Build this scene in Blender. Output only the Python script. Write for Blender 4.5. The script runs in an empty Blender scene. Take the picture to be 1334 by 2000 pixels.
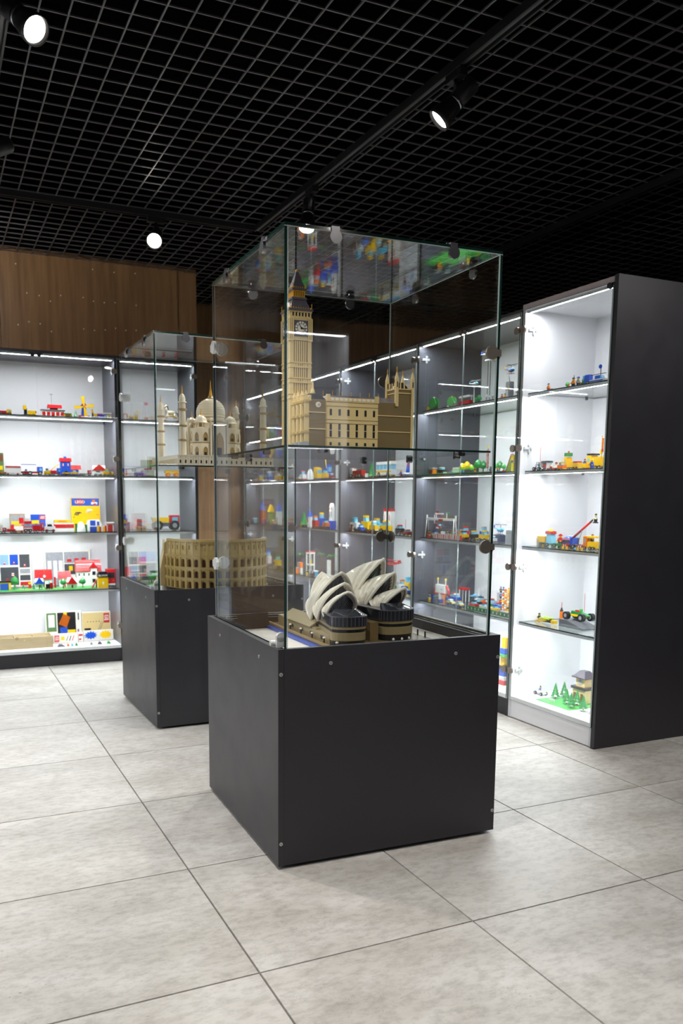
import bpy, math, random
from mathutils import Vector, Matrix
R = math.radians
SC = bpy.context.scene
COL = SC.collection
# ------------------------------------------------------------------ camera
F_PX, PPX, PPY = 1626.9, 604.14, 1198.65
CAM = Vector((-0.6445, -1.7013, 1.1046))
_y, _p, _r = R(24.2754), R(-7.9717), R(0.2825)
FWD = Vector((math.sin(_y)*math.cos(_p), math.cos(_y)*math.cos(_p), math.sin(_p)))
_rt = Vector((math.cos(_y), -math.sin(_y), 0)); _up = _rt.cross(FWD)
RT = math.cos(_r)*_rt + math.sin(_r)*_up
UP = -math.sin(_r)*_rt + math.cos(_r)*_up
cd = bpy.data.cameras.new('camera'); cam = bpy.data.objects.new('camera', cd); COL.objects.link(cam)
cd.sensor_fit = 'VERTICAL'; cd.sensor_height = 36.0; cd.lens = F_PX/2000*36
cd.shift_x = (667-PPX)/2000; cd.shift_y = (PPY-1000)/2000
cd.clip_start = 0.05; cd.clip_end = 60
cd.dof.use_dof = True; cd.dof.focus_distance = 2.7; cd.dof.aperture_fstop = 4.5
m4 = Matrix((RT, UP, -FWD)).transposed().to_4x4(); m4.translation = CAM
cam.matrix_world = m4
SC.camera = cam
# ------------------------------------------------------------------ world and exposure
w = bpy.data.worlds.new('world'); SC.world = w; w.use_nodes = True
w.node_tree.nodes['Background'].inputs[0].default_value = (0.9, 0.95, 1.0, 1)
w.node_tree.nodes['Background'].inputs[1].default_value = 0.0
SC.view_settings.view_transform = 'Standard'; SC.view_settings.look = 'None'
SC.view_settings.gamma = 1.0; SC.view_settings.use_curve_mapping = False
SC.view_settings.exposure = 0.0
cy = SC.cycles
cy.max_bounces = 7; cy.diffuse_bounces = 3; cy.glossy_bounces = 3; cy.transmission_bounces = 4
cy.transparent_max_bounces = 24; cy.caustics_reflective = False; cy.caustics_refractive = False
cy.sample_clamp_indirect = 6.0; cy.use_denoising = True; cy.use_adaptive_sampling = True; cy.adaptive_threshold = .02
SPOT_POWER = 66.0
LED_STRENGTH = 390.0

def ray(px, py):
    return FWD + RT*((px-PPX)/F_PX) - UP*((py-PPY)/F_PX)
def hit(px, py, axis, val):
    r = ray(px, py); t = (val-CAM[axis])/r[axis]
    return CAM + r*t

# ------------------------------------------------------------------ materials (all procedural)
MATS = {}
def srgb(c):
    return tuple((v/255/12.92 if v/255 <= .04045 else ((v/255+.055)/1.055)**2.4) for v in c)
def mat(name, col, rough=.4, metal=0., var=.06, scale=40., bump=0., spec=.5, coat=0., rvar=0.):
    if name in MATS: return MATS[name]
    m = bpy.data.materials.new(name); m.use_nodes = True; nt = m.node_tree; b = nt.nodes['Principled BSDF']
    c = srgb(col)
    tc = nt.nodes.new('ShaderNodeNewGeometry')
    n = nt.nodes.new('ShaderNodeTexNoise'); n.inputs['Scale'].default_value = scale; n.inputs['Detail'].default_value = 3
    nt.links.new(tc.outputs['Position'], n.inputs['Vector'])
    mx = nt.nodes.new('ShaderNodeMix'); mx.data_type = 'RGBA'
    mx.inputs[6].default_value = tuple(v*(1-var) for v in c)+(1,); mx.inputs[7].default_value = tuple(min(1, v*(1+var)) for v in c)+(1,)
    nt.links.new(n.outputs['Fac'], mx.inputs[0]); nt.links.new(mx.outputs[2], b.inputs['Base Color'])
    b.inputs['Roughness'].default_value = rough; b.inputs['Metallic'].default_value = metal
    b.inputs['Specular IOR Level'].default_value = spec; b.inputs['Coat Weight'].default_value = coat
    if rvar:
        mr = nt.nodes.new('ShaderNodeMapRange'); mr.inputs[3].default_value = rough-rvar; mr.inputs[4].default_value = rough+rvar
        nt.links.new(n.outputs['Fac'], mr.inputs[0]); nt.links.new(mr.outputs[0], b.inputs['Roughness'])
    if bump:
        bp = nt.nodes.new('ShaderNodeBump'); bp.inputs['Strength'].default_value = bump; bp.inputs['Distance'].default_value = .002
        nt.links.new(n.outputs['Fac'], bp.inputs['Height']); nt.links.new(bp.outputs[0], b.inputs['Normal'])
    MATS[name] = m; return m
def emit(name, col, s):
    m = bpy.data.materials.new(name); m.use_nodes = True; nt = m.node_tree; nt.nodes.clear()
    e = nt.nodes.new('ShaderNodeEmission'); e.inputs[0].default_value = col+(1,); e.inputs[1].default_value = s
    o = nt.nodes.new('ShaderNodeOutputMaterial'); nt.links.new(e.outputs[0], o.inputs[0]); MATS[name] = m; return m
def glass(name, tint, ior=1.5, rough=0.0):
    # thin architectural pane: clear transmission and Fresnel mirror reflection at every face
    m = bpy.data.materials.new(name); m.use_nodes = True; nt = m.node_tree; nt.nodes.clear()
    o = nt.nodes.new('ShaderNodeOutputMaterial'); mx = nt.nodes.new('ShaderNodeMixShader')
    t = nt.nodes.new('ShaderNodeBsdfTransparent'); t.inputs[0].default_value = tint+(1,)
    g = nt.nodes.new('ShaderNodeBsdfGlossy'); g.inputs['Roughness'].default_value = rough; g.inputs[0].default_value = (1, 1, 1, 1)
    fr = nt.nodes.new('ShaderNodeFresnel'); ge = nt.nodes.new('ShaderNodeNewGeometry')
    mm = nt.nodes.new('ShaderNodeMath'); mm.operation = 'MULTIPLY_ADD'
    mm.inputs[1].default_value = 1/ior-ior; mm.inputs[2].default_value = ior
    nt.links.new(ge.outputs['Backfacing'], mm.inputs[0]); nt.links.new(mm.outputs[0], fr.inputs['IOR'])
    nt.links.new(fr.outputs[0], mx.inputs[0]); nt.links.new(t.outputs[0], mx.inputs[1]); nt.links.new(g.outputs[0], mx.inputs[2])
    nt.links.new(mx.outputs[0], o.inputs[0]); MATS[name] = m; return m
def wood(name, c1, c2, rough=.45, axis=2):
    m = bpy.data.materials.new(name); m.use_nodes = True; nt = m.node_tree; b = nt.nodes['Principled BSDF']
    ge = nt.nodes.new('ShaderNodeNewGeometry'); mp = nt.nodes.new('ShaderNodeMapping')
    s = [9., 9., 9.]; s[axis] = .5; mp.inputs['Scale'].default_value = s
    n = nt.nodes.new('ShaderNodeTexNoise'); n.inputs['Scale'].default_value = 3.2; n.inputs['Detail'].default_value = 7; n.inputs['Roughness'].default_value = .62
    n2 = nt.nodes.new('ShaderNodeTexNoise'); n2.inputs['Scale'].default_value = 1.4; n2.inputs['Detail'].default_value = 2
    r = nt.nodes.new('ShaderNodeValToRGB'); r.color_ramp.elements[0].position = .3; r.color_ramp.elements[1].position = .72
    r.color_ramp.elements[0].color = srgb(c1)+(1,); r.color_ramp.elements[1].color = srgb(c2)+(1,)
    mx = nt.nodes.new('ShaderNodeMix'); mx.data_type = 'RGBA'; mx.blend_type = 'MULTIPLY'; mx.inputs[0].default_value = .35
    nt.links.new(ge.outputs['Position'], mp.inputs[0]); nt.links.new(mp.outputs[0], n.inputs['Vector']); nt.links.new(ge.outputs['Position'], n2.inputs['Vector'])
    nt.links.new(n.outputs['Fac'], r.inputs[0]); nt.links.new(r.outputs[0], mx.inputs[6]); nt.links.new(n2.outputs['Fac'], mx.inputs[7])
    nt.links.new(mx.outputs[2], b.inputs['Base Color']); b.inputs['Roughness'].default_value = rough
    MATS[name] = m; return m
def tile_mat():
    m = bpy.data.materials.new('porcelain_tile'); m.use_nodes = True; nt = m.node_tree; b = nt.nodes['Principled BSDF']
    ge = nt.nodes.new('ShaderNodeNewGeometry'); oi = nt.nodes.new('ShaderNodeObjectInfo')
    mp = nt.nodes.new('ShaderNodeMapping'); mp.inputs['Scale'].default_value = (1, 1.9, 1)
    ad = nt.nodes.new('ShaderNodeVectorMath'); ad.operation = 'MULTIPLY_ADD'; ad.inputs[1].default_value = (7, 5, 3)
    nt.links.new(oi.outputs['Random'], ad.inputs[0]); nt.links.new(ge.outputs['Position'], ad.inputs[2]); nt.links.new(ad.outputs[0], mp.inputs[0])
    def noise(s, d, r=.6):
        n = nt.nodes.new('ShaderNodeTexNoise'); n.inputs['Scale'].default_value = s; n.inputs['Detail'].default_value = d; n.inputs['Roughness'].default_value = r
        nt.links.new(mp.outputs[0], n.inputs['Vector']); return n
    a = noise(3.2, 6); f = noise(26, 5, .7); sp = noise(150, 3, .6); msk = noise(4.5, 3)
    r = nt.nodes.new('ShaderNodeValToRGB'); e = r.color_ramp.elements
    e[0].position = .28; e[0].color = srgb((176, 171, 163))+(1,); e[1].position = .7; e[1].color = srgb((208, 205, 200))+(1,)
    nt.links.new(a.outputs['Fac'], r.inputs[0])
    m1 = nt.nodes.new('ShaderNodeMix'); m1.data_type = 'RGBA'; m1.blend_type = 'MULTIPLY'; m1.inputs[0].default_value = .42
    r2 = nt.nodes.new('ShaderNodeValToRGB'); r2.color_ramp.elements[0].position = .35; r2.color_ramp.elements[0].color = (.45, .43, .41, 1); r2.color_ramp.elements[1].position = .56
    nt.links.new(f.outputs['Fac'], r2.inputs[0]); nt.links.new(r.outputs[0], m1.inputs[6]); nt.links.new(r2.outputs[0], m1.inputs[7])
    r3 = nt.nodes.new('ShaderNodeValToRGB'); r3.color_ramp.elements[0].position = .27; r3.color_ramp.elements[0].color = (.12, .1, .09, 1); r3.color_ramp.elements[1].position = .36
    nt.links.new(sp.outputs['Fac'], r3.inputs[0])
    mk = nt.nodes.new('ShaderNodeMapRange'); mk.inputs[1].default_value = .42; mk.inputs[2].default_value = .62; nt.links.new(msk.outputs['Fac'], mk.inputs[0])
    m2 = nt.nodes.new('ShaderNodeMix'); m2.data_type = 'RGBA'; m2.blend_type = 'MULTIPLY'
    nt.links.new(mk.outputs[0], m2.inputs[0]); nt.links.new(m1.outputs[2], m2.inputs[6]); nt.links.new(r3.outputs[0], m2.inputs[7])
    hs = nt.nodes.new('ShaderNodeHueSaturation'); vr = nt.nodes.new('ShaderNodeMapRange'); vr.inputs[3].default_value = .93; vr.inputs[4].default_value = 1.03
    nt.links.new(oi.outputs['Random'], vr.inputs[0]); nt.links.new(vr.outputs[0], hs.inputs['Value']); nt.links.new(m2.outputs[2], hs.inputs['Color'])
    nt.links.new(hs.outputs[0], b.inputs['Base Color'])
    rr = nt.nodes.new('ShaderNodeMapRange'); rr.inputs[3].default_value = .34; rr.inputs[4].default_value = .58
    nt.links.new(a.outputs['Fac'], rr.inputs[0]); nt.links.new(rr.outputs[0], b.inputs['Roughness'])
    bp = nt.nodes.new('ShaderNodeBump'); bp.inputs['Strength'].default_value = .12; bp.inputs['Distance'].default_value = .002
    nt.links.new(f.outputs['Fac'], bp.inputs['Height']); nt.links.new(bp.outputs[0], b.inputs['Normal'])
    MATS['tile'] = m; return m

tile_mat()
mat('grout', (92, 84, 76), .9)
mat('black_blade', (74, 72, 74), .4, var=.1, spec=.6)
mat('void', (5, 5, 6), 1., spec=0.)
wood('wall_wood', (126, 92, 58), (164, 124, 84))
wood('tray_wood', (196, 172, 128), (226, 206, 164), axis=0)
mat('anthracite', (40, 39, 44), .42, var=.1, scale=9, rvar=.07)
mat('anthracite_lit', (80, 81, 90), .28, var=.05, scale=9)  # same anthracite, lightened in colour for the strip light inside the cabinets
mat('plinth_dark', (40, 39, 43), .5)
mat('white_lam', (240, 240, 244), .45, var=.01)
mat('edge_pink', (176, 164, 164), .5)
mat('alu', (205, 208, 212), .45, .15)
mat('chrome', (150, 150, 156), .2, 1.)
mat('dark_chrome', (150, 140, 132), .33, .75)
mat('zinc', (228, 230, 230), .28, .45)
mat('screw_zinc', (190, 190, 190), .35, .6)
mat('lamp_black', (30, 29, 30), .38)
mat('rubber', (14, 14, 15), .7)
mat('deck_white', (226, 220, 212), .55)
mat('plaster', (120, 120, 124), .8)
glass('glass', (.985, .995, .99))
glass('glass_shelf', (.975, .992, .985))
mat('edge_green', (16, 46, 40), .12, var=.15, coat=.4)
mat('edge_lit', (178, 190, 188), .18, var=.1, coat=.5)  # pale version of the glass edge, caught light put into its colour
emit('led', (.94, .97, 1.0), LED_STRENGTH)
emit('led_wide', (.94, .97, 1.0), 22.0)
emit('lens', (1.0, .93, .84), 30.0)
# moulded toy plastic
PL = dict(red=(196, 26, 30), yellow=(250, 200, 8), blue=(22, 78, 190), white=(240, 240, 238), black=(24, 24, 26), green=(30, 130, 60),
          bgreen=(70, 178, 76), lime=(166, 206, 40), lgrey=(164, 168, 172), dgrey=(90, 94, 100), orange=(238, 120, 22), tan=(222, 196, 138),
          dtan=(126, 106, 70), drab=(158, 143, 106), brown=(110, 62, 34), cyan=(90, 190, 226), pink=(232, 130, 150), skin=(248, 206, 40), cream=(236, 226, 206),
          gold=(226, 164, 30), slate=(92, 86, 96), dred=(128, 24, 26), offwhite=(232, 226, 212), navy=(30, 44, 96), khaki=(164, 136, 84),
          ivory=(238, 226, 200), olive=(196, 170, 108), lblue=(140, 180, 226))
for k_, c_ in PL.items(): mat(k_, c_, .3, var=.05, scale=60, coat=.15)
mat('tblue', (120, 190, 220), .08, var=.1, coat=.6)
mat('tsmoke', (40, 44, 52), .1, var=.1, coat=.5)
mat('card', (236, 232, 222), .6); mat('card_brown', (170, 140, 104), .7)
mat('print_grey', (150, 152, 160), .5, var=.4, scale=70); mat('print_dark', (60, 62, 70), .5, var=.4, scale=60)
mat('print_green', (74, 110, 60), .5, var=.5, scale=60)

# ------------------------------------------------------------------ mesh building
class MB:
    def __init__(s): s.v = []; s.f = []; s.m = []; s.sm = []
    def add(s, vs, fs, mi=0, smooth=False):
        o = len(s.v); s.v += [tuple(v) for v in vs]
        for f in fs: s.f.append(tuple(i+o for i in f)); s.m.append(mi); s.sm.append(smooth)
        return s
    def box(s, x0, x1, y0, y1, z0, z1, mi=0):
        if x0 > x1: x0, x1 = x1, x0
        if y0 > y1: y0, y1 = y1, y0
        if z0 > z1: z0, z1 = z1, z0
        return s.add([(x0,y0,z0),(x1,y0,z0),(x1,y1,z0),(x0,y1,z0),(x0,y0,z1),(x1,y0,z1),(x1,y1,z1),(x0,y1,z1)],
                     [(0,3,2,1),(4,5,6,7),(0,1,5,4),(1,2,6,5),(2,3,7,6),(3,0,4,7)], mi)
    def pane(s, x0, x1, y0, y1, z0, z1, axis):
        # a sheet: the two large faces take material 0, the edges material 1
        s.box(x0, x1, y0, y1, z0, z1, 1)
        for i in {0: (3, 5), 1: (2, 4), 2: (0, 1)}[axis]: s.m[-6+i] = 0
        return s
    def studs(s, x0, x1, y0, y1, z, u, mi=0, n=6, cap=120):
        if x0 > x1: x0, x1 = x1, x0
        nx = max(1, int((x1-x0)/u+.3)); ny = max(1, int((y1-y0)/u+.3))
        if nx*ny > cap: return s
        dx = (x1-x0)/nx; dy = (y1-y0)/ny
        for i in range(nx):
            for j in range(ny): s.cyl(2, x0+dx*(i+.5), y0+dy*(j+.5), z+u*.1, u*.3, u*.21, n, mi)
        return s
    def cyl(s, axis, x, y, z, r, h, n=12, mi=0, r2=None, caps=True):
        # centred at x,y,z, length h along the axis
        r2 = r if r2 is None else r2; vs = []
        for k, (rr, t) in enumerate(((r, -h/2), (r2, h/2))):
            for i in range(n):
                a = 2*math.pi*(i+.5)/n; p = [rr*math.cos(a), rr*math.sin(a), t]
                p = {2: p, 0: [p[2], p[0], p[1]], 1: [p[1], p[2], p[0]]}[axis]
                vs.append((x+p[0], y+p[1], z+p[2]))
        fs = [(i, (i+1) % n, n+(i+1) % n, n+i) for i in range(n)]
        s.add(vs, fs, mi, n > 8)
        if caps: s.add(vs[:n], [tuple(range(n-1, -1, -1))], mi); s.add(vs[n:], [tuple(range(n))], mi)
        return s
    def lathe(s, prof, x=0, y=0, n=16, mi=0, smooth=True, sq=0.):
        vs = []; 
        for r, z in prof:
            for i in range(n):
                a = 2*math.pi*(i+.5)/n; vs.append((x+r*math.cos(a), y+r*math.sin(a), z))
        fs = []
        for k in range(len(prof)-1):
            for i in range(n): fs.append((k*n+i, k*n+(i+1) % n, (k+1)*n+(i+1) % n, (k+1)*n+i))
        s.add(vs, fs, mi, smooth)
        s.add(vs[:n], [tuple(range(n-1, -1, -1))], mi); s.add(vs[-n:], [tuple(range(n))], mi); return s
    def frus(s, x0, x1, y0, y1, z0, a0, a1, b0, b1, z1, mi=0):
        return s.add([(x0,y0,z0),(x1,y0,z0),(x1,y1,z0),(x0,y1,z0),(a0,b0,z1),(a1,b0,z1),(a1,b1,z1),(a0,b1,z1)],
                     [(0,3,2,1),(4,5,6,7),(0,1,5,4),(1,2,6,5),(2,3,7,6),(3,0,4,7)], mi)
    def prism(s, poly, axis, a, b, mi=0):
        # poly: 2D outline; extruded from a to b along the axis
        n = len(poly)
        def P(p, t): return {1: (p[0], t, p[1]), 0: (t, p[0], p[1]), 2: (p[0], p[1], t)}[axis]
        vs = [P(p, a) for p in poly]+[P(p, b) for p in poly]
        s.add(vs, [(i, (i+1) % n, n+(i+1) % n, n+i) for i in range(n)]+[tuple(range(n-1, -1, -1)), tuple(range(n, 2*n))], mi); return s
    def tube(s, pts, r, n=6, mi=0):
        pts = [Vector(p) for p in pts]; rings = []
        for i, p in enumerate(pts):
            d = (pts[min(i+1, len(pts)-1)]-pts[max(i-1, 0)]).normalized()
            a = d.cross(Vector((0, 0, 1)));
            if a.length < 1e-3: a = d.cross(Vector((1, 0, 0)))
            a.normalize(); b = d.cross(a)
            rr = r[i] if isinstance(r, (list, tuple)) else r
            rings.append([p+a*math.cos(2*math.pi*k/n)*rr+b*math.sin(2*math.pi*k/n)*rr for k in range(n)])
        vs = [v for g in rings for v in g]; fs = []
        for i in range(len(pts)-1):
            for k in range(n): fs.append((i*n+k, i*n+(k+1) % n, (i+1)*n+(k+1) % n, (i+1)*n+k))
        fs += [tuple(range(n-1, -1, -1)), tuple(range((len(pts)-1)*n, len(pts)*n))]
        return s.add(vs, fs, mi, True)
    def mesh(s, name, mats, k=1.0):
        me = bpy.data.meshes.new(name); me.from_pydata([(a*k, b*k, c*k) for a, b, c in s.v], [], s.f)
        for m in (mats if isinstance(mats, (list, tuple)) else [mats]): me.materials.append(MATS[m])
        me.polygons.foreach_set('material_index', s.m); me.polygons.foreach_set('use_smooth', s.sm); me.update(); return me
    def build(s, name, mats, parent=None, k=1.0, loc=None, rot=None):
        return obj(name, s.mesh(name, mats, k), parent, loc, rot)
def obj(name, me, parent=None, loc=None, rot=None):
    o = bpy.data.objects.new(name, me); COL.objects.link(o); o.parent = parent
    if loc is not None: o.location = loc
    if rot is not None: o.rotation_euler = rot
    return o
def tag(o, label=None, cat=None, group=None, kind=None):
    if label: o['label'] = label
    if cat: o['category'] = cat
    if group: o['group'] = group
    if kind: o['kind'] = kind
    return o
def thing(name, label, cat, loc=(0, 0, 0), rz=0., group=None):
    o = bpy.data.objects.new(name, None); COL.objects.link(o); o.location = loc; o.rotation_euler = (0, 0, rz)
    o.empty_display_size = .05
    return tag(o, label, cat, group)
def text(name, s, size, mname, parent, loc, rot, depth=.0003, sx=1., bold=0.):
    c = bpy.data.curves.new(name, 'FONT'); c.body = s; c.size = size; c.align_x = 'CENTER'; c.align_y = 'CENTER'; c.extrude = depth; c.offset = bold
    o = bpy.data.objects.new(name, c); COL.objects.link(o)
    dg = bpy.context.evaluated_depsgraph_get(); me = bpy.data.meshes.new_from_object(o.evaluated_get(dg))
    bpy.data.objects.remove(o); me.materials.clear(); me.materials.append(MATS[mname])
    t = obj(name, me, parent, loc, rot); t.scale = (sx, 1, 1); return t

# ------------------------------------------------------------------ the room
CZ = 2.75
fl = MB().box(-2.4, 6.0, -3.3, 5.7, -.05, -.006).build('floor', 'grout'); tag(fl, 'beige grey porcelain tile floor with dark joints', kind='structure')
T = .6; g = .0018
tm = MB().frus(g, T-g, g, T-g, -.006, g+.0008, T-g-.0008, g+.0008, T-g-.0008, 0).mesh('tile', 'tile')
for i in range(-4, 10):
    for j in range(-6, 10):
        o = obj('tile', tm, fl, (i*T, j*T, 0))
ce = MB().box(-2.4, 6.0, -3.3, 5.7, 3.2, 3.25).build('ceiling', 'void'); tag(ce, 'black open grid ceiling hung below a dark void', kind='structure')
ms = MB().box(-.003, .003, -3.3, 5.63, CZ, CZ+.006).mesh('ceiling_slat', 'black_blade')
x = -.122-.0988*22
while x < 5.95:
    obj('ceiling_slat', ms, ce, (x, 0, 0)); x += .0988
ms = MB().box(-2.35, 5.95, -.003, .003, CZ+.0003, CZ+.0058).mesh('ceiling_slat', 'black_blade')
y = 1.408-.1015*46
while y < 5.6:
    obj('ceiling_slat', ms, ce, (0, y, 0)); y += .1015
wb = MB().box(-2.4, 1.1, 4.59, 4.75, 0, CZ+.03).build('wall_back', 'wall_wood'); tag(wb, 'brown wood panelled wall with rows of small pin holes above the cabinets', kind='structure')
MB().box(-2.4, 1.1, 4.59, 4.75, CZ+.03, 3.2).build('upper_wall', 'void', wb)  # wall above the grid coloured black to stand in for shade
for (x0, x1) in ((-2.4, -1.25), (-1.245, -.148), (-.143, 1.1)):
    MB().box(x0, x1, 4.578, 4.589, 1.9, CZ+.03).build('panel', 'wall_wood', wb)
pm = MB()
for px, pz in ((-.031,2.676),(.035,2.491),(.116,2.482),(.19,2.451),(.261,2.496),(.416,2.498),(.487,2.48),(.563,2.477),(.64,2.484),(.792,2.48),(-.031,2.274),(.041,2.3),(.116,2.293),(.19,2.247),(.413,2.283),(.488,2.279),(.565,2.289),(.639,2.306),(.713,2.298),(.788,2.304),(.638,2.692),(.79,2.701),(.487,2.696)):
    pm.cyl(1, px, 4.5765, pz, .0042, .003, 8)
pm.build('pin', 'card', wb)
wr = MB().box(1.1, 1.25, 4.59, 5.63, 0, CZ+.03).build('wall_return', 'wall_wood'); tag(wr, 'short wood clad return wall beside the left cabinets', kind='structure')
wf = MB().box(1.1, 6.0, 5.63, 5.78, 0, CZ+.03).build('wall_far', 'wall_wood'); tag(wf, 'brown wood clad far wall beyond the glass cases', kind='structure')
wl = MB().box(-2.55, -2.4, -3.3, 5.7, 0, 3.2).build('wall_left', 'plaster'); tag(wl, 'plain grey wall out of frame', kind='structure')
wn = MB().box(-2.4, 6.0, -3.45, -3.3, 0, 3.2).build('wall_near', 'plaster'); tag(wn, 'plain grey wall behind the viewer', kind='structure')
wx = MB().box(6.0, 6.15, -3.3, 5.7, 0, 3.2).build('wall_right', 'plaster'); tag(wx, 'plain grey wall beyond the right cabinets', kind='structure')

# ------------------------------------------------------------------ track lighting
def track(label, p0, p1):
    p0, p1 = Vector(p0), Vector(p1); d = p1-p0; L = d.length
    o = thing('lighting_track', label, 'track', p0, math.atan2(d.y, d.x), 'black lighting tracks')
    m = MB()
    for s in (-1, 1): m.box(0, L, s*.0175-.004, s*.0175+.004, -.012, .024)
    m.box(0, L, -.0175, .0175, .006, .024); m.build('rail', 'lamp_black', o)
    MB().box(0, L, -.006, .006, -.004, .006).build('conductor', 'black_blade', o)
    return o
track('black lighting track running away above the near glass case', (1.275, -2.5, CZ-.02), (1.275, 3.36, CZ-.02))
track('black lighting track crossing in front of the wood wall', (-2.2, 3.36, CZ-.02), (1.25, 3.36, CZ-.02))
track('black lighting track running away at the left edge', (-.335, -2.5, CZ-.02), (-.335, 3.33, CZ-.02))
track('black lighting track above the right hand cabinets', (2.9, -2.5, CZ-.02), (2.9, 5.3, CZ-.02))
def lamp(label, at, pivot, aim, power=SPOT_POWER, cone=75., lensr=.041):
    # at: point on the track; pivot: body pivot; aim: unit direction of the beam
    at, pivot, aim = Vector(at), Vector(pivot), Vector(aim).normalized()
    o = thing('track_spotlight', label, 'spotlight', at)
    MB().box(-.017, .017, -.05, .05, -.03, .0).build('adapter', 'lamp_black', o, rot=(0, 0, 0 if abs(at.x-1.275) < .05 or abs(at.x+.335) < .05 or abs(at.x-2.9) < .05 else R(90)))
    MB().tube([(0, 0, -.03), (0, 0, -.05), tuple((pivot-at)*.9)], .011, 8).build('arm', 'lamp_black', o)
    q = aim.to_track_quat('Z', 'Y').to_euler()
    b = MB().lathe([(.001, -.1), (.03, -.1), (.033, -.095), (.033, -.015), (.03, -.012), (.03, -.002), (.034, .002), (lensr+.006, .07), (lensr+.006, .088), (lensr+.002, .088), (lensr, .074), (.001, .07)], n=28).build('body', 'lamp_black', o, loc=pivot-at, rot=q)
    MB().lathe([(.0315, -.0135), (.0345, -.012), (.0345, -.003), (.0315, -.001)], n=28).build('trim_ring', 'chrome', b)
    MB().cyl(2, 0, 0, .0765, lensr-.002, .002, 28).build('lens', 'lens', b)
    l = bpy.data.lights.new('spot_beam', 'SPOT'); l.energy = power; l.spot_size = R(cone); l.spot_blend = .6; l.shadow_soft_size = .035; l.color = (1, .965, .93)
    lo = bpy.data.objects.new('spot_beam', l); COL.objects.link(lo); lo.parent = o
    lo.location = (pivot-at)+aim*.095; lo.rotation_euler = (-aim).to_track_quat('Z', 'Y').to_euler()
    return o
ZT = CZ-.032
lamp('black track spotlight high above the near case, beam seen edge on', (1.275, 1.21, ZT), (1.275, 1.22, 2.61), (-.62, .30, -.72))
lamp('black track spotlight just above the top of the near glass case', (1.275, 2.55, ZT), (1.275, 2.6, 2.595), (-.22, -.30, -.92))
lamp('round lit spotlight facing out in front of the wood wall', (.64, 3.36, ZT), (.63, 3.33, 2.60), (-.30, -.80, -.50))
lamp('large lit spotlight at the top left corner', (-.335, 1.42, ZT), (-.30, 1.33, 2.62), (.42, -.62, -.62))
lamp('black spotlight cut off by the left edge, seen from behind', (-.335, 2.32, ZT), (-.335, 2.3, 2.555), (-.8, -.35, -.5))
for a, pv, am, pw, lb in (((1.275, -.4, ZT), (1.27, -.4, 2.62), (-.1, .25, -1), .5, 'added unseen track spotlight aimed down over the right aisle'),
        ((1.275, -1.8, ZT), (1.27, -1.8, 2.62), (.40, .84, -.38), 2.2, 'added unseen track spotlight behind the viewer on the right track'),
        ((-.335, .2, ZT), (-.33, .2, 2.62), (-.05, .05, -1), 1.6, 'added unseen track spotlight aimed down over the left aisle'),
        ((-.335, -1.4, ZT), (-.33, -1.4, 2.62), (.05, .55, -1), 1.2, 'added unseen track spotlight behind the viewer on the left track'),
        ((2.9, .2, ZT), (2.9, .2, 2.62), (-.5, .2, -1), .5, 'added unseen track spotlight over the end of the right cabinets'),
        ((-1.6, 3.36, ZT), (-1.6, 3.34, 2.62), (.5, -.6, -1), 1.3, 'added unseen track spotlight at the far left of the crossing track'),
        ((-.6, 3.36, ZT), (-.6, 3.34, 2.62), (.55, .9, -.35), .34, 'added unseen track spotlight turned to the wood wall, left of the frame')):
    lamp(lb, a, pv, am, SPOT_POWER*pw, 62 if am[2] == -.38 else 95)  # lamps added out of view to brighten floor, wood wall and end panel
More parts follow.
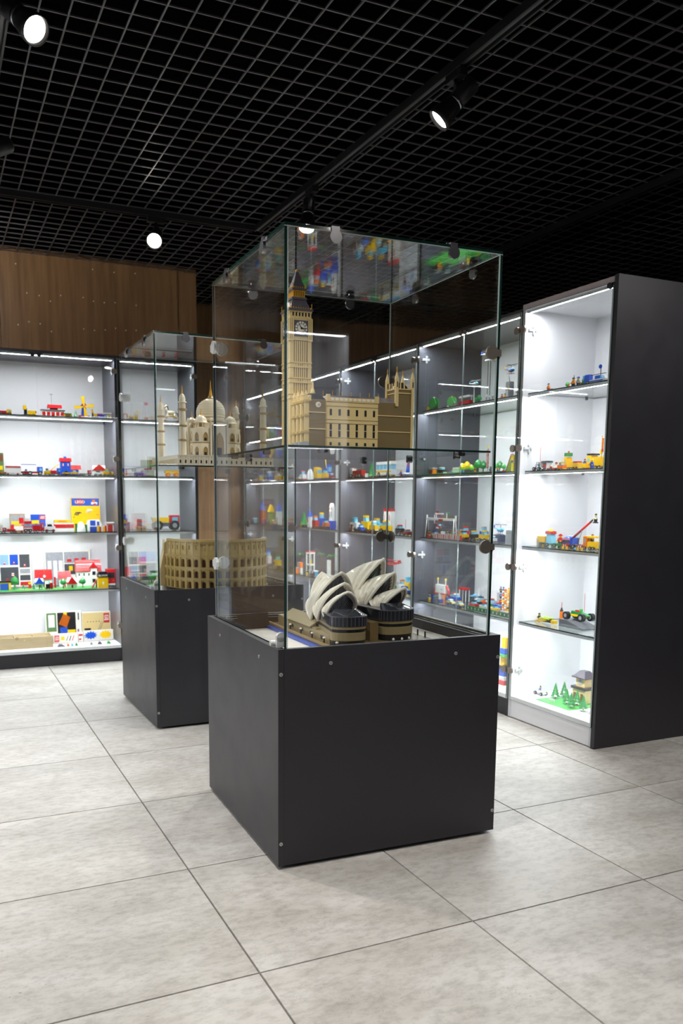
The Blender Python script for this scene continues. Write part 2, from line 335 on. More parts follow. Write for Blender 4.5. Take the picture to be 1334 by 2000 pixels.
# ------------------------------------------------------------------ wall display cabinets
SH = (1.607, 1.237, .870, .492)
FLOOR_Z = .112
HZ = (1.90, 1.345, .765, .245)
def cross_plate(m, x, y, z, s):
    # four-lobed mounting plate on a side panel, seen from inside the cabinet
    m.box(x, x+s*.006, y-.004, y+.004, z-.017, z+.017); m.box(x, x+s*.007, y-.016, y+.016, z-.0055, z+.0055)
    for a, b in ((0, .015), (0, -.015), (.014, 0)): m.cyl(0, x+s*.006, y+a, z+b, .0065, .008, 10)
    m.box(x, x+s*.012, y-.03, y-.01, z-.006, z+.006)
def cabinet(label, ox, oy, rz, W, D=.42, white=False, doors=2, hinges='both', end_depth=None, zt=2.0, bare=False, shelves=SH, led='led', lw=.005):
    o = thing('display_cabinet', label, 'cabinet', (ox, oy, 0), rz, 'lit glass fronted display cabinets')
    sd = 'white_lam' if white else 'anthracite_lit'; ex = 'edge_pink' if white else 'anthracite'; t = .018
    def panel(nm, b, mats): return MB().box(*b).build(nm, mats, o)
    m = MB().box(0, t, .001, D, .004, zt)
    panel('side_panel', (0, t, 0, D, .004, zt), sd)
    if end_depth:
        panel('side_panel', (W-t, W-.003, 0, D, .004, zt), sd)
        panel('end_panel', (W-.003, W+.02, -.006, end_depth, .004, zt+.012), 'anthracite')
    else: panel('side_panel', (W-t, W, 0, D, .004, zt), sd)
    panel('back_panel', (t, W-t, D-.012, D, .09, zt-t), 'white_lam')
    panel('top_panel', (t, W-t, .0, D, zt-t, zt), 'white_lam' if white else 'anthracite_lit')
    panel('front_edge', (0, W, -.004, .0, zt-.016, zt+(.008 if white else 0)), ex)
    panel('bottom_panel', (t, W-t, 0, D, .092, FLOOR_Z), 'white_lam')
    panel('plinth', (t*.5, W-t*.5, .004, .022, .004, .092), 'white_lam' if white else 'plinth_dark')
    for sgn, xx in ((1, 0), (-1, W)):
        panel('edge_strip', (xx, xx+sgn*t, -.002, 0, .004, zt), 'alu' if white else 'anthracite')
    lp = MB().box(t, W-t, .012, .026, zt-t-.012, zt-t).build('led_profile', 'alu', o)
    MB().add([(t+.012, .018, zt-t-.0122), (t+.012, .018+lw, zt-t-.0122), (W-t-.012, .018+lw, zt-t-.0122), (W-t-.012, .018, zt-t-.0122)], [(0, 1, 2, 3)]).build('led_strip', led, lp)
    for z in shelves:
        s = MB().pane(t+.001, W-t-.001, .03, D-.016, z-.006, z, 2).build('glass_shelf', ['glass_shelf', 'edge_green'], o)
        lp = MB().box(t+.002, W-t-.002, .031, .046, z-.018, z-.0065).build('led_profile', 'alu', s)
        MB().add([(t+.012, .038, z-.0183), (t+.012, .038+lw, z-.0183), (W-t-.012, .038+lw, z-.0183), (W-t-.012, .038, z-.0183)], [(0, 1, 2, 3)]).build('led_strip', led, lp)
        if not bare:
            for xx in (t+.006, W-t-.006):
                for yy in (.07, D-.06): MB().cyl(0, xx, yy, z-.011, .005, .012, 8).build('shelf_pin', 'chrome', s)
    if doors:
        wd = W/doors
        for k in range(doors):
            d = MB().pane(k*wd+.0015, (k+1)*wd-.0015, -.010, -.005, .094, zt-.017, 1).build('glass_door', ['glass', 'edge_lit' if doors > 1 else 'edge_green'], o)
            if bare: continue
            hl = (k == 0) if doors == 2 else (hinges == 'left')
            xx = .022 if hl else W-.022; sg = 1 if hl else -1
            for z in HZ:
                h = MB().cyl(1, xx, -.0145, z, .0175, .009, 20); h.box(xx-.012, xx-sg*.0215, -.016, -.010, z-.012, z+.012)
                hh = h.build('hinge', 'dark_chrome', d)
                p = MB(); cross_plate(p, t if hl else W-t, .045, z, sg); p.build('hinge_plate', 'zinc', d)
            # latch at the free edge
            fx = (k+1)*wd-.02 if hl else k*wd+.02
            l = MB().cyl(1, fx, -.0145, zt-.03, .013, .009, 16); l.box(fx-.02, fx+.02, -.012, .03, zt-.026, zt-.018); l.build('latch', 'chrome', d)
    return o
LY = 3.87
cabinet('wide lit wall cabinet at the left, lined in white, five levels of toys', -.505, LY, 0, 1.0)
cabinet('narrow lit wall cabinet seen through the farther glass case', .497, LY, 0, .53, doors=1, hinges='right')
RX = 1.985
cabinet('white lined cabinet with dark end panel, nearest on the right', RX, 1.655, R(-90), .595, .45, white=True, doors=1, hinges='left', end_depth=1.0, zt=2.008)
cabinet('right hand cabinet next to the white one, with helicopters on top shelf', RX, 2.61, R(-90), .95, .45)
cabinet('right hand cabinet behind the clock tower model, third from the near end', RX, 3.62, R(-90), 1.005, .45)
cabinet('right hand cabinet fourth from the near end, partly behind the clock tower', RX, 4.6, R(-90), .975, .45)
cabinet('farthest right hand cabinet beside the wood wall', RX, 5.58, R(-90), .975, .45)
for k in range(2, 4):
    cabinet(['lit cabinet out of frame on the left side, nearest', 'lit cabinet out of frame on the left side, second', 'lit cabinet out of frame on the left side, third', 'lit cabinet out of frame on the left side, last'][k],
            -1.78, -1.0+k*1.0, R(90), 1.0, .42, bare=True, doors=0)
cabinet('white lit cabinet behind the viewer to the right', 1.86, -2.75, R(180), .5, .42, white=True, bare=True, doors=0, zt=2.24, shelves=(1.46,), led='led_wide', lw=.05)

# ------------------------------------------------------------------ free standing glass cases
GT = .008
def clip(parent, loc, rot, r=.019):
    # round two-sided pane connector: disc, spacer block and second disc at right angles
    m = MB().cyl(2, .016, 0, .006, r, .010, 22); m.cyl(0, 0, 0, -.014, r*.55, .010, 14)
    m.box(-.008, .010, -.010, .010, -.012, .006)
    return m.build('pane_clip', 'chrome', parent, loc=loc, rot=rot)
def case(label, ox, oy, rz, W, D, zt, gx0, gx1, gy0, gy1, gz, shz):
    o = thing('display_case', label, 'display case', (ox, oy, 0), rz, 'free standing glass display cases')
    t = .018; z0 = .012
    MB().box(t, W, 0, t, z0, zt).build('front_panel', 'anthracite', o)
    MB().box(0, t-.0008, -.0015, D, z0, zt).build('side_panel', 'anthracite', o)
    MB().box(W-t, W, t, D, z0, zt).build('side_panel', 'anthracite', o)
    MB().box(t, W-t, D-t, D, z0, zt).build('back_panel', 'anthracite', o)
    MB().box(t, W-t, t, D-t, .606, .624).build('deck', 'deck_white', o)
    MB().box(t, W-t, t, D-t, z0, z0+.018).build('base_panel', 'anthracite', o)
    m = MB()
    for a, b, c, d in ((t, W-t, t, .024+t), (t, W-t, D-t-.024, D-t), (t, .03, t, D-t), (W-t-.02, W-t, t, D-t)): m.box(a, b, c, d, .6245, zt-.012)
    m.build('rim', 'plinth_dark', o)
    for fx in (.06, W*.33, W*.66, W-.06):
        for fy in (.06, D-.06): MB().cyl(2, fx, fy, .006, .014, .012, 10).build('foot', 'rubber', o)
    sm = MB().cyl(1, 0, -.0008, 0, .0055, .0022, 14); sm.cyl(1, 0, -.0022, 0, .0018, .001, 6, 1)
    sme = sm.mesh('screw', ['screw_zinc', 'black'])
    for sx, sz in ((.0085, .596), (.166, .619), (.597, .619), (W-.008, .597), (.0085, .082), (W-.008, .08)): obj('screw', sme, o, (sx, -.0016 if sx < t else 0, sz))
    for sy, sz in ((.167, .62), (.588, .62)): obj('screw', sme, o, (0, sy, sz), (0, 0, R(-90)))
    E1 = ['glass', 'edge_lit']; E2 = ['glass', 'edge_green']
    zb = zt-.002
    MB().pane(gx0+GT, gx1, gy0, gy0+GT, zb, gz-GT, 1).build('glass_pane', E1, o)
    MB().pane(gx0+GT, gx1, gy1-GT, gy1, zb, gz-GT, 1).build('glass_pane', E1, o)
    MB().pane(gx0, gx0+GT, gy0, gy1, zb, gz-GT, 0).build('glass_pane', E2, o)
    MB().pane(gx1, gx1+GT, gy0, gy1, zb, gz-GT, 0).build('glass_pane', E2, o)
    MB().pane(gx0, gx1+GT, gy0, gy1, gz-GT, gz, 2).build('top_pane', E2, o)
    for xx in (gx0+GT+.001, gx1-.0035): MB().box(xx, xx+.0022, gy0-.0006, gy0, zb, gz-GT).build('edge_glint', 'edge_lit', o)  # pale strips added along the panes as painted glints of lit edges
    for xx in (gx0, gx1+GT-.002): MB().box(xx, xx+.002, gy1, gy1+.0006, zb, gz-GT).build('edge_glint', 'edge_lit', o)
    for yy in (gy0-.0006, gy1-GT): MB().box(gx0, gx1+GT, yy, yy+.0012, gz-GT-.003, gz-GT-.001).build('edge_glint', 'edge_lit', o)
    MB().box(gx0+GT, gx0+GT+.0006, gy0, gy1, gz-GT-.003, gz-GT-.001).build('edge_glint', 'edge_lit', o); MB().box(gx1-.0006, gx1, gy0, gy1, gz-GT-.003, gz-GT-.001).build('edge_glint', 'edge_lit', o)
    MB().box(gx0+GT, gx0+GT+.002, gy1-.002, gy1, zb, gz-GT).build('edge_glint', 'edge_lit', o)
    MB().box(gx0-.001, gx1+GT+.001, gy0-.001, gy0+GT+.001, zb-.006, zb).build('pane_channel', 'rubber', o)
    MB().box(gx0-.001, gx0+GT+.001, gy0, gy1, zb-.006, zb).build('pane_channel', 'rubber', o)
    s = MB().pane(gx0+GT+.004, gx1-.004, gy0+GT+.004, gy1-GT-.004, shz-.006, shz, 2).build('glass_shelf', ['glass_shelf', 'edge_green'], o)
    for u in (.14, .60):
        for v in (gy0+GT, gy1-GT):
            q = 1 if v < .3 else -1
            MB().cyl(1, u, v+q*.010, shz-.012, .0075, .02, 14).build('shelf_support', 'chrome', s)
            MB().cyl(1, u+.012, v+q*.006, shz-.013, .006, .012, 14).build('shelf_support', 'rubber', s)
    for v in (.2, .52):
        MB().cyl(0, gx0+GT+.010, v, shz-.012, .0075, .02, 14).build('shelf_support', 'chrome', s)
        MB().cyl(0, gx1-.010, v, shz-.012, .0075, .02, 14).build('shelf_support', 'chrome', s)
    # connectors: on the top edges and on the standing edges
    for u in (.17, .55):
        for (yy, q) in ((gy0, -1), (gy1, 1)):
            m = MB().cyl(1, u, yy+q*.004, gz-.024, .018, .008, 22); m.box(u-.012, u+.012, yy-.005, yy+.008, gz-.012, gz+.004); m.cyl(2, u, yy-q*.018, gz+.003, .016, .006, 20)
            m.build('pane_clip', 'chrome', o)
    for v in (.17, .54):
        for (xx, q) in ((gx0, -1), (gx1+GT, 1)):
            m = MB().cyl(0, xx+q*.004, v, gz-.024, .018, .008, 22); m.box(xx-.005, xx+.008, v-.012, v+.012, gz-.012, gz+.004); m.cyl(2, xx-q*.018, v, gz+.003, .016, .006, 20)
            m.build('pane_clip', 'chrome', o)
    for zz in (1.618, .866):
        m = MB().cyl(0, gx0-.005, gy1-.028, zz, .022, .009, 24); m.box(gx0-.008, gx0+.012, gy1-.012, gy1+.006, zz-.012, zz+.012); m.cyl(1, gx0+.034, gy1+.005, zz, .022, .009, 24)
        m.build('hinge', 'zinc', o)
    for zz in (1.543, .952):
        for yy, q in ((gy0, -1), (gy1, 1)):
            m = MB().cyl(1, gx1-.022, yy+q*.004, zz, .021, .008, 24); m.cyl(0, gx1+GT+.004, yy-q*.024, zz, .021, .008, 24); m.box(gx1-.012, gx1+GT+.004, yy-.005, yy+.005, zz-.01, zz+.01)
            m.build('hinge', 'dark_chrome', o)
    l = MB().box(gx0-.012, gx0+.016, gy0+.028, gy0+.040, zt, zt+.030); l.cyl(1, gx0+.002, gy0+.034, zt+.030, .014, .012, 20)
    l.cyl(0, gx0-.016, gy0+.046, zt+.012, .008, .020, 14)
    l.build('lock', 'zinc', o)
    return o
NO, NA = (.2425, .483), R(-1.8215)
FO, FA = (.283, 2.113), R(.4762)
case('nearer glass display case with clock tower model on its shelf', NO[0], NO[1], NA, .763, .751, .669, .020, .716, .004, .713, 1.840, 1.250)
case('farther glass display case holding white domed mausoleum model', FO[0], FO[1], FA, .763, .740, .669, .020, .714, .004, .709, 1.841, 1.249)
def inN(u, v, z): c, s = math.cos(NA), math.sin(NA); return (NO[0]+c*u-s*v, NO[1]+s*u+c*v, z)
def inF(u, v, z): c, s = math.cos(FA), math.sin(FA); return (FO[0]+c*u-s*v, FO[1]+s*u+c*v, z)
# ------------------------------------------------------------------ the four large brick models
def dial(parent, cx, cy, cz, r, face):
    # clock dial: face 'y' looks to -y, 'x' looks to -x
    rot = (R(90), 0, 0) if face == 'y' else (R(90), 0, R(-90))
    d = MB().cyl(2, 0, 0, 0, r, .0016, 32).build('clock_dial', 'offwhite', parent, loc=(cx, cy, cz), rot=rot)
    m = MB()
    for i in range(32):
        a, b = 2*math.pi*i/32, 2*math.pi*(i+1)/32
        for r0, r1 in ((r*.93, r*1.04), (r*.56, r*.62)):
            m.add([(r0*math.cos(a), r0*math.sin(a), .0011), (r1*math.cos(a), r1*math.sin(a), .0011), (r1*math.cos(b), r1*math.sin(b), .0011), (r0*math.cos(b), r0*math.sin(b), .0011)], [(0, 1, 2, 3)])
    for i in range(12):
        a = 2*math.pi*i/12; c, s = math.cos(a), math.sin(a); q = r*.05
        m.add([(r*.62*c-q*s, r*.62*s+q*c, .0012), (r*.62*c+q*s, r*.62*s-q*c, .0012), (r*.93*c+q*s, r*.93*s-q*c, .0012), (r*.93*c-q*s, r*.93*s+q*c, .0012)], [(0, 1, 2, 3)])
    m.build('dial_ring', 'slate', d)
    for ang, L, wd in ((R(123), r*.82, r*.07), (R(-8), r*.7, r*.1)):
        c, s = math.cos(ang), math.sin(ang)
        MB().add([(-wd*s-.1*L*c, wd*c-.1*L*s, .0024), (wd*s-.1*L*c, -wd*c-.1*L*s, .0024), (L*c+wd*.4*s, L*s-wd*.4*c, .0024), (L*c-wd*.4*s, L*s+wd*.4*c, .0024)], [(0, 1, 2, 3)]).build('clock_hand', 'black', d)
    MB().cyl(2, 0, 0, .002, r*.13, .003, 10).build('hub', 'black', d)
def pinnacle(parent, x, y, z0, h, r, m1='tan', m2='gold'):
    m = MB().box(x-r, x+r, y-r, y+r, z0, z0+h*.45); m.frus(x-r*1.15, x+r*1.15, y-r*1.15, y+r*1.15, z0+h*.45, x-.0006, x+.0006, y-.0006, y+.0006, z0+h*.85)
    p = m.build('pinnacle', m1, parent); MB().cyl(2, x, y, z0+h*.9, .0011, h*.25, 6).build('spike', m2, p); return p
def clock_palace():
    o = thing('clock_tower_model', 'tan brick model of a clock tower with palace wing on glass shelf', 'brick model', inN(0, 0, 1.2502), NA)
    Z = 1.2502
    def B(nm, b, m, par=None): return MB().box(b[0], b[1], b[2], b[3], b[4]-Z, b[5]-Z).build(nm, m, par or o)
    # tower shaft
    x0, x1, y0, y1 = .0895, .1575, .14, .208; xc, yc = (x0+x1)/2, (y0+y1)/2
    sh = B('tower_shaft', (x0+.004, x1-.004, y0+.004, y1-.004, 1.2504, 1.560), 'dtan')
    for a, b in ((x0, y0), (x1-.012, y0), (x0, y1-.012), (x1-.012, y1-.012)): B('corner_pier', (a, a+.012, b, b+.012, 1.2504, 1.560), 'tan', sh)
    lev = [1.262, 1.300, 1.345, 1.392, 1.440, 1.493]
    for k in range(6):
        xx = x0+.0150+k*.0067
        B('pilaster', (xx, xx+.0036, y0+.0006, y0+.004, 1.2504, 1.558), 'tan', sh)
        yy = y0+.0150+k*.0067
        B('pilaster', (x0+.0006, x0+.004, yy, yy+.0036, 1.2504, 1.558), 'tan', sh)
    for z in (1.392, 1.438, 1.482):
        B('string_course', (x0-.001, x1+.001, y0-.001, y1+.001, z, z+.0045), 'tan', sh); B('string_course', (x0-.0015, x1+.0015, y0-.0015, y1+.0015, z+.013, z+.0165), 'tan', sh)
        m = MB()
        for k in range(8):
            m.box(x0+.012+k*.0056, x0+.0152+k*.0056, y0-.0006, y0+.004, z+.0045-Z, z+.013-Z); m.box(x0-.0006, x0+.004, y0+.012+k*.0056, y0+.0152+k*.0056, z+.0045-Z, z+.013-Z)
        m.build('dentil_row', 'tan', sh)
    # clock stage
    a0, a1, b0, b1 = x0-.0025, x1+.0025, y0-.0025, y1+.0025
    st = B('clock_stage', (a0+.003, a1-.003, b0+.003, b1-.003, 1.560, 1.628), 'tan')
    for a, b in ((a0, b0), (a1-.014, b0), (a0, b1-.014), (a1-.014, b1-.014)):
        B('corner_pier', (a, a+.014, b, b+.014, 1.558, 1.6225), 'tan', st)
        for q in (.003, .008): B('groove', (a+q, a+q+.0012, b-.0004, b+.002, 1.562, 1.62), 'dtan', st); B('groove', (a-.0004, a+.002, b+q, b+q+.0012, 1.562, 1.62), 'dtan', st)
    B('frame', (a0+.014, a1-.014, b0+.0012, b0+.004, 1.5715, 1.6165), 'slate', st); B('frame', (a0+.0012, a0+.004, b0+.014, b1-.014, 1.5715, 1.6165), 'slate', st)
    dial(st, xc, b0-.0002, 1.594-Z, .0205, 'y'); dial(st, a0-.0002, yc, 1.594-Z, .0205, 'x')
    # arcade under the roof
    ar = B('arcade', (x0+.004, x1-.004, y0+.004, y1-.004, 1.6225, 1.642), 'black')
    for k in range(7):
        xx = x0+.003+k*.0099; B('arcade_pier', (xx, xx+.0042, y0-.0005, y0+.005, 1.6225, 1.642), 'tan', ar); yy = y0+.003+k*.0099; B('arcade_pier', (x0-.0005, x0+.005, yy, yy+.0042, 1.6225, 1.642), 'tan', ar)
    B('cornice', (x0-.001, x1+.001, y0-.001, y1+.001, 1.639, 1.6435), 'tan', ar); B('cornice', (a0-.001, a1+.001, b0-.001, b1+.001, 1.6435, 1.649), 'slate', ar)
    def crest(z, r, n):
        m = MB()
        for k in range(n):
            t = -r+2*r*(k+.5)/n
            for (px, py) in ((xc+t, yc-r), (xc-r, yc+t), (xc+t, yc+r), (xc+r, yc+t)): m.cyl(2, px, py, z+.0022-Z, .0016, .0045, 6)
        m.build('crest', 'gold', o)
        for sx in (-1, 1):
            for sy in (-1, 1): MB().cyl(2, xc+sx*r, yc+sy*r, z+.0075-Z, .0012, .017, 6).build('corner_spike', 'gold', o)
    crest(1.649, .034, 9)
    rf = MB().frus(xc-.032, xc+.032, yc-.032, yc+.032, 1.649-Z, xc-.0205, xc+.0205, yc-.0205, yc+.0205, 1.678-Z).build('lower_roof', 'slate', o)
    for k in range(9):
        t = -.9+.2*k+.1; MB().tube([(xc+.032*t, yc-.0322, 1.649-Z), (xc+.0205*t, yc-.0207, 1.678-Z)], .0007, 4).build('roof_rib', 'dgrey', rf)
    B('roof_collar', (xc-.023, xc+.023, yc-.023, yc+.023, 1.678, 1.684), 'slate')
    ln = B('lantern', (xc-.015, xc+.015, yc-.015, yc+.015, 1.684, 1.704), 'brown')
    for k in range(6):
        t = -.0185+k*.0066
        for b in ((xc+t, xc+t+.0036, yc-.019, yc-.0155), (xc-.019, xc-.0155, yc+t, yc+t+.0036)): B('lantern_post', b+(1.684, 1.704), 'gold', ln)
    B('lantern_sill', (xc-.0195, xc+.0195, yc-.0195, yc+.0195, 1.684, 1.687), 'gold', ln); B('lantern_head', (xc-.0195, xc+.0195, yc-.0195, yc+.0195, 1.701, 1.704), 'gold', ln)
    B('roof_collar', (xc-.0225, xc+.0225, yc-.0225, yc+.0225, 1.704, 1.7095), 'slate'); crest(1.7095, .0205, 6)
    MB().frus(xc-.0195, xc+.0195, yc-.0195, yc+.0195, 1.7095-Z, xc-.0035, xc+.0035, yc-.0035, yc+.0035, 1.759-Z).build('spire', 'slate', o)
    MB().lathe([(.001, 1.757-Z), (.0042, 1.759-Z), (.0046, 1.763-Z), (.002, 1.7665-Z), (.0008, 1.768-Z)], xc, yc, 10).build('finial', 'gold', o)
    MB().cyl(2, xc, yc, 1.778-Z, .0008, .024, 6).build('rod', 'black', o); MB().cyl(2, xc, yc, 1.789-Z, .0018, .004, 6).build('finial', 'brown', o)
    # palace wing
    zt = 1.381
    wl = B('wing_wall', (.106, .441, .032, .165, 1.2504, zt), 'dtan')
    for z in (1.297, 1.343):
        B('string_course', (.104, .1575, .030, .034, z, z+.0028), 'tan', wl); B('string_course', (.320, .438, .030, .034, z-.001, z+.0018), 'tan', wl)
    fc = B('facade', (.158, .320, .021, .04, 1.2504, 1.388), 'tan')
    for z, h in ((1.2735, .0012), (1.314, .0014), (1.3245, .0012), (1.362, .0012), (1.374, .0012)): B('groove', (.1575, .3205, .0204, .03, z, z+h), 'dtan', fc)
    for k in range(6):
        xx = .1655+k*.0276
        for (za, zb) in ((1.2525, 1.2615), (1.2765, 1.2935), (1.2965, 1.3135), (1.337, 1.3545)): B('window', (xx, xx+.0068, .0203, .028, za, zb), 'black', fc)
        for kk in (0, 1): B('glazing_bar', (xx-.001, xx+.0078, .0198, .024, 1.2942+kk*.0, 1.2958), 'cream', fc)
    B('corner_post', (.157, .1665, .0195, .03, 1.376, 1.396), 'tan', fc); B('corner_post', (.3125, .322, .0195, .03, 1.376, 1.396), 'tan', fc)
    m = MB()
    for k in range(10): m.box(.169+k*.0143, .178+k*.0143, .0198, .026, 1.379-Z, 1.386-Z)
    m.build('crenel_row', 'cream', fc)
    rf = MB().frus(.16, .441, .034, .16, zt-Z, .18, .40, .07, .13, 1.399-Z).build('wing_roof', 'slate', o)
    for k in range(8): MB().cyl(2, .17+k*.03, .08, 1.402-Z, .0009, .02, 5).build('roof_spike', 'gold', rf)
    # octagonal corner roof with turret
    t = MB().frus(.108, .158, .033, .12, zt-Z, .12, .15, .06, .10, 1.40-Z).build('corner_roof', 'black', o)
    tu = MB().lathe([(.0075, 1.398-Z), (.007, 1.406-Z), (.0035, 1.416-Z), (.0028, 1.43-Z), (.0005, 1.446-Z)], .135, .075, 6, smooth=False).build('turret', 'tan', o)
    dsc = MB().cyl(1, .134, .0312, 1.366-Z, .0078, .003, 20).build('round_plate', 'cream', o); MB().cyl(1, .1355, .0295, 1.366-Z, .0035, .001, 12).build('plate_mark', 'lgrey', dsc)
    # gothic end front looking left, buttresses in rows
    ga = B('gothic_front', (.1045, .1062, .032, .165, 1.2504, zt-.006), 'black')
    for k in range(5):
        yy = .036+k*.030
        bt = B('buttress', (.0935, .106, yy-.0045, yy+.0045, 1.256, 1.378), 'tan', ga)
        for z in (1.2865, 1.3325, 1.372): MB().box(.0915, .106, yy-.0065, yy+.0065, z-Z, z+.0065-Z).build('buttress_cap', 'olive', ga)
        pinnacle(o, .098, yy, 1.378-Z, .034, .0038)
        B('base_block', (.089, .106, yy-.005, yy+.005, 1.2504, 1.262), 'lgrey', ga)
    for z in (1.288, 1.334): B('spandrel', (.100, .106, .033, .163, z, z+.006), 'tan', ga)
    B('spandrel', (.100, .106, .033, .163, 1.366, 1.376), 'tan', ga)
    MB().frus(.098, .112, .030, .165, 1.376-Z, .108, .112, .03, .165, 1.392-Z).build('parapet', 'tan', o)
    # end tower at the right
    et = B('end_tower', (.387, .4385, .034, .092, 1.36, 1.424), 'dtan')
    for z in (1.41, 1.4215): B('string_course', (.3855, .440, .032, .094, z, z+.003), 'tan', et)
    B('corner_pier', (.4345, .4425, .029, .037, 1.2504, 1.424), 'tan', et)
    for a, b in ((.3865, .033), (.439, .033), (.3865, .093), (.439, .093)):
        B('corner_pier', (a-.0045, a+.0045, b-.0045, b+.0045, 1.372, 1.452), 'tan', et)
        B('slot', (a-.0015, a+.0015, b-.0049, b-.004, 1.428, 1.444), 'black', et)
        MB().frus(a-.0048, a+.0048, b-.0048, b+.0048, 1.452-Z, a-.0006, a+.0006, b-.0006, b+.0006, 1.474-Z).build('pinnacle', 'tan', et)
        MB().cyl(2, a, b, 1.478-Z, .0012, .018, 6).build('spike', 'gold', et)
    for k in range(3):
        MB().cyl(2, .4+k*.0125, .034, 1.433-Z, .002, .018, 6).build('arch_post', 'tan', et); MB().cyl(2, .3875, .048+k*.015, 1.433-Z, .002, .018, 6).build('arch_post', 'tan', et)
    MB().frus(.392, .434, .04, .088, 1.424-Z, .405, .42, .055, .07, 1.445-Z).build('roof', 'black', et)
clock_palace()

def mausoleum():
    Z = 1.2492; o = thing('domed_mausoleum_model', 'ivory brick model of a domed mausoleum with four minarets on glass shelf', 'brick model', inF(0, 0, Z), FA)
    c0 = (.3675, .255); x0, x1, y0, y1 = .126, .605, .016, .488
    pl = MB().box(x0, x1, y0, y1, .0004, .047).build('platform', 'ivory', o)
    MB().box(x0-.002, x1+.002, y0-.002, y1+.002, .043, .048).build('coping', 'cream', pl)
    MB().box(x0-.002, x1+.002, y0-.002, y1+.002, .0004, .005).build('plinth', 'cream', pl)
    for k in range(19):
        xx = x0+.014+k*.0251
        n = MB(); n.box(xx-.0035, xx+.0035, y0-.0012, y0+.002, .010, .022); n.cyl(1, xx, y0+.0004, .022, .0035, .0032, 10); n.build('niche', 'tsmoke', pl)
        MB().cyl(1, xx, y0-.0006, .036, .0018, .002, 6).build('rosette', 'dtan', pl)
        MB().box(xx+.0115, xx+.0138, y0-.0016, y0+.001, .005, .043).build('pilaster', 'cream', pl)
        yy = y0+.014+k*.0247
        MB().box(x0-.0016, x0+.001, yy-.004, yy+.004, .008, .03).build('niche', 'olive', pl)
    def minaret(mx, my):
        m = MB().lathe([(.0172, .048), (.0150, .30)], mx, my, 12, smooth=False).build('minaret', 'ivory', o)
        for z in (.112, .178, .252): MB().lathe([(.0165, z), (.0225, z+.004), (.0225, z+.008), (.0165, z+.010)], mx, my, 12, smooth=False).build('balcony', 'khaki', m)
        for k in range(8):
            a = k*math.pi/4; MB().cyl(2, mx+.0125*math.cos(a), my+.0125*math.sin(a), .275, .0023, .03, 6).build('post', 'cream', m)
        MB().lathe([(.021, .288), (.021, .292), (.0148, .296), (.0155, .306), (.012, .320), (.005, .328), (.003, .330)], mx, my, 12).build('cupola', 'ivory', m)
        MB().lathe([(.0042, .329), (.0032, .340), (.0006, .368)], mx, my, 8).build('finial', 'gold', m)
    for a, b in ((.165, .06), (.57, .06), (.165, .45), (.57, .45)): minaret(a, b)
    cx, cy = c0; h = .122; q = .036; zb = .048; zt = .182
    oct8 = [(cx-h+q, cy-h), (cx+h-q, cy-h), (cx+h, cy-h+q), (cx+h, cy+h-q), (cx+h-q, cy+h), (cx-h+q, cy+h), (cx-h, cy+h-q), (cx-h, cy-h+q)]
    bd = MB().prism(oct8, 2, zb, zt).build('main_body', 'ivory', o)
    s8 = 1.012; MB().prism([(cx+(a-cx)*s8, cy+(b-cy)*s8) for a, b in oct8], 2, zt-.005, zt+.002).build('cornice', 'cream', bd)
    MB().prism([(cx+(a-cx)*s8, cy+(b-cy)*s8) for a, b in oct8], 2, .112, .116).build('string_course', 'khaki', bd)
    def arch(lx, lz, w, hh, base, ang, nm='niche', mm='khaki', mf='cream'):
        # pointed arch niche on one wall; base = wall centre point, ang = outward heading
        def P(t, d, z): return (base[0]+math.cos(ang)*d-math.sin(ang)*t, base[1]+math.sin(ang)*d+math.cos(ang)*t, z)
        pts = [(-w, 0), (w, 0), (w, hh*.55), (w*.8, hh*.78), (w*.4, hh*.93), (0, hh), (-w*.4, hh*.93), (-w*.8, hh*.78), (-w, hh*.55)]
        n = len(pts); vs = [P(lx+a, .0012, lz+b) for a, b in pts]+[P(lx+a*1.28, .0012, lz+b*1.14-.001) for a, b in pts]+[P(lx+a*1.28, .004, lz+b*1.14-.001) for a, b in pts]+[P(lx+a, .004, lz+b) for a, b in pts]
        ob = MB().add(vs[:n], [tuple(range(n))]).build(nm, mm, bd)
        fs = []
        for i in range(n):
            j = (i+1) % n
            fs += [(2*n+i, 2*n+j, 3*n+j, 3*n+i), (n+i, n+j, 2*n+j, 2*n+i), (3*n+i, 3*n+j, j, i)]
        MB().add(vs, fs).build('arch_frame', mf, ob)
        m = MB(); c = [P(lx-w*.5, .0016, lz), P(lx+w*.5, .0016, lz), P(lx+w*.5, .0016, lz+hh*.36), P(lx-w*.5, .0016, lz+hh*.36)]
        m.add(c, [(0, 1, 2, 3)]).build('screen', 'tsmoke', ob)
    walls = [((cx, cy-h), -math.pi/2), ((cx-h, cy), math.pi), ((cx+h, cy), 0.), ((cx, cy+h), math.pi/2)]
    for (b, a) in walls:
        for lx in (-.068, .068):
            arch(lx, .054, .0125, .042, b, a); arch(lx, .122, .0125, .042, b, a)
        # portal block
        def P(t, d, z): return (b[0]+math.cos(a)*d-math.sin(a)*t, b[1]+math.sin(a)*d+math.cos(a)*t, z)
        v = [P(t, d, z) for z in (zb, zt+.030) for t, d in ((-.043, -.01), (.043, -.01), (.043, .009), (-.043, .009))]
        pb = MB().add(v, [(0, 3, 2, 1), (4, 5, 6, 7), (0, 1, 5, 4), (1, 2, 6, 5), (2, 3, 7, 6), (3, 0, 4, 7)]).build('portal', 'ivory', bd)
        for t in (-.0345, .0345): MB().add([P(t+e, .0095, z) for z in (zb+.004, zt+.016) for e in (-.0022, .0022)], [(0, 1, 3, 2)]).build('inlay_band', 'slate', pb)
        MB().add([P(t, .0095, z) for z in (zt+.012, zt+.0165) for t in (-.036, .036)], [(0, 1, 3, 2)]).build('inlay_band', 'slate', pb)
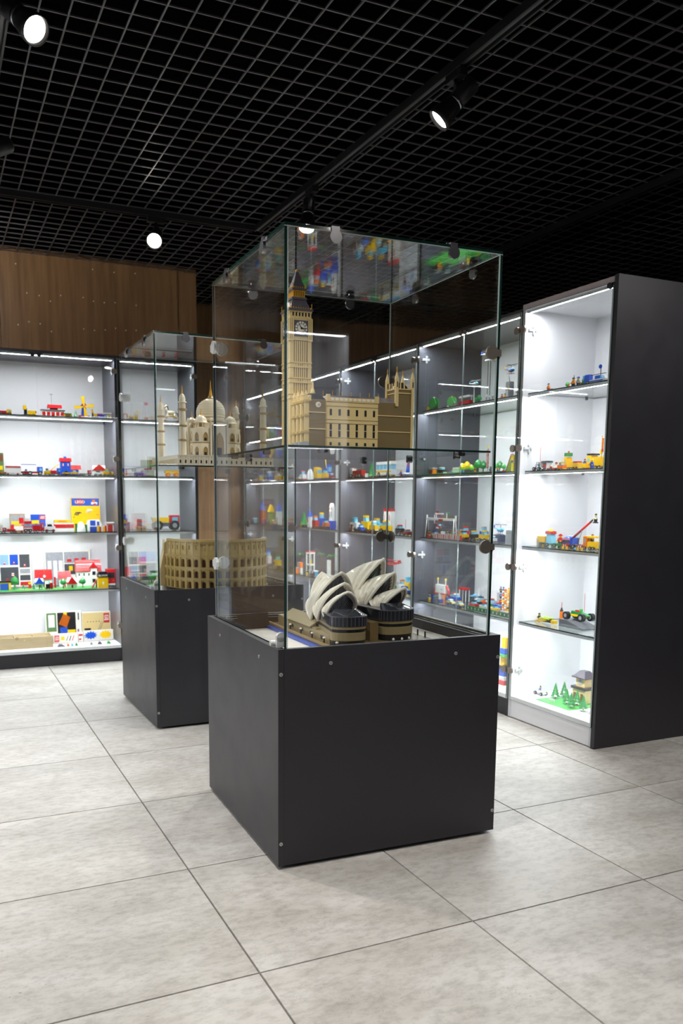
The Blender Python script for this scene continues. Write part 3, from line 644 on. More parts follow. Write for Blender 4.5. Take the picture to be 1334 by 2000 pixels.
        b0 = b; bb = (b[0]+math.cos(a)*.009, b[1]+math.sin(a)*.009); arch(0, .05, .023, .115, bb, a, 'portal_arch')
        for t in (-.043, .043):
            p = P(t, .008, 0); MB().lathe([(.004, zb), (.0035, zt+.035), (.006, zt+.037), (.005, zt+.045), (.001, zt+.052)], p[0], p[1], 8).build('corner_shaft', 'cream', pb)
    for i in range(4):
        a = math.pi/4+i*math.pi/2; base = (cx+(h-q/2)*math.copysign(1, math.cos(a)), cy+(h-q/2)*math.copysign(1, math.sin(a)))
        for lz in (.054, .122): arch(0, lz, .0115, .042, base, a)
    # corner kiosks
    for sx in (-1, 1):
        for sy in (-1, 1):
            kx, ky = cx+sx*.075, cy+sy*.075
            k = MB().lathe([(.030, zt+.002), (.030, zt+.006), (.026, zt+.008)], kx, ky, 12, smooth=False).build('kiosk', 'ivory', o)
            for t in range(8):
                a = t*math.pi/4; MB().cyl(2, kx+.024*math.cos(a), ky+.024*math.sin(a), zt+.018, .0025, .022, 6).build('post', 'cream', k)
            MB().cyl(2, kx, ky, zt+.018, .012, .02, 8).build('core', 'khaki', k)
            MB().lathe([(.036, zt+.028), (.034, zt+.032), (.0285, zt+.034), (.029, zt+.042), (.024, zt+.053), (.013, zt+.061), (.004, zt+.066)], kx, ky, 16).build('cupola', 'ivory', k)
            MB().lathe([(.005, zt+.065), (.0032, zt+.074), (.0006, zt+.098)], kx, ky, 8).build('finial', 'gold', k)
    # drum and onion dome in courses
    dr = MB().lathe([(.070, zt), (.066, zt+.004), (.064, zt+.042), (.068, zt+.045), (.068, zt+.049)], cx, cy, 32).build('drum', 'ivory', o)
    MB().lathe([(.0645, zt+.034), (.0655, zt+.036), (.0655, zt+.040), (.0645, zt+.042)], cx, cy, 32).build('inlay_band', 'khaki', dr)
    prof = [(.064, .231), (.069, .243), (.0715, .256), (.0718, .268), (.070, .280), (.066, .292), (.060, .303), (.051, .314), (.040, .323), (.028, .330), (.018, .335)]
    for i in range(len(prof)-1):
        (r0, z0), (r1, z1) = prof[i], prof[i+1]
        MB().lathe([(max(r0, r1)-.001, z0+.0004), (max(r0, r1), z0+.0012), ((r0+r1)/2+.0003, z1-.0008), (min(r0, r1)-.001, z1)], cx, cy, 36, smooth=False).build('dome_course', 'ivory', dr)
    MB().lathe([(.0615, .231), (.066, .256), (.060, .29), (.04, .318), (.010, .332)], cx, cy, 24).build('dome_core', 'ivory', dr)
    MB().lathe([(.021, .334), (.024, .337), (.014, .341), (.010, .352)], cx, cy, 16).build('lotus_cap', 'khaki', dr)
    MB().lathe([(.010, .345), (.0062, .362), (.0065, .368), (.003, .385), (.0008, .424)], cx, cy, 10).build('finial', 'gold', dr)
mausoleum()

def amphitheatre():
    Z = .6242; o = thing('amphitheatre_model', 'tan brick model of an oval ruined amphitheatre in the farther case', 'brick model', inF(.418, .368, Z), FA)
    A, Bv = .262, .288
    MB().add([((A+.012)*math.cos(2*math.pi*i/48), (Bv+.012)*math.sin(2*math.pi*i/48), z) for z in (.0003, .026) for i in range(48)],
             [(i, (i+1) % 48, 48+(i+1) % 48, 48+i) for i in range(48)]+[tuple(range(48, 96))]).build('base', 'black', o)
    st = [(.026, .052), (.079, .052), (.132, .058), (.191, .080)]
    # one bay: pier, arch opening, cornice; wedge width follows the oval's mean arc
    n = 44
    def bay(h, w, attic):
        m = MB(); d = .016; pw = w*.30; ah = h*.72; ow = w-2*pw*.78; ow /= 2
        m.box(-w/2, -ow, 0, d, 0, h); m.box(ow, w/2, 0, d, 0, h)
        if attic:
            m.box(-ow, ow, 0, d, 0, h*.36); m.box(-ow, ow, 0, d, h*.62, h); m.box(-ow, -ow*.45, 0, d, h*.3, h*.7); m.box(ow*.45, ow, 0, d, h*.3, h*.7)
        else:
            seg = 6; pts = [(ow*math.cos(math.pi*i/seg), ah-ow+ow*math.sin(math.pi*i/seg)) for i in range(seg+1)]
            for i in range(seg):
                (ax, az), (bx, bz) = pts[i], pts[i+1]
                m.add([(ax, 0, az), (bx, 0, bz), (bx, 0, h), (ax, 0, h), (ax, d, az), (bx, d, bz)], [(0, 3, 2, 1), (0, 1, 5, 4)])
            m.add([(-ow, d*.96, 0), (ow, d*.96, 0), (ow, d*.96, h), (-ow, d*.96, h)], [(0, 1, 2, 3)], 1)
        m.cyl(1, 0, 0, 0, .0001, .0001, 3)
        for sx in (-1, 1):
            m.box(sx*(w/2)-sx*w*.17, sx*(w/2), -.0042, 0, h*.06, h*.84) if not attic else m.box(sx*(w/2)-sx*w*.12, sx*(w/2), -.003, 0, h*.04, h*.9)
        m.box(-w/2, w/2, -.006, 0, h*.86, h*.93); m.box(-w/2, w/2, -.0035, 0, h*.93, h); m.box(-w/2, w/2, -.004, 0, 0, h*.05)
        if attic:
            for k in (-1, 0, 1): m.box(k*w*.3-w*.06, k*w*.3+w*.06, -.0065, 0, h*.76, h*.83)
        return m.mesh('arch_bay', ['olive', 'brown'])
    per = math.pi*(3*(A+Bv)-math.sqrt((3*A+Bv)*(A+3*Bv))); w = per/n*1.015
    me = [bay(h, w, k == 3) for k, (z, h) in enumerate(st)]
    lens = []; N = 2000; acc = 0; pr = None
    for i in range(N+1):
        a = 2*math.pi*i/N; p = (A*math.cos(a), Bv*math.sin(a))
        if pr: acc += math.hypot(p[0]-pr[0], p[1]-pr[1])
        lens.append(acc); pr = p
    j = 0
    for i in range(n):
        tgt = acc*(i+.25)/n
        while lens[j] < tgt: j += 1
        a = 2*math.pi*j/N; x, y = A*math.cos(a), Bv*math.sin(a); hd = math.atan2(Bv*math.cos(a), -A*math.sin(a))
        front = -math.sin(a) > -.28
        for k, (z, h) in enumerate(st):
            if k >= 2 and not front: continue
            if k == 3 and -math.sin(a) < .12: continue
            obj('arch_bay', me[k], o, (x, y, z), (0, 0, hd))
    # inner ring, seating tiers and the sloping ruined end buttress
    for k, (f, zz) in enumerate(((.86, .17), (.74, .13), (.62, .09), (.5, .055))):
        MB().add([(A*fx*math.cos(2*math.pi*i/40), Bv*fx*math.sin(2*math.pi*i/40), z) for fx, z in ((f, .026), (f, zz), (f-.1, zz), (f-.1, .026)) for i in range(40)],
                 [(q*40+i, q*40+(i+1) % 40, (q+1)*40+(i+1) % 40, (q+1)*40+i) for q in range(3) for i in range(40)]).build('seating_tier', ['khaki', 'olive'][k % 2], o)
    for sx in (-1,):
        MB().prism([(-A-.002, .026), (-A-.048, .026), (-A-.006, .21), (-A-.002, .262)], 1, .005, .05).build('buttress', 'tan', o)
        MB().prism([(-A+.02, .19), (-A-.008, .19), (-A-.006, .245), (-A+.02, .262)], 1, .005, .03).build('ruined_wall', 'olive', o)
    MB().cyl(2, 0, 0, .030, .11, .008, 28).build('arena', 'dtan', o)
amphitheatre()

def shells_hall():
    Z = .6242; o = thing('shell_roof_hall_model', 'white and tan brick model of a harbour hall with sail shaped roofs', 'brick model', inN(0, 0, Z), NA)
    x0, x1, y0, y1 = .215, .612, .045, .700
    MB().box(x0-.014, x0+.004, y0, y1, .0003, .010).build('water_strip', 'blue', o)
    pl = MB().box(x0, x1, y0, y1, .0003, .014).build('quay', 'dtan', o)
    MB().box(x0, x0+.012, y0, y1, .014, .020).build('kerb', 'khaki', pl)
    MB().box(x0+.03, x1-.02, .30, .66, .014, .050).build('podium', 'drab', pl)
    # long gabled podium block toward the far left with stepped roof and small openings
    bl = MB().prism([(x0+.026, .014), (x0+.026, .048), (x0+.066, .072), (x0+.11, .060), (x0+.11, .014)], 1, .34, .60).build('side_block', 'drab', o)
    MB().prism([(x0+.023, .047), (x0+.066, .0745), (x0+.066, .0785), (x0+.021, .051)], 1, .335, .605).build('roof_edge', 'drab', bl)
    for k in range(9): MB().box(x0+.068, x0+.16, .35+k*.027, .362+k*.027, .060, .066-.0005*k).build('step', 'tan', bl)
    for k in range(4):
        MB().box(x0+.024, x0+.03, .225+k*.09, .25+k*.09, .026, .036).build('window', 'black', bl)
    MB().box(x0+.026, x0+.10, .16, .34, .014, .045).build('terrace', 'drab', pl)
    for k in range(5):
        b = MB().cyl(2, x0+.016, .10+k*.10, .026, .0028, .016, 8).build('bollard', 'black', o); MB().lathe([(.005, .0335), (.0045, .037), (.001, .039)], x0+.016, .10+k*.10, 10).build('globe', 'cream', b)
    for k in range(4): MB().cyl(2, x1-.010, .20+k*.05, .024, .0028, .020, 8).build('bollard', 'black', o)
    def base(cx, cy, r, front, h, ang):
        # stacked rounded bands below the shells: tan and black courses
        c, s = math.cos(ang), math.sin(ang)
        def ring(rr, z0, z1, nm, mm, par):
            pts = []
            for i in range(13):
                a = math.pi+math.pi*i/12; pts.append((rr*math.cos(a), rr*.62*math.sin(a)))
            pts += [(rr, .17), (-rr, .17)]
            pts = [(cx+c*a-s*b, cy+s*a+c*b) for a, b in pts]
            return MB().prism(pts, 2, z0, z1).build(nm, mm, par)
        g = ring(r*.97, .014, .034, 'base_band', 'black', o)
        ring(r, .034, .060, 'base_band', 'drab', g); ring(r*.98, .060, .070, 'base_band', 'black', g); ring(r*1.01, .070, .079, 'base_band', 'drab', g)
        ring(r*1.05, .079, h, 'glazed_band', 'tsmoke', g); ring(r*1.08, h, h+.003, 'band_cap', 'slate', g)
        for i in range(15):
            a = math.pi+math.pi*i/14; lx, ly = r*1.056*math.cos(a), r*1.056*.62*math.sin(a)
            MB().cyl(2, cx+c*lx-s*ly, cy+s*lx+c*ly, (.079+h)/2, .0012, h-.08, 5).build('mullion', 'slate', g)
        for i in (-1, 0, 1):
            lx, ly = r*.5*i, -r*.6*(1-.12*abs(i)); MB().lathe([(.004, .016), (.0045, .021), (.001, .024)], cx+c*lx-s*ly, cy+s*lx+c*ly, 8).build('round_stud', 'white', g)
        # dark sloping glass porch above
        pr = []
        for k, (f, z) in enumerate(((1., h+.003), (.82, h+.012), (.6, h+.020))):
            for i in range(13):
                a = math.pi+math.pi*i/12; lx, ly = r*f*math.cos(a), r*f*.62*math.sin(a)+.02*k; pr.append((cx+c*lx-s*ly, cy+s*lx+c*ly, z))
        MB().add(pr, [(q*13+i, q*13+i+1, (q+1)*13+i+1, (q+1)*13+i) for q in range(2) for i in range(12)]).build('porch_glass', 'tsmoke', g)
    def shell(px, py, zfoot, w, hgt, back, ang, lean, par=None):
        # px,py: plan point under the mouth; the ridge runs back by 'back'; the tip leans forward by 'lean'
        c, s = math.cos(ang), math.sin(ang)
        def G(a, b, z): return Vector((px+c*a-s*b, py+s*a+c*b, z))
        T = Vector((0, -lean, hgt)); K = Vector((0, back, hgt*.42)); nW, nR = 16, 10
        grp = MB(); outs = []
        for sd in (-1, 1):
            Ft = Vector((sd*w, .0, 0)); vs = []
            for i in range(nW+1):
                t = i/nW; P = T.lerp(K, t)+Vector((0, 0, hgt*.10*math.sin(math.pi*t)))
                for j in range(nR+1):
                    q = j/nR
                    rb = .0026*(1 if i % 3 < 2 else -1)*(.3+.7*q)*(1 if 0 < j < nR else 0)
                    xx = w*(1-q**1.75)+w*.22*math.sin(math.pi*q)
                    p = Ft.lerp(P, q); p.x = sd*(xx+rb); p.z += hgt*.07*math.sin(math.pi*q)+rb; p.y += -.006*math.sin(math.pi*q)*(1-t)
                    vs.append(G(p.x, p.y, zfoot+p.z))
            fs = []
            for i in range(nW):
                for j in range(nR):
                    a, b = i*(nR+1)+j, (i+1)*(nR+1)+j
                    fs.append((a, b, b+1, a+1) if sd < 0 else (a, a+1, b+1, b))
            grp.add(vs, fs, 0, False); outs.append([vs[j] for j in range(nR+1)])
        me = grp.build('roof_shell', 'offwhite', o)
        md = me.modifiers.new('thick', 'SOLIDIFY'); md.thickness = .0035; md.offset = 0
        rim = outs[0]+outs[1][::-1][1:]
        MB().tube(rim, .0052, 6).build('shell_rim', 'offwhite', me)
        # dark glass infill a little behind the mouth
        off = G(0, .012, 0)-G(0, 0, 0); cen = (rim[0]+rim[-1])/2+off
        inn = [cen+(p+off-cen)*.95 for p in rim]
        gl = MB().add([cen]+inn, [(0, i+1, i+2) for i in range(len(inn)-1)]).build('mouth_glass', 'tsmoke', me)
        for k in range(2, len(inn)-2):
            MB().tube([Vector((inn[k].x, inn[k].y, cen.z))*0+cen.lerp(inn[k], .12), inn[k].lerp(off*-.3+inn[k], 1)], .0011, 4).build('mullion', 'slate', me)
        return me
    # left hall turned toward the aisle, right hall turned away
    a1, a2 = R(6), R(30)
    base(.292, .150, .057, .1, .108, R(-10)); base(.496, .212, .062, .1, .112, R(6))
    def roof(tip, ang, w, zf, back, lean):
        # tip: measured point of the shell's beak; the feet stand 'lean' behind it
        shell(tip[0]-math.sin(ang)*lean, tip[1]+math.cos(ang)*lean, zf, w, tip[2]-Z-zf, back, ang, lean)
    roof((.306, .185, .804), a1, .047, .088, .06, .058); roof((.320, .240, .827), a1, .058, .074, .08, .074); roof((.338, .300, .856), a1, .066, .062, .10, .090)
    roof((.352, .50, .838), a1+math.pi, .058, .056, .07, .060)
    roof((.545, .245, .802), a2, .050, .094, .07, .070); roof((.545, .320, .848), a2, .062, .080, .10, .090); roof((.545, .400, .890), a2, .070, .066, .13, .105)
    roof((.47, .60, .826), a2+math.pi, .062, .056, .08, .070)
    MB().box(.395, .425, .20, .30, .014, .075).build('link_wall', 'dtan', o)
shells_hall()
# small black sign card leaning in the back corner of the near case
sg = thing('sign_card', 'black tilted sign card at the back left of the near case', 'sign', inN(.150, .655, .6242), NA+R(6))
MB().add([(-.062, 0, .001), (.062, 0, .001), (.062, .014, .056), (-.062, .014, .056), (-.062, .003, .001), (.062, .003, .001), (.062, .017, .056), (-.062, .017, .056)],
         [(0, 1, 2, 3), (7, 6, 5, 4), (0, 4, 5, 1), (3, 2, 6, 7), (0, 3, 7, 4), (1, 5, 6, 2)]).build('card', 'lamp_black', sg)
MB().box(-.06, .06, .004, .03, .0003, .002).build('card_foot', 'lamp_black', sg)
# ------------------------------------------------------------------ small brick toys
# a toy is built in millimetres: x along the shelf, y away from the viewer, z up
CACHE = {}
class Toy:
    def __init__(s, name, label, cat, group=None):
        s.o = thing(name, label, cat, group=group)
    def part(s, name, m, fn, par=None):
        b = MB(); fn(b); return b.build(name, m, par or s.o, .001)
    def box(s, name, m, x0, x1, y0, y1, z0, z1, studs=False, par=None):
        b = MB().box(x0, x1, y0, y1, z0, z1)
        if studs: b.studs(x0, x1, y0, y1, z1, 8, cap=48)
        return b.build(name, m, par or s.o, .001)
    def wheel(s, x, y, r, w=7, hub='lgrey', tyre='black', n=14):
        key = ('w', round(r, 1), w, hub, tyre)
        if key not in CACHE:
            CACHE[key] = (MB().cyl(1, 0, 0, 0, r, w, n).mesh('wheel', tyre, .001), MB().cyl(1, 0, 0, 0, r*.5, w+1.2, 10).mesh('hub', hub, .001))
        a, b = CACHE[key]; wo = obj('wheel', a, s.o, (x*.001, y*.001, r*.001)); obj('hub', b, wo)
    def wheels(s, xs, D, r, **k):
        for x in xs:
            for sg in (-1, 1): s.wheel(x, sg*(D/2-1), r, **k)
    def cyl(s, name, m, axis, x, y, z, r, h, n=12, r2=None, par=None):
        return s.part(name, m, lambda b: b.cyl(axis, x, y, z, r, h, n, 0, r2), par)
    def gable(s, name, m, x0, x1, y0, y1, z0, z1, axis=0, par=None):
        def f(b):
            if axis == 0: b.prism([(y0, z0), (y1, z0), ((y0+y1)/2, z1)], 0, x0, x1)
            else: b.prism([(x0, z0), (x1, z0), ((x0+x1)/2, z1)], 1, y0, y1)
        return s.part(name, m, f, par)
def car(t, L, H, D, body, roof=None, glass='tblue', sgn=1, low=False, hub='lgrey'):
    r = max(4., min(H*.27, L*.13))
    t.box('chassis', 'black' if body != 'black' else 'dgrey', -L*.46, L*.46, -D*.42, D*.42, r*.7, r*1.3)
    t.box('body', body, -L/2, L/2, -D/2, D/2, r*1.3, H*.62, True)
    if not low:
        t.part('windscreen', glass, lambda b: b.frus(-L*.22, L*.24, -D*.42, D*.42, H*.62, -L*.2, L*.13, -D*.4, D*.4, H*.9) if sgn > 0 else b.frus(-L*.24, L*.22, -D*.42, D*.42, H*.62, -L*.13, L*.2, -D*.4, D*.4, H*.9))
        t.box('roof', roof or body, -L*.22, L*.16, -D*.44, D*.44, H*.88, H, True)
    t.box('bumper', roof or 'lgrey', sgn*L/2, sgn*(L/2+2.5), -D*.45, D*.45, r*1.1, r*1.8)
    t.wheels((-L*.31, L*.31), D, r, hub=hub)
def truck(t, L, H, D, cab, chas, load=None, kind='box', sgn=1, cabH=None, axles=3, hub='lgrey', glass='tblue'):
    r = max(4.5, min(H*.2, L*.1)); cl = min(L*.3, 34); cH = cabH or H*.92
    t.box('chassis', chas, -L/2, L/2, -D*.4, D*.4, r*.9, r*1.7)
    xa, xb = sgn*(L/2-cl), sgn*L/2
    c = t.box('cab', cab, xa, xb, -D/2, D/2, r*1.7, cH, True)
    t.box('windscreen', glass, xb-sgn*3, xb+sgn*.8, -D*.4, D*.4, cH*.55, cH*.86, par=c)
    t.box('side_window', glass, xa+sgn*cl*.4, xb-sgn*5, -D/2-.6, -D/2+2, cH*.55, cH*.84, par=c)
    xe = -sgn*L/2; xs = xa-sgn*3
    if kind == 'box': t.box('cargo_box', load, xs, xe, -D/2, D/2, r*1.8, H, True)
    elif kind == 'flat': t.box('load', load, xs, xe, -D/2, D/2, r*1.8, r*1.8+(H-r*1.8)*.45, True)
    elif kind == 'tip':
        t.part('tipper', load, lambda b: (b.frus(min(xs, xe), max(xs, xe), -D*.42, D*.42, r*1.9, min(xs, xe)-2, max(xs, xe)+2, -D*.55, D*.55, H*.82)))
    elif kind == 'tank': t.cyl('tank', load, 0, (xs+xe)/2, 0, r*1.9+D*.42, D*.42, abs(xs-xe), 16)
    elif kind == 'ladder':
        t.box('body', load, xs, xe, -D/2, D/2, r*1.8, H*.7, True)
        def f(b):
            for yy in (-4, 4): b.box(xe-sgn*4, xs, yy-1, yy+1, H*.84, H*.9)
            for k in range(8):
                xx = xe+(xs-xe)*(k+.5)/8; b.box(xx-.8, xx+.8, -4, 4, H*.845, H*.895)
        t.part('ladder', 'lgrey', f); t.cyl('turntable', 'dgrey', 2, (xs+xe)/2, 0, H*.77, 6, H*.14)
    elif kind == 'crane':
        t.box('body', load, xs, xe, -D/2, D/2, r*1.8, H*.45, True)
        t.part('boom', 'yellow', lambda b: b.tube([((xs+xe)/2, 0, H*.45), (xe-sgn*2, 0, H*1.35)], 2.6, 4)); t.cyl('turntable', 'black', 2, (xs+xe)/2, 0, H*.5, 6, H*.12)
    n = axles; xs_ = [sgn*(L/2-cl*.5)]+[-sgn*(L/2-r*1.6-k*r*2.5) for k in range(n-1)]
    t.wheels(xs_, D, r, hub=hub)
def bus(t, L, H, D, body, roof, stripe=None, sgn=1):
    r = max(4.5, H*.17)
    b = t.box('body', body, -L/2, L/2, -D/2, D/2, r*.9, H*.5); t.box('window_band', 'tblue', -L*.48, L*.485, -D*.48, D*.48, H*.5, H*.82)
    for k in range(5): t.box('pillar', body, -L/2+k*L/4.2, -L/2+k*L/4.2+3, -D/2, D/2, H*.5, H*.82)
    t.box('roof', roof, -L/2, L/2, -D/2, D/2, H*.82, H, True)
    if stripe: t.box('stripe', stripe, -L*.501, L*.501, -D*.505, -D*.48, H*.32, H*.42)
    t.wheels((-L*.3, L*.3), D, r)
def house(t, L, H, D, wall, roof, door='red', axis=0, nw=3, eave=5, chimney=None, wallH=.6, win='tblue', frame='white', storeys=1):
    wh = H*wallH; w = t.box('walls', wall, -L/2, L/2, -D/2, D/2, 0, wh)
    t.gable('roof', roof, -L/2-eave, L/2+eave, -D/2-eave, D/2+eave, wh, H, axis)
    if axis == 1: t.gable('gable_wall', wall, -L/2, L/2, -D/2-.4, D/2, wh-.5, H*.95-2)
    rows = 2 if axis == 0 else 0
    for k in range(4):
        if axis == 0: t.box('roof_course', roof, -L/2-eave-.5, L/2+eave+.5, -D/2-eave+(D/2+eave)*k/4-1, -D/2-eave+(D/2+eave)*k/4+2, wh+(H-wh)*k/4, wh+(H-wh)*k/4+1.8)
    for s_ in range(storeys):
        z0 = wh*(s_+.38)/storeys; z1 = wh*(s_+.8)/storeys
        for k in range(nw):
            x = -L/2+L*(k+.5)/nw
            if k == nw//2 and s_ == 0: t.box('door', door, x-5, x+5, -D/2-1, -D/2+1, 0, z1, par=w)
            else:
                f = t.box('window', frame, x-5.5, x+5.5, -D/2-1, -D/2+1, z0, z1, par=w); t.box('window_pane', win, x-4, x+4, -D/2-1.5, -D/2, z0+1.5, z1-1.5, par=w)
    if chimney: t.box('chimney', chimney, L*.2, L*.2+9, -4, 5, H*.75, H*1.1)
def flat_house(t, L, H, D, wall, roof, door='red', nw=3, win='tblue'):
    w = t.box('walls', wall, -L/2, L/2, -D/2, D/2, 0, H*.86); t.box('roof', roof, -L/2-3, L/2+3, -D/2-3, D/2+3, H*.86, H, True)
    for k in range(nw):
        x = -L/2+L*(k+.5)/nw
        t.box('door' if k == nw//2 else 'window', door if k == nw//2 else win, x-L/nw*.34, x+L/nw*.34, -D/2-1, -D/2+1, 0 if k == nw//2 else H*.3, H*.72, par=w)
def pine(t, H):
    r = H*.3
    t.part('foliage', 'green', lambda b: [b.lathe([(r*(1-k*.2), H*(.12+.17*k)), (r*(1-k*.2)*.92, H*(.15+.17*k)), (r*(.34-k*.06), H*(.36+.17*k))], 0, 0, 9, smooth=False) for k in range(4)] and b.lathe([(r*.28, H*.78), (.4, H)], 0, 0, 9, smooth=False))
    t.cyl('trunk', 'brown', 2, 0, 0, H*.08, H*.05, H*.16, 8)
def round_tree(t, H, m='green'):
    t.part('foliage', m, lambda b: b.lathe([(H*.08, H*.35), (H*.28, H*.45), (H*.32, H*.62), (H*.24, H*.82), (H*.06, H)], 0, 0, 10, smooth=False)); t.cyl('trunk', 'brown', 2, 0, 0, H*.2, H*.05, H*.4, 8)
def fig(t, torso='red', legs='blue', hat='black', H=40., hatkind='hair', arm=0., x=0., y=0., z=0., k=None):
    s_ = H/40.
    def f(b, *q): pass
    l = MB();
    for sg in (-1, 1): l.box(x+sg*.6*s_, x+sg*7*s_, y-4*s_, y+4*s_, z, z+11.5*s_)
    l.box(x-7.6*s_, x+7.6*s_, y-4*s_, y+4*s_, z+11.5*s_, z+14.5*s_); l.build('legs', legs, t.o, .001)
    b = MB().frus(x-7.6*s_, x+7.6*s_, y-4*s_, y+4*s_, z+14.5*s_, x-5.6*s_, x+5.6*s_, y-3.6*s_, y+3.6*s_, z+27*s_); bo = b.build('torso', torso, t.o, .001)
    a = MB()
    for sg in (-1, 1): a.tube([(x+sg*6.2*s_, y, z+25.5*s_), (x+sg*9*s_, y-2*s_, z+20*s_), (x+sg*9*s_, y-6*s_, z+(16+arm)*s_)], 2.1*s_, 6)
    ao = a.build('arms', torso, t.o, .001)
    h = MB()
    for sg in (-1, 1): h.cyl(1, x+sg*9*s_, y-7.5*s_, z+(15.5+arm)*s_, 2.2*s_, 3*s_, 8)
    h.build('hands', 'skin', ao, .001)
    MB().lathe([(3*s_, z+27*s_), (5*s_, z+28.5*s_), (5*s_, z+35*s_), (3*s_, z+36.5*s_)], x, y, 12).build('head', 'skin', t.o, .001)
    if hat:
        m = MB().lathe([(5.6*s_, z+33*s_), (5.8*s_, z+36*s_), (4.2*s_, z+39*s_), (1*s_, z+40*s_)], x, y, 12)
        if hatkind == 'cap': m.box(x-4*s_, x+4*s_, y-9*s_, y, z+33*s_, z+34.2*s_)
        m.build('hat', hat, t.o, .001)
def heli(t, L, H, body, trim, rotor='black', sgn=1, z=0):
    D = L*.22
    t.part('fuselage', body, lambda b: b.lathe([(1, -L*.3), (D*.42, -L*.24), (D*.5, 0), (D*.44, L*.18), (1, L*.26)], 0, 0, 12) and [b.v.__setitem__(i, (sgn*v[2]*.8+sgn*L*.12, v[0], v[1]+z+H*.42)) for i, v in enumerate(b.v)])
    t.part('canopy', 'tblue', lambda b: b.lathe([(1, L*.02), (D*.46, L*.06), (D*.44, L*.16), (1, L*.27)], 0, 0, 12) and [b.v.__setitem__(i, (sgn*v[2]*.8+sgn*L*.14, v[0], v[1]+z+H*.47)) for i, v in enumerate(b.v)])
    t.part('tail_boom', body, lambda b: b.tube([(sgn*-L*.05, 0, z+H*.5), (-sgn*L*.5, 0, z+H*.62)], [D*.2, D*.09], 6)); t.box('tail_fin', trim, -sgn*L*.5, -sgn*L*.42, -1, 1, z+H*.55, z+H*.9)
    t.box('stripe', trim, -L*.08, L*.2, -D*.52, D*.52, z+H*.36, z+H*.42)
    t.cyl('rotor_mast', 'dgrey', 2, sgn*L*.1, 0, z+H*.8, 1.6, H*.3, 8)
    ro = t.box('rotor_blade', rotor, sgn*L*.1-L*.5, sgn*L*.1+L*.5, -2.2, 2.2, z+H*.93, z+H*.97); t.box('rotor_blade', rotor, sgn*L*.1-2.2, sgn*L*.1+2.2, -L*.3, L*.3, z+H*.93, z+H*.97)
    for sg in (-1, 1):
        t.part('skid', 'black', lambda b: b.tube([(-L*.2, sg*D*.4, z+3), (L*.3, sg*D*.4, z+1.2)], 1.2, 6) and b.tube([(0, sg*D*.4, z+2), (0, sg*D*.25, z+H*.3)], 1, 5) and b.tube([(L*.15, sg*D*.4, z+2), (L*.15, sg*D*.25, z+H*.3)], 1, 5))
def biplane(t, L, H, c1, c2, z=0):
    t.part('fuselage', c1, lambda b: b.frus(-L*.1, L*.1, -L*.4, L*.3, z+H*.3, -L*.08, L*.08, -L*.42, L*.3, z+H*.55)); 
    t.box('wing', c1, -L/2, L/2, -L*.3, -L*.1, z+H*.28, z+H*.34); t.box('wing', c1, -L/2, L/2, -L*.3, -L*.1, z+H*.85, z+H*.92)
    t.part('struts', c2, lambda b: [b.box(x-1, x+1, -L*.2-1, -L*.2+1, z+H*.34, z+H*.85) for x in (-L*.4, -L*.15, L*.15, L*.4)])
    t.box('tail', c2, -L*.2, L*.2, L*.25, L*.44, z+H*.45, z+H*.5); t.box('tail_fin', c1, -1, 1, L*.24, L*.44, z+H*.5, z+H*.8)
    t.box('propeller', 'black', -2, 2, -L*.45, -L*.42, z, z+H*.85); t.wheels((0,), L*.3, H*.16)
def buggy(t, L, H, c, hub='lgrey', R_=None, cage='black'):
    r = R_ or H*.3
    t.box('chassis', 'black', -L*.4, L*.4, -8, 8, r*.8, r*1.2); t.box('seat', c, -L*.12, L*.14, -7, 7, r*1.2, r*1.8); t.box('nose', c, L*.14, L*.46, -6, 6, r*1.0, r*1.5, True)
    t.part('roll_cage', cage, lambda b: [b.tube([(-L*.18, s_*8, r*1.2), (-L*.12, s_*7, H*.8), (L*.1, s_*7, H*.8), (L*.24, s_*8, r*1.2)], 1.3, 6) for s_ in (-1, 1)])
    t.wheels((-L*.34, L*.34), 26, r, hub=hub, w=9)
def plate(t, L, D, m, studs=True, h=3.2):
    b = MB().box(-L/2, L/2, -D/2, D/2, .2, h)
    if studs: b.studs(-L/2, L/2, -D/2, D/2, h, 9, n=5, cap=420)
    b.build('studded_plate', m, t.o, .001)
def pack(t, L, H, D, side, lean, fn):
    # flat printed carton; lean in degrees tips the top away from the viewer
    b = MB().box(-L/2, L/2, 0, D, 0, H).build('carton', side, t.o, .001, rot=(R(-lean), 0, 0), loc=(0, 0, .0004+D*.001*math.sin(R(lean))))
    if fn: fn(b)
    return b
def pr(b, m, x0, x1, z0, z1, d=.5, nm='printed_panel'):
    return MB().box(x0, x1, -d, 0, z0, z1).build(nm, m, b, .001)
def word(b, s_, size, m, x, z, d=.9, sx=1., bold=0.):
    return text('lettering', s_, size*.001, m, b, (x*.001, -d*.001, z*.001), (R(90), 0, 0), .0001, sx, bold*.001)
def logo(b, x, z, w, h):
    # red plate with the white word mark
    p = pr(b, 'red', x-w/2, x+w/2, z-h/2, z+h/2, .8, 'logo_plate'); word(b, 'LEGO', h*.8, 'white', x, z, 1.2, w/(h*2.5), h*.02)

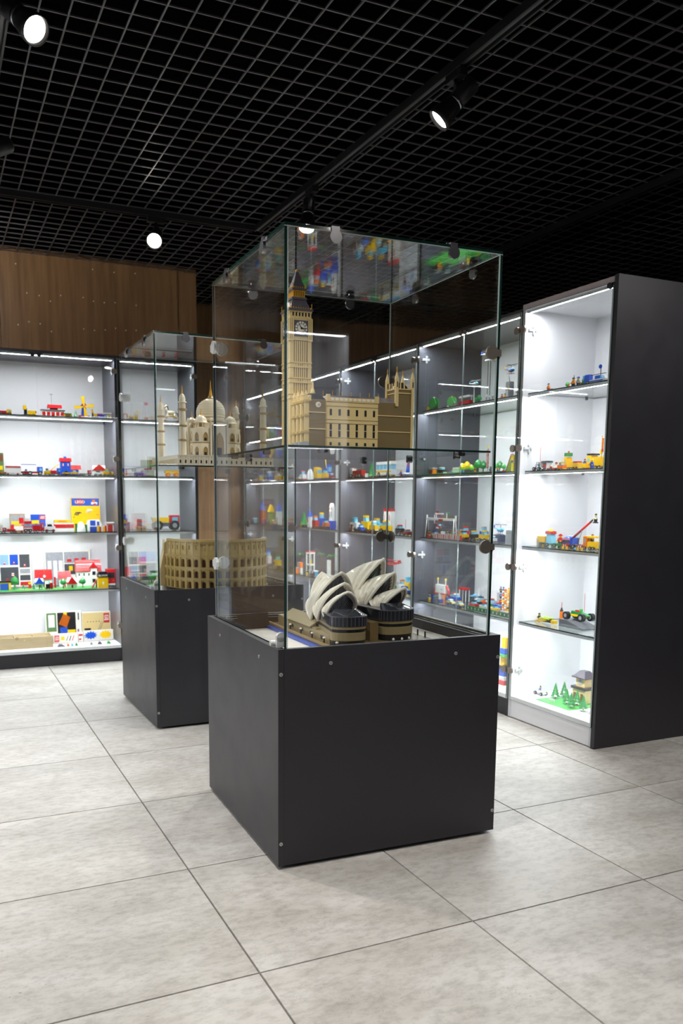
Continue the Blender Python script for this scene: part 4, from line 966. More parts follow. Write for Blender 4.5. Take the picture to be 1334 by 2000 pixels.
ZOFF = .0003
def L_(px0, px1, zi, row):
    """cabinet against the back wall: span on the shelf between two sight lines at a given depth"""
    z = (SH+(FLOOR_Z,))[zi]; Y = LY+row; vy = (800, 920, 1035, 1150, 1262)[zi]
    a, b = hit(px0, vy, 1, Y), hit(px1, vy, 1, Y); dep = ((a+b)/2-CAM).dot(FWD)
    W2 = abs(b.x-a.x)/2; xc = (a.x+b.x)/2; lo, hi = (-.482, .474) if (px0+px1)/2 < 234 else (.52, 1.005)
    if px0 >= 0: xc = min(max(xc, lo+W2), hi-W2)
    return (xc, Y, z+ZOFF), 0., W2*2000, dep/F_PX*1000
def R_(px0, px1, zi, row):
    """right hand run: the same along the run, kept inside its own cabinet"""
    z = (SH+(FLOOR_Z,))[zi]; vy = (770, 912, 1055, 1190, 1350)[zi]; pm = (px0+px1)/2
    lo, hi = next(v for k, v in ((1024, (1.085, 1.632)), (812, (1.685, 2.587)), (662, (2.64, 3.597)), (570, (3.65, 4.577)), (0, (4.63, 5.557))) if pm > k)
    while True:
        X = RX+row; a, b = hit(px0, vy, 0, X), hit(px1, vy, 0, X); L = abs(b.y-a.y)
        if (a.y+b.y)/2+L*.44 <= hi or row <= .062: break
        row -= .006
    yc = min(max((a.y+b.y)/2, lo+L*.44), hi-L*.44)
    dep = ((a+b)/2-CAM).dot(FWD)
    return (X, yc, z+ZOFF), R(-90), L*1000, dep/F_PX*1000
def put(side, px0, px1, zi, row, hpx, name, label, cat, fn, group=None, dz=0., turn=0.):
    """fn(toy, L, H): L and H in mm, from the measured width and height"""
    loc, rz, L, k = side(px0, px1, zi, row)
    t = Toy(name, label, cat, group); sc = 1.12 if side is R_ and px0 > 1024 else 1.; t.o.scale = (sc, sc, sc)
    t.o.location = (loc[0], loc[1], loc[2]+dz*.001*sc); t.o.rotation_euler = (0, 0, rz+R(turn))
    fn(t, L, hpx*k); return t
def on_shelf(side, zi):
    def f(px0, px1, row, hpx, name, label, cat, fn, group=None, dz=0., turn=0.):
        return put(side, px0, px1, zi, row, hpx, name, label, cat, fn, group, dz, turn)
    return f
GL = {i: 'toys on level %d of the left wall cabinet' % (i+1) for i in range(5)}
# ============ left wall cabinet, top shelf
S = on_shelf(L_, 0)
S(-8, 22, .10, 11, 'toy_truck', 'long low yellow and red toy truck cut by the left frame edge, top shelf', 'toy vehicle', lambda t, L, H: truck(t, L, H, 28, 'yellow', 'red', 'red', 'flat'))
def digger(t, L, H):
    t.box('chassis', 'black', -L*.45, L*.45, -11, 11, 5, 9); t.box('body', 'yellow', -L*.1, L*.42, -13, 13, 9, H*.5, True); t.box('counterweight', 'red', L*.2, L*.48, -12, 12, H*.3, H*.5)
    m = t.box('mast', 'black', -L*.34, -L*.14, -6, 6, 6, H*.72); t.box('fork_block', 'yellow', -L*.4, -L*.18, -9, 9, H*.6, H, par=m); t.box('fork_tine', 'red', -L*.5, -L*.3, -7, 7, 5, 8); t.wheels((-L*.25, L*.27), 26, 6.5)
S(42, 71, .12, 20, 'toy_digger', 'small yellow toy digger with raised yellow block, beside the red roofed station', 'toy vehicle', digger)
def station(t, L, H):
    flat_house(t, L, H*.34, 46, 'white', 'dgrey', 'red', 5, 'red'); up = t.box('upper_room', 'red', -L*.12, L*.22, -14, 14, H*.34, H*.42)
    t.gable('upper_roof', 'red', -L*.22, L*.4, -20, 20, H*.42, H*.56, 0); t.box('antenna', 'lgrey', -L*.05, -L*.03, -1, 1, H*.42, H); t.box('antenna_arm', 'lgrey', -L*.11, L*.03, -1, 1, H*.97, H)
S(80, 125, .20, 46, 'toy_station', 'white toy station house with grey flat roof and red upper roof', 'toy building', station)
def shed(w, r):
    return lambda t, L, H: flat_house(t, L, H, 26, w, r, 'dtan', 1)
S(125, 138, .12, 8, 'toy_shed', 'small yellow toy shed with green roof right of the station', 'toy building', shed('yellow', 'green'))
S(136, 142, .26, 12, 'toy_pine', 'shorter green toy pine beside the yellow shed', 'toy tree', lambda t, L, H: pine(t, H))
S(143, 152, .15, 16, 'toy_pine', 'taller green toy pine left of the windmill', 'toy tree', lambda t, L, H: pine(t, H))
def windmill(t, L, H):
    t.box('base_house', 'red', -L*.3, L*.3, -22, 22, 0, H*.17); t.box('base_band', 'white', -L*.2, L*.26, -23, -21, H*.04, H*.12)
    t.part('tower', 'blue', lambda b: b.frus(-17, 17, -17, 17, H*.17, -11, 11, -12, 12, H*.62)); t.gable('cap', 'red', -19, 19, -15, 15, H*.62, H*.78, 1)
    s_ = Toy.cyl(t, 'hub', 'red', 1, 0, -20, H*.56, 5, 6, 10)
    for k in range(4):
        a = R(8+90*k); c, q = math.cos(a), math.sin(a)
        def f(b):
            def P(d, w, y): return (d*c-w*q, y, H*.56+d*q+w*c)
            b.add([P(d, w, y) for d, w in ((4, -3), (H*.2, -8), (H*.44, -11), (H*.44, 10), (H*.2, 10), (4, 3)) for y in (-24, -21.5)], [(0, 2, 4, 6, 8, 10), (11, 9, 7, 5, 3, 1)]+[(2*i, 2*i+1, (2*i+3) % 12, (2*i+2) % 12) for i in range(6)])
        t.part('sail', 'yellow', f)
S(147, 180, .20, 43, 'toy_windmill', 'blue toy windmill with four yellow sails on a red base', 'toy building', windmill)
S(177, 190, .09, 17, 'toy_forklift', 'small yellow toy loader in front of the windmill', 'toy vehicle', digger)
def wagon(c1, c2, c3):
    def f(t, L, H):
        t.box('chassis', c3, -L/2, L/2, -12, 12, 5, 9); t.box('tub', c1, -L*.46, L*.46, -13, 13, 9, H*.8, True); t.box('lid', c2, -L*.46, L*.3, -13, 13, H*.8, H); t.wheels((-L*.3, L*.3), 26, 5.5, hub='red')
    return f
S(188, 203, .12, 10, 'toy_wagon', 'blue and red toy wagon right of the windmill', 'toy vehicle', wagon('blue', 'red', 'white'))
S(203, 208, .10, 4, 'toy_cart', 'tiny red toy cart near the cabinet partition, top shelf', 'toy vehicle', wagon('red', 'red', 'black'))
S(211, 226, .13, 12, 'toy_kiosk', 'small white toy kiosk at the right end of top shelf', 'toy building', lambda t, L, H: flat_house(t, L, H, 26, 'white', 'white', 'tan', 2))
# ============ left wall cabinet, second shelf
S = on_shelf(L_, 1)
def greenpack(b_):
    pr(b_, 'print_green', -40, 40, 4, 96); pr(b_, 'yellow', -10, 30, 30, 44, .8); pr(b_, 'brown', 0, 34, 60, 90, .8)
S(-32, 9, .34, 44, 'toy_carton', 'green picture carton standing at the left frame edge', 'box', lambda t, L, H: pack(t, L, H, 22, 'card', 6, lambda b: (pr(b, 'print_green', -L*.48, L*.48, 4, H-4), pr(b, 'yellow', L*.2, L*.42, H*.22, H*.4, .8), pr(b, 'brown', L*.1, L*.46, H*.6, H*.9, .8))))
S(-4, 12, .09, 7, 'toy_car', 'low orange toy car at the left edge of second shelf', 'toy vehicle', lambda t, L, H: car(t, L, H, 22, 'orange', low=True))
S(11, 40, .12, 16, 'toy_trailer', 'white toy trailer with thin red roof line', 'toy vehicle', lambda t, L, H: (t.box('chassis', 'red', -L/2, L/2, -12, 12, 5, 8), t.box('body', 'white', -L/2, L/2, -14, 14, 8, H*.88), t.box('roof', 'red', -L/2, L/2, -15, 15, H*.88, H, True), t.wheels((-L*.35, L*.3), 28, 5.5, hub='red')))
S(41, 83, .22, 20, 'toy_lorry', 'blue toy lorry with white and blue box body', 'toy vehicle', lambda t, L, H: (truck(t, L, H, 32, 'blue', 'red', 'white', 'box', 1, H*.8), t.box('roof_plate', 'blue', -L*.5, L*.2, -17, 17, H, H+3)))
S(46, 56, .08, 10, 'toy_car', 'tiny red and blue toy car before the blue lorry', 'toy vehicle', lambda t, L, H: car(t, L, H, 20, 'red', 'blue'))
S(86, 98, .09, 12, 'toy_tractor', 'yellow toy tractor at the middle of second shelf', 'toy vehicle', lambda t, L, H: car(t, L, H, 24, 'yellow', 'black', sgn=-1))
S(95, 118, .14, 24, 'toy_tow_truck', 'red and blue toy tow truck with yellow jib', 'toy vehicle', lambda t, L, H: (truck(t, L, H*.6, 26, 'blue', 'red', 'red', 'flat'), t.part('jib', 'yellow', lambda b: b.tube([(-L*.3, 0, H*.4), (L*.1, 0, H*.75), (L*.4, 0, H*.9)], 3, 5))))
def bluehouse(t, L, H):
    t.box('tower_wall', 'blue', -L/2, -L*.02, -22, 22, 0, H*.74); t.gable('tower_roof', 'red', -L/2-5, L*.02+3, -27, 27, H*.74, H*.93, 0); t.box('chimney', 'blue', -L*.32, -L*.2, -5, 5, H*.85, H)
    t.box('wing_wall', 'blue', -L*.02, L*.46, -18, 18, 0, H*.34); t.gable('wing_roof', 'red', -L*.02, L/2, -23, 23, H*.34, H*.56, 0)
    for x in (-L*.38, -L*.14): t.box('window', 'red', x-5, x+5, -23, -21, H*.5, H*.66); t.box('window_pane', 'white', x-2.5, x+2.5, -23.5, -21, H*.52, H*.64)
    t.cyl('archway', 'black', 1, -L*.24, -21.5, H*.18, 12, 2, 16); t.box('doorway', 'black', -L*.24-12, -L*.24+12, -22.5, -20, 0, H*.18)
S(118, 158, .27, 37, 'toy_house', 'blue toy house with tower and red roofs', 'toy building', bluehouse)
S(122, 138, .08, 8, 'toy_car', 'left one of two low yellow toy cars before the blue house', 'toy vehicle', lambda t, L, H: car(t, L, H, 22, 'yellow', low=True))
S(139, 153, .09, 9, 'toy_car', 'right one of two low yellow toy cars before the blue house', 'toy vehicle', lambda t, L, H: car(t, L, H, 22, 'yellow', 'white'))
S(154, 178, .13, 11, 'toy_lorry', 'white toy flatbed with red cab right of the blue house', 'toy vehicle', lambda t, L, H: truck(t, L, H, 26, 'red', 'black', 'white', 'box'))
S(178, 208, .30, 23, 'toy_chalet', 'white toy chalet with broad red gable roof', 'toy building', lambda t, L, H: house(t, L*.85, H, 40, 'white', 'red', 'dred', 1, 3, wallH=.5))
S(183, 200, .12, 9, 'toy_car', 'white and black toy car before the chalet', 'toy vehicle', lambda t, L, H: car(t, L, H, 24, 'white', 'black'))
S(201, 216, .10, 13, 'toy_truck', 'yellow toy truck before the chalet', 'toy vehicle', lambda t, L, H: car(t, L, H, 26, 'yellow', 'yellow'))
S(218, 226, .10, 8, 'toy_cart', 'small yellow toy cart at the right end of second shelf', 'toy vehicle', wagon('yellow', 'white', 'yellow'))
# ============ left wall cabinet, third shelf
S = on_shelf(L_, 2)
S(-10, 6, .10, 19, 'toy_truck', 'white and yellow toy truck cut by the left edge, third shelf', 'toy vehicle', lambda t, L, H: truck(t, L, H, 28, 'white', 'black', 'yellow', 'box'))
def pk1(L, H):
    return lambda b: (pr(b, 'print_grey', -L*.46, L*.46, H*.1, H*.92), pr(b, 'red', -L*.46, L*.46, H*.1, H*.34, .8), pr(b, 'yellow', -L*.4, L*.1, H*.4, H*.56, .9), pr(b, 'red', L*.1, L*.4, H*.42, H*.75, .9))
S(20, 50, .34, 33, 'toy_carton', 'small grey and red picture carton behind the red toys', 'box', lambda t, L, H: pack(t, L, H, 14, 'card_brown', 7, pk1(L, H)))
S(60, 91, .34, 33, 'toy_carton', 'small blue picture carton with red maker plate', 'box', lambda t, L, H: pack(t, L, H, 14, 'card', 7, lambda b: (pr(b, 'blue', -L*.47, L*.47, H*.08, H*.94), pr(b, 'yellow', -L*.42, L*.05, H*.36, H*.6, .8), logo(b, L*.27, H*.76, L*.38, H*.26))))
S(5, 30, .09, 10, 'toy_truck', 'low red toy pickup before the cartons', 'toy vehicle', lambda t, L, H: truck(t, L, H, 24, 'red', 'red', 'red', 'flat', -1))
S(27, 46, .17, 14, 'toy_wagon', 'toy flat wagon with yellow top behind the red pickup', 'toy vehicle', wagon('white', 'yellow', 'red'))
S(47, 62, .11, 21, 'toy_bus', 'red toy bus with blue roof detail', 'toy vehicle', lambda t, L, H: bus(t, L, H, 28, 'red', 'red', 'white'))
S(64, 86, .10, 19, 'toy_fire_engine', 'red toy fire engine with ladder and white wheels', 'toy vehicle', lambda t, L, H: truck(t, L, H, 28, 'red', 'red', 'red', 'ladder', hub='white'))
S(87, 108, .12, 17, 'toy_car', 'white toy car with black windows', 'toy vehicle', lambda t, L, H: car(t, L, H, 28, 'white', 'white', 'tsmoke', hub='red'))
def garage(t, L, H):
    t.box('walls', 'white', -L/2, L/2, -16, 16, 0, H*.3); t.box('red_course', 'red', -L/2, L/2, -17, 17, H*.3, H*.62, True); t.box('white_course', 'white', -L/2, L/2, -16, 16, H*.62, H*.74)
    s_ = t.box('sign_board', 'yellow', -L/2, L*.3, -17, 12, H*.76, H); t.box('yellow_post', 'yellow', L*.34, L*.46, -15, 15, 0, H*.86)
    text('lettering', 'LEGO', H*.00018, 'red', s_, (-L*.1*.001, -.0176, H*.00088), (R(90), 0, 0), .0002, 1.6)
S(106, 144, .20, 22, 'toy_service_station', 'red and white toy service station with yellow sign board', 'toy building', garage)
def ypack(L, H):
    def f(b):
        pr(b, 'blue', -L*.48, L*.48, H*.755, H*.985)
        o_ = MB().lathe([(L*.17, -.4), (L*.17, .4)], 0, 0, 24).build('logo_plate', 'red', b, .001, loc=(-L*.19*.001, -.0008, H*.00087), rot=(R(90), 0, 0)); o_.scale = (1, .55, 1)
        word(b, 'LEGO', H*.12, 'white', -L*.19, H*.87, 1.6, 1., .3)
        for x0, z0, m in ((-L*.4, H*.46, 'navy'), (L*.0, H*.54, 'white')):
            for k in range(3):
                MB().tube([((x0+k*11), -1, z0), (x0+k*11+14, -1, z0+22), (x0+k*11+26, -1, z0+14)], 3.0, 5).build('printed_strut', m, b, .001)
        pr(b, 'white', L*.2, L*.42, H*.8, H*.87, .9); pr(b, 'red', L*.28, L*.38, H*.77, H*.83, .95); pr(b, 'orange', L*.24, L*.34, H*.86, H*.94, .95)
        for x, z in ((-L*.42, H*.4), (L*.4, H*.47)): MB().cyl(1, x, -.6, z, 4, 1, 12).build('printed_dot', 'red', b, .001)
    return f
S(141, 197, .33, 62, 'toy_carton', 'large yellow and blue carton with red maker oval on third shelf', 'box', lambda t, L, H: pack(t, L, H, 20, 'yellow', 6, ypack(L, H)))
def igloo(t, L, H):
    t.part('dome', 'white', lambda b: b.lathe([(L*.4, 0), (L*.39, H*.3), (L*.3, H*.7), (L*.14, H*.95), (1, H)], 0, 0, 12)); t.box('hedge', 'green', -L/2, -L*.32, -10, 10, 0, H*.8); t.box('hedge', 'green', L*.34, L/2, -10, 10, 0, H*.7)
S(147, 170, .14, 19, 'toy_dome_house', 'white toy dome between green hedges before the yellow carton', 'toy building', igloo)
S(164, 206, .24, 22, 'toy_ramp_house', 'white and blue sloped toy roof before the yellow carton', 'toy building', lambda t, L, H: (t.part('slope', 'white', lambda b: b.prism([(-L/2, 0), (L/2, 0), (L*.2, H), (-L*.3, H*.95)], 1, -14, 14)), t.box('blue_panel', 'blue', -L*.22, L*.02, -15, -13, H*.45, H*.9), t.box('blue_panel', 'blue', L*.1, L*.2, -15, -13, H*.4, H*.8)))
S(176, 189, .10, 9, 'toy_block', 'plain blue toy block before the sloped white roof', 'toy building', lambda t, L, H: t.box('block', 'blue', -L/2, L/2, -8, 8, 0, H, True))
S(190, 208, .12, 11, 'toy_gate', 'yellow, red and white striped toy gate right of the blue block', 'toy building', lambda t, L, H: [t.box('bar', m, -L/2+k*L/5, -L/2+(k+1)*L/5, -8, 8, 0, H*(1 if k % 2 == 0 else .8), True) for k, m in enumerate(('yellow', 'red', 'white', 'yellow', 'red'))])
S(214, 228, .15, 17, 'toy_garage', 'small white toy garage with red door at the shelf end', 'toy building', lambda t, L, H: (flat_house(t, L, H, 34, 'white', 'white', 'red', 1), t.box('red_band', 'red', -L/2-1, L/2+1, -18, 18, H*.8, H*.86)))
# ============ left wall cabinet, fourth shelf
S = on_shelf(L_, 3)
def panels(L, H):
    def f(b):
        pr(b, 'print_dark', -L*.46, L*.1, H*.05, H*.58, .6)
        for k, (x0, x1, z0, z1, m) in enumerate(((-L*.46, -L*.19, H*.64, H*.95, 'lblue'), (-L*.16, L*.1, H*.64, H*.95, 'blue'), (L*.14, L*.46, H*.56, H*.95, 'print_dark'), (L*.14, L*.46, H*.38, H*.52, 'print_grey'), (L*.14, L*.46, H*.18, H*.34, 'print_dark'), (L*.14, L*.46, H*.03, H*.14, 'red'))):
            q = pr(b, m, x0, x1, z0, z1, .6); xm = (x0+x1)/2
            if k < 3: pr(b, 'red', xm-6, xm+6, z0+4, z0+14, .9); pr(b, 'white', xm-4, xm+4, z0+14, z0+20, .9); pr(b, 'red', xm-5, xm+5, z0+20, z0+24, .9)
        for k in range(4): pr(b, 'white' if k % 2 else 'red', -L*.12, -L*.04, H*.3+k*6, H*.3+k*6+6, .9)
    return f
S(0, 63, .36, 66, 'toy_carton', 'white carton printed with six framed pictures at the left', 'box', lambda t, L, H: pack(t, L, H, 12, 'card', 5, panels(L, H)))
def photo(L, H):
    def f(b):
        pr(b, 'print_grey', -L*.48, -L*.1, H*.04, H*.95, .6); pr(b, 'print_dark', -L*.08, L*.46, H*.3, H*.6, .6); pr(b, 'print_grey', -L*.08, L*.46, H*.62, H*.95, .6)
        for k in range(3): pr(b, 'white', -L*.44+k*L*.12, -L*.36+k*L*.12, H*.2, H*.7, .9)
        for k in range(3): pr(b, 'red', -L*.02+k*L*.16, L*.08+k*L*.16, H*.66, H*.74+k*4, .9)
        pr(b, 'yellow', L*.02, L*.1, H*.4, H*.54, .9)
    return f
S(90, 179, .37, 67, 'toy_carton', 'glossy white framed picture carton behind the red roofed house', 'box', lambda t, L, H: pack(t, L, H, 12, 'card', 5, photo(L, H)))
S(-14, 112, .15, 2, 'toy_baseplate', 'green studded baseplate at the left of fourth shelf', 'baseplate', lambda t, L, H: plate(t, L, 170, 'bgreen'))
S(113, 186, .15, 2, 'toy_baseplate', 'green studded baseplate under the red gabled cottage', 'baseplate', lambda t, L, H: plate(t, L, 170, 'bgreen'))
B3 = 5.2
S(-4, 21, .15, 21, 'toy_garage', 'yellow toy garage with blue door and black roof', 'toy building', lambda t, L, H: (t.box('walls', 'yellow', -L/2, L/2, -18, 18, 0, H*.7), t.box('door', 'blue', -L*.33, L*.33, -19, -17, 0, H*.6), t.box('roof', 'black', -L/2-2, L/2+2, -20, 20, H*.7, H*.84, True), t.box('vent', 'red', L*.2, L*.4, -5, 5, H*.84, H)), dz=B3)
S(24, 35, .20, 24, 'toy_tree', 'round crowned green toy tree on a tall trunk at the left', 'toy tree', lambda t, L, H: round_tree(t, H), dz=B3)
for k, (a, b) in enumerate(((25, 32), (42, 50), (63, 69), (78, 84))):
    S(a, b, .095, 12, 'toy_pine', ['small green toy pine below the round crowned tree', 'small green toy pine alone on the plate, second from left', 'small green toy pine at the left foot of the blue roofed house', 'small green toy pine at the right foot of the blue roofed house'][k], 'toy tree', lambda t, L, H: pine(t, H), 'small pines on the fourth shelf', dz=B3)
S(54, 63, .20, 11, 'toy_pump', 'small red and yellow toy fuel pump left of the blue roofed house', 'toy building', lambda t, L, H: (t.box('block', 'red', -L*.3, L*.3, -6, 6, 0, H*.7), t.box('top', 'yellow', -L*.3, L*.3, -6, 6, H*.7, H)), dz=B3)
S(66, 88, .14, 22, 'toy_house', 'small white toy house with blue gable roof', 'toy building', lambda t, L, H: house(t, L*.72, H, 40, 'white', 'blue', 'brown', 1, 1, wallH=.45), dz=B3)
S(68, 103, .265, 37, 'toy_house', 'white toy house with wide red roof behind the blue one', 'toy building', lambda t, L, H: (house(t, L*.88, H*.95, 36, 'white', 'red', 'brown', 0, 3, wallH=.45), t.cyl('dormer_arch', 'white', 1, 4, -24, H*.6, 9, 6, 14)))
S(88, 104, .09, 10, 'toy_train', 'low red toy train in the middle of fourth shelf', 'toy vehicle', lambda t, L, H: (t.box('chassis', 'red', -L/2, L/2, -10, 10, 4, 8), t.box('boiler', 'black', -L*.4, L*.1, -8, 8, 8, H), t.box('cab', 'red', L*.12, L*.46, -10, 10, 8, H*1.2, True), t.wheels((-L*.3, 0, L*.3), 20, 4.5, hub='red')), dz=B3)
S(104, 112, .17, 30, 'toy_rocket', 'thin red and white toy tower before the picture carton', 'toy building', lambda t, L, H: (t.cyl('mast', 'red', 2, 0, 0, H*.35, 6, H*.7, 10), t.cyl('tip', 'white', 2, 0, 0, H*.85, 4, H*.3, 10, .6)), dz=B3)
for k, (a, b) in enumerate(((120, 128), (158, 166))):
    S(a, b, .11, 19, 'toy_tree', ['dark green toy tree left of the red gabled cottage', 'dark green toy tree right of the red gabled cottage'][k], 'toy tree', lambda t, L, H: round_tree(t, H), dz=B3)
S(128, 153, .13, 22, 'toy_cottage', 'toy cottage with steep red gable roof on green plate', 'toy building', lambda t, L, H: house(t, L*.7, H, 44, 'white', 'red', 'dred', 1, 1, wallH=.34), dz=B3)
def villa(t, L, H):
    house(t, L*.9, H*.96, 58, 'white', 'red', 'white', 0, 5, wallH=.56, storeys=2, win='tsmoke'); t.box('bay', 'white', L*.06, L*.3, -38, -28, 0, H*.66); t.gable('bay_roof', 'red', L*.02, L*.34, -42, -20, H*.66, H*.86, 1)
    for z in (H*.12, H*.4): t.box('bay_window', 'tsmoke', L*.12, L*.24, -39, -37, z, z+H*.14)
S(147, 199, .285, 52, 'toy_villa', 'large white two storey toy house with red hipped roof', 'toy building', villa)
S(113, 140, .285, 30, 'toy_house', 'half hidden toy house with low red roof left of the villa', 'toy building', lambda t, L, H: house(t, L*.8, H, 40, 'white', 'red', 'red', 0, 3, wallH=.5))
def ystation(t, L, H):
    t.box('walls', 'yellow', -L/2, L/2, -18, 18, 0, H*.66, True); t.box('window', 'white', -5, 6, -19, -17, H*.18, H*.36); s_ = t.box('sign_board', 'black', -L/2-2, L/2+2, -20, 20, H*.66, H*.86); t.box('roof', 'black', -L*.4, L*.4, -14, 14, H*.86, H)
    text('lettering', 'BORER', H*.00017, 'white', s_, (0, -.0206, H*.00076), (R(90), 0, 0), .0002, 1.1)
S(191, 211, .14, 30, 'toy_station', 'yellow toy booth with black sign board beside the red bus', 'toy building', ystation)
S(178, 190, .09, 18, 'toy_ramp', 'small red toy ramp leaning against the yellow booth', 'toy building', lambda t, L, H: (t.part('ramp', 'red', lambda b: b.prism([(-L/2, 0), (-L*.25, 0), (L/2, H*.85), (L/2, H)], 1, -7, 7)), t.box('post', 'black', L*.3, L*.46, -6, 6, 0, H*.8)))
def redbus(t, L, H):
    t.box('body', 'red', -L/2, L/2, -32, 32, H*.1, H, True); t.box('windscreen', 'tsmoke', -L*.4, L*.4, -33, -31, H*.52, H*.82); t.box('bumper', 'white', -L/2, L/2, -34, -30, H*.1, H*.2)
    for s_ in (-1, 1): t.cyl('headlamp', 'orange', 1, s_*L*.26, -32.5, H*.36, 4.5, 2, 12)
    t.wheels((-L*.36, L*.36), 60, 7)
S(213, 229, .16, 34, 'toy_bus', 'red toy bus seen from the front with orange headlamps', 'toy vehicle', redbus)
# ============ left wall cabinet, bottom
S = on_shelf(L_, 4)
def tray(t, L, H):
    D = 150; t.box('tray_floor', 'card_brown', -L/2, L/2, -D/2, D/2, 0, 6)
    for y0, y1 in ((-D/2, -D/2+7), (D/2-7, D/2)): t.box('tray_side', 'tray_wood', -L/2, L/2, y0, y1, 6, H*.62)
    for x0, x1 in ((-L/2, -L/2+7), (L/2-7, L/2)): t.box('tray_end', 'tray_wood', x0, x1, -D/2+7, D/2-7, 6, H*.62)
    for k in range(3): t.box('divider', 'tray_wood', -L/2+L*(k+1)/4-2, -L/2+L*(k+1)/4+2, -D/2+7, D/2-7, 6, H*.58)
    t.cyl('finger_notch', 'card_brown', 1, L*.02, -D/2-.3, H*.56, 11, 1.5, 16); t.cyl('knot', 'tan', 1, L*.12, -D/2-.3, H*.46, 5, 1, 12)
S(-46, 101, .15, 37, 'sorting_tray', 'pale wooden sorting tray with four compartments on the bottom', 'tray', tray)
def onepack(L, H):
    def f(b):
        pr(b, 'print_green', -L*.47, -L*.2, H*.3, H*.95, .6); pr(b, 'white', -L*.42, -L*.25, H*.45, H*.88, .8); pr(b, 'black', -L*.17, L*.34, H*.06, H*.95, .6)
        MB().add([(-L*.14, -1, H*.55), (L*.0, -1, H*.9), (L*.2, -1, H*.78), (L*.08, -1, H*.42)], [(0, 3, 2, 1), (0, 1, 2, 3)]).build('printed_roof', 'orange', b, .001)
        pr(b, 'blue', -L*.1, L*.1, H*.18, H*.44, .8); pr(b, 'yellow', L*.1, L*.32, H*.1, H*.34, .8); pr(b, 'yellow', L*.0, L*.1, H*.84, H*.94, .9)
        for k, m in enumerate(('red', 'blue', 'yellow')): pr(b, m, L*.38+k*5, L*.38+k*5+4, H*.15, H*.35, .7)
        word(b, '1', H*.36, 'black', L*.42, H*.78, 1., 1., .6)
    return f
S(91, 161, .33, 56, 'toy_carton', 'white carton marked with a large 1 and a red roofed house', 'box', lambda t, L, H: pack(t, L, H, 24, 'card', 5, onepack(L, H)))
def beige(L, H):
    def f(b):
        pr(b, 'tan', -L*.48, L*.48, H*.04, H*.96, .5); logo(b, L*.36, H*.74, L*.2, H*.36)
        for k in range(5): MB().cyl(1, -L*.3+k*L*.1, -.8, H*.62, 4, .8, 12).build('printed_wheel', 'dgrey', b, .001)
        pr(b, 'black', -L*.42, -L*.2, H*.3, H*.38, .8)
        for k in range(2): MB().tube([(L*.0+k*12, -1, H*.15), (L*.18+k*12, -1, H*.6)], 1.6, 5).build('printed_rail', 'dgrey', b, .001)
    return f
S(163, 219, .33, 51, 'toy_carton', 'beige carton with printed rails and red maker plate', 'box', lambda t, L, H: pack(t, L, H, 24, 'card', 5, beige(L, H)))
def lowpack(L, H):
    def f(b):
        logo(b, -L*.36, H*.5, L*.2, H*.7); pr(b, 'yellow', -L*.2, -L*.05, H*.3, H*.7, .8)
        for k, m in enumerate(('dgrey', 'black', 'red')): MB().tube([(L*(.02+.12*k), -1, H*.2), (L*(.1+.12*k), -1, H*.75)], 2.4, 5).build('printed_piece', m, b, .001)
    return f
S(105, 153, .20, 18, 'toy_carton', 'low white carton with red maker plate and yellow print in front', 'box', lambda t, L, H: pack(t, L, H, 30, 'card', 4, lowpack(L, H)))
S(154, 163, .20, 19, 'toy_carton', 'tiny white carton with red band between the low cartons', 'box', lambda t, L, H: pack(t, L, H, 26, 'card', 4, lambda b: (pr(b, 'red', -L*.4, L*.4, H*.62, H*.8), pr(b, 'red', -L*.4, L*.1, H*.2, H*.36))))
def splash(L, H):
    def f(b):
        for x, m in ((-L*.26, 'blue'), (L*.24, 'yellow')):
            pts = []
            for i in range(24):
                a = 2*math.pi*i/24; r_ = (1 if i % 2 == 0 else .68); pts.append((x+L*.23*r_*math.cos(a), H*.55+H*.42*r_*math.sin(a)))
            MB().prism(pts, 1, -.9, 0).build('printed_splash', m, b, .001)
    return f
S(164, 222, .21, 20, 'toy_carton', 'low white carton with blue and yellow splash prints', 'box', lambda t, L, H: pack(t, L, H, 30, 'card', 4, splash(L, H)))
for a, b, m, lb in ((112, 128, 'dgrey', 'dark grey'), (131, 136, 'orange', 'orange'), (139, 144, 'cyan', 'light blue'), (147, 153, 'green', 'dark green'), (176, 182, 'lgrey', 'light grey'), (191, 200, 'slate', 'slate grey'), (209, 217, 'bgreen', 'bright green')):
    S(a, b, .07, 5, 'loose_brick', 'loose %s slope brick on the bottom board' % lb, 'toy brick', lambda t, L, H, m=m: t.part('brick', m, lambda bb: (bb.prism([(-L/2, 0), (L/2, 0), (L*.1, H), (-L*.3, H)], 1, -10, 10), bb.studs(-L*.3, L*.1, -8, 8, H, 8))), 'loose bricks on the bottom board')
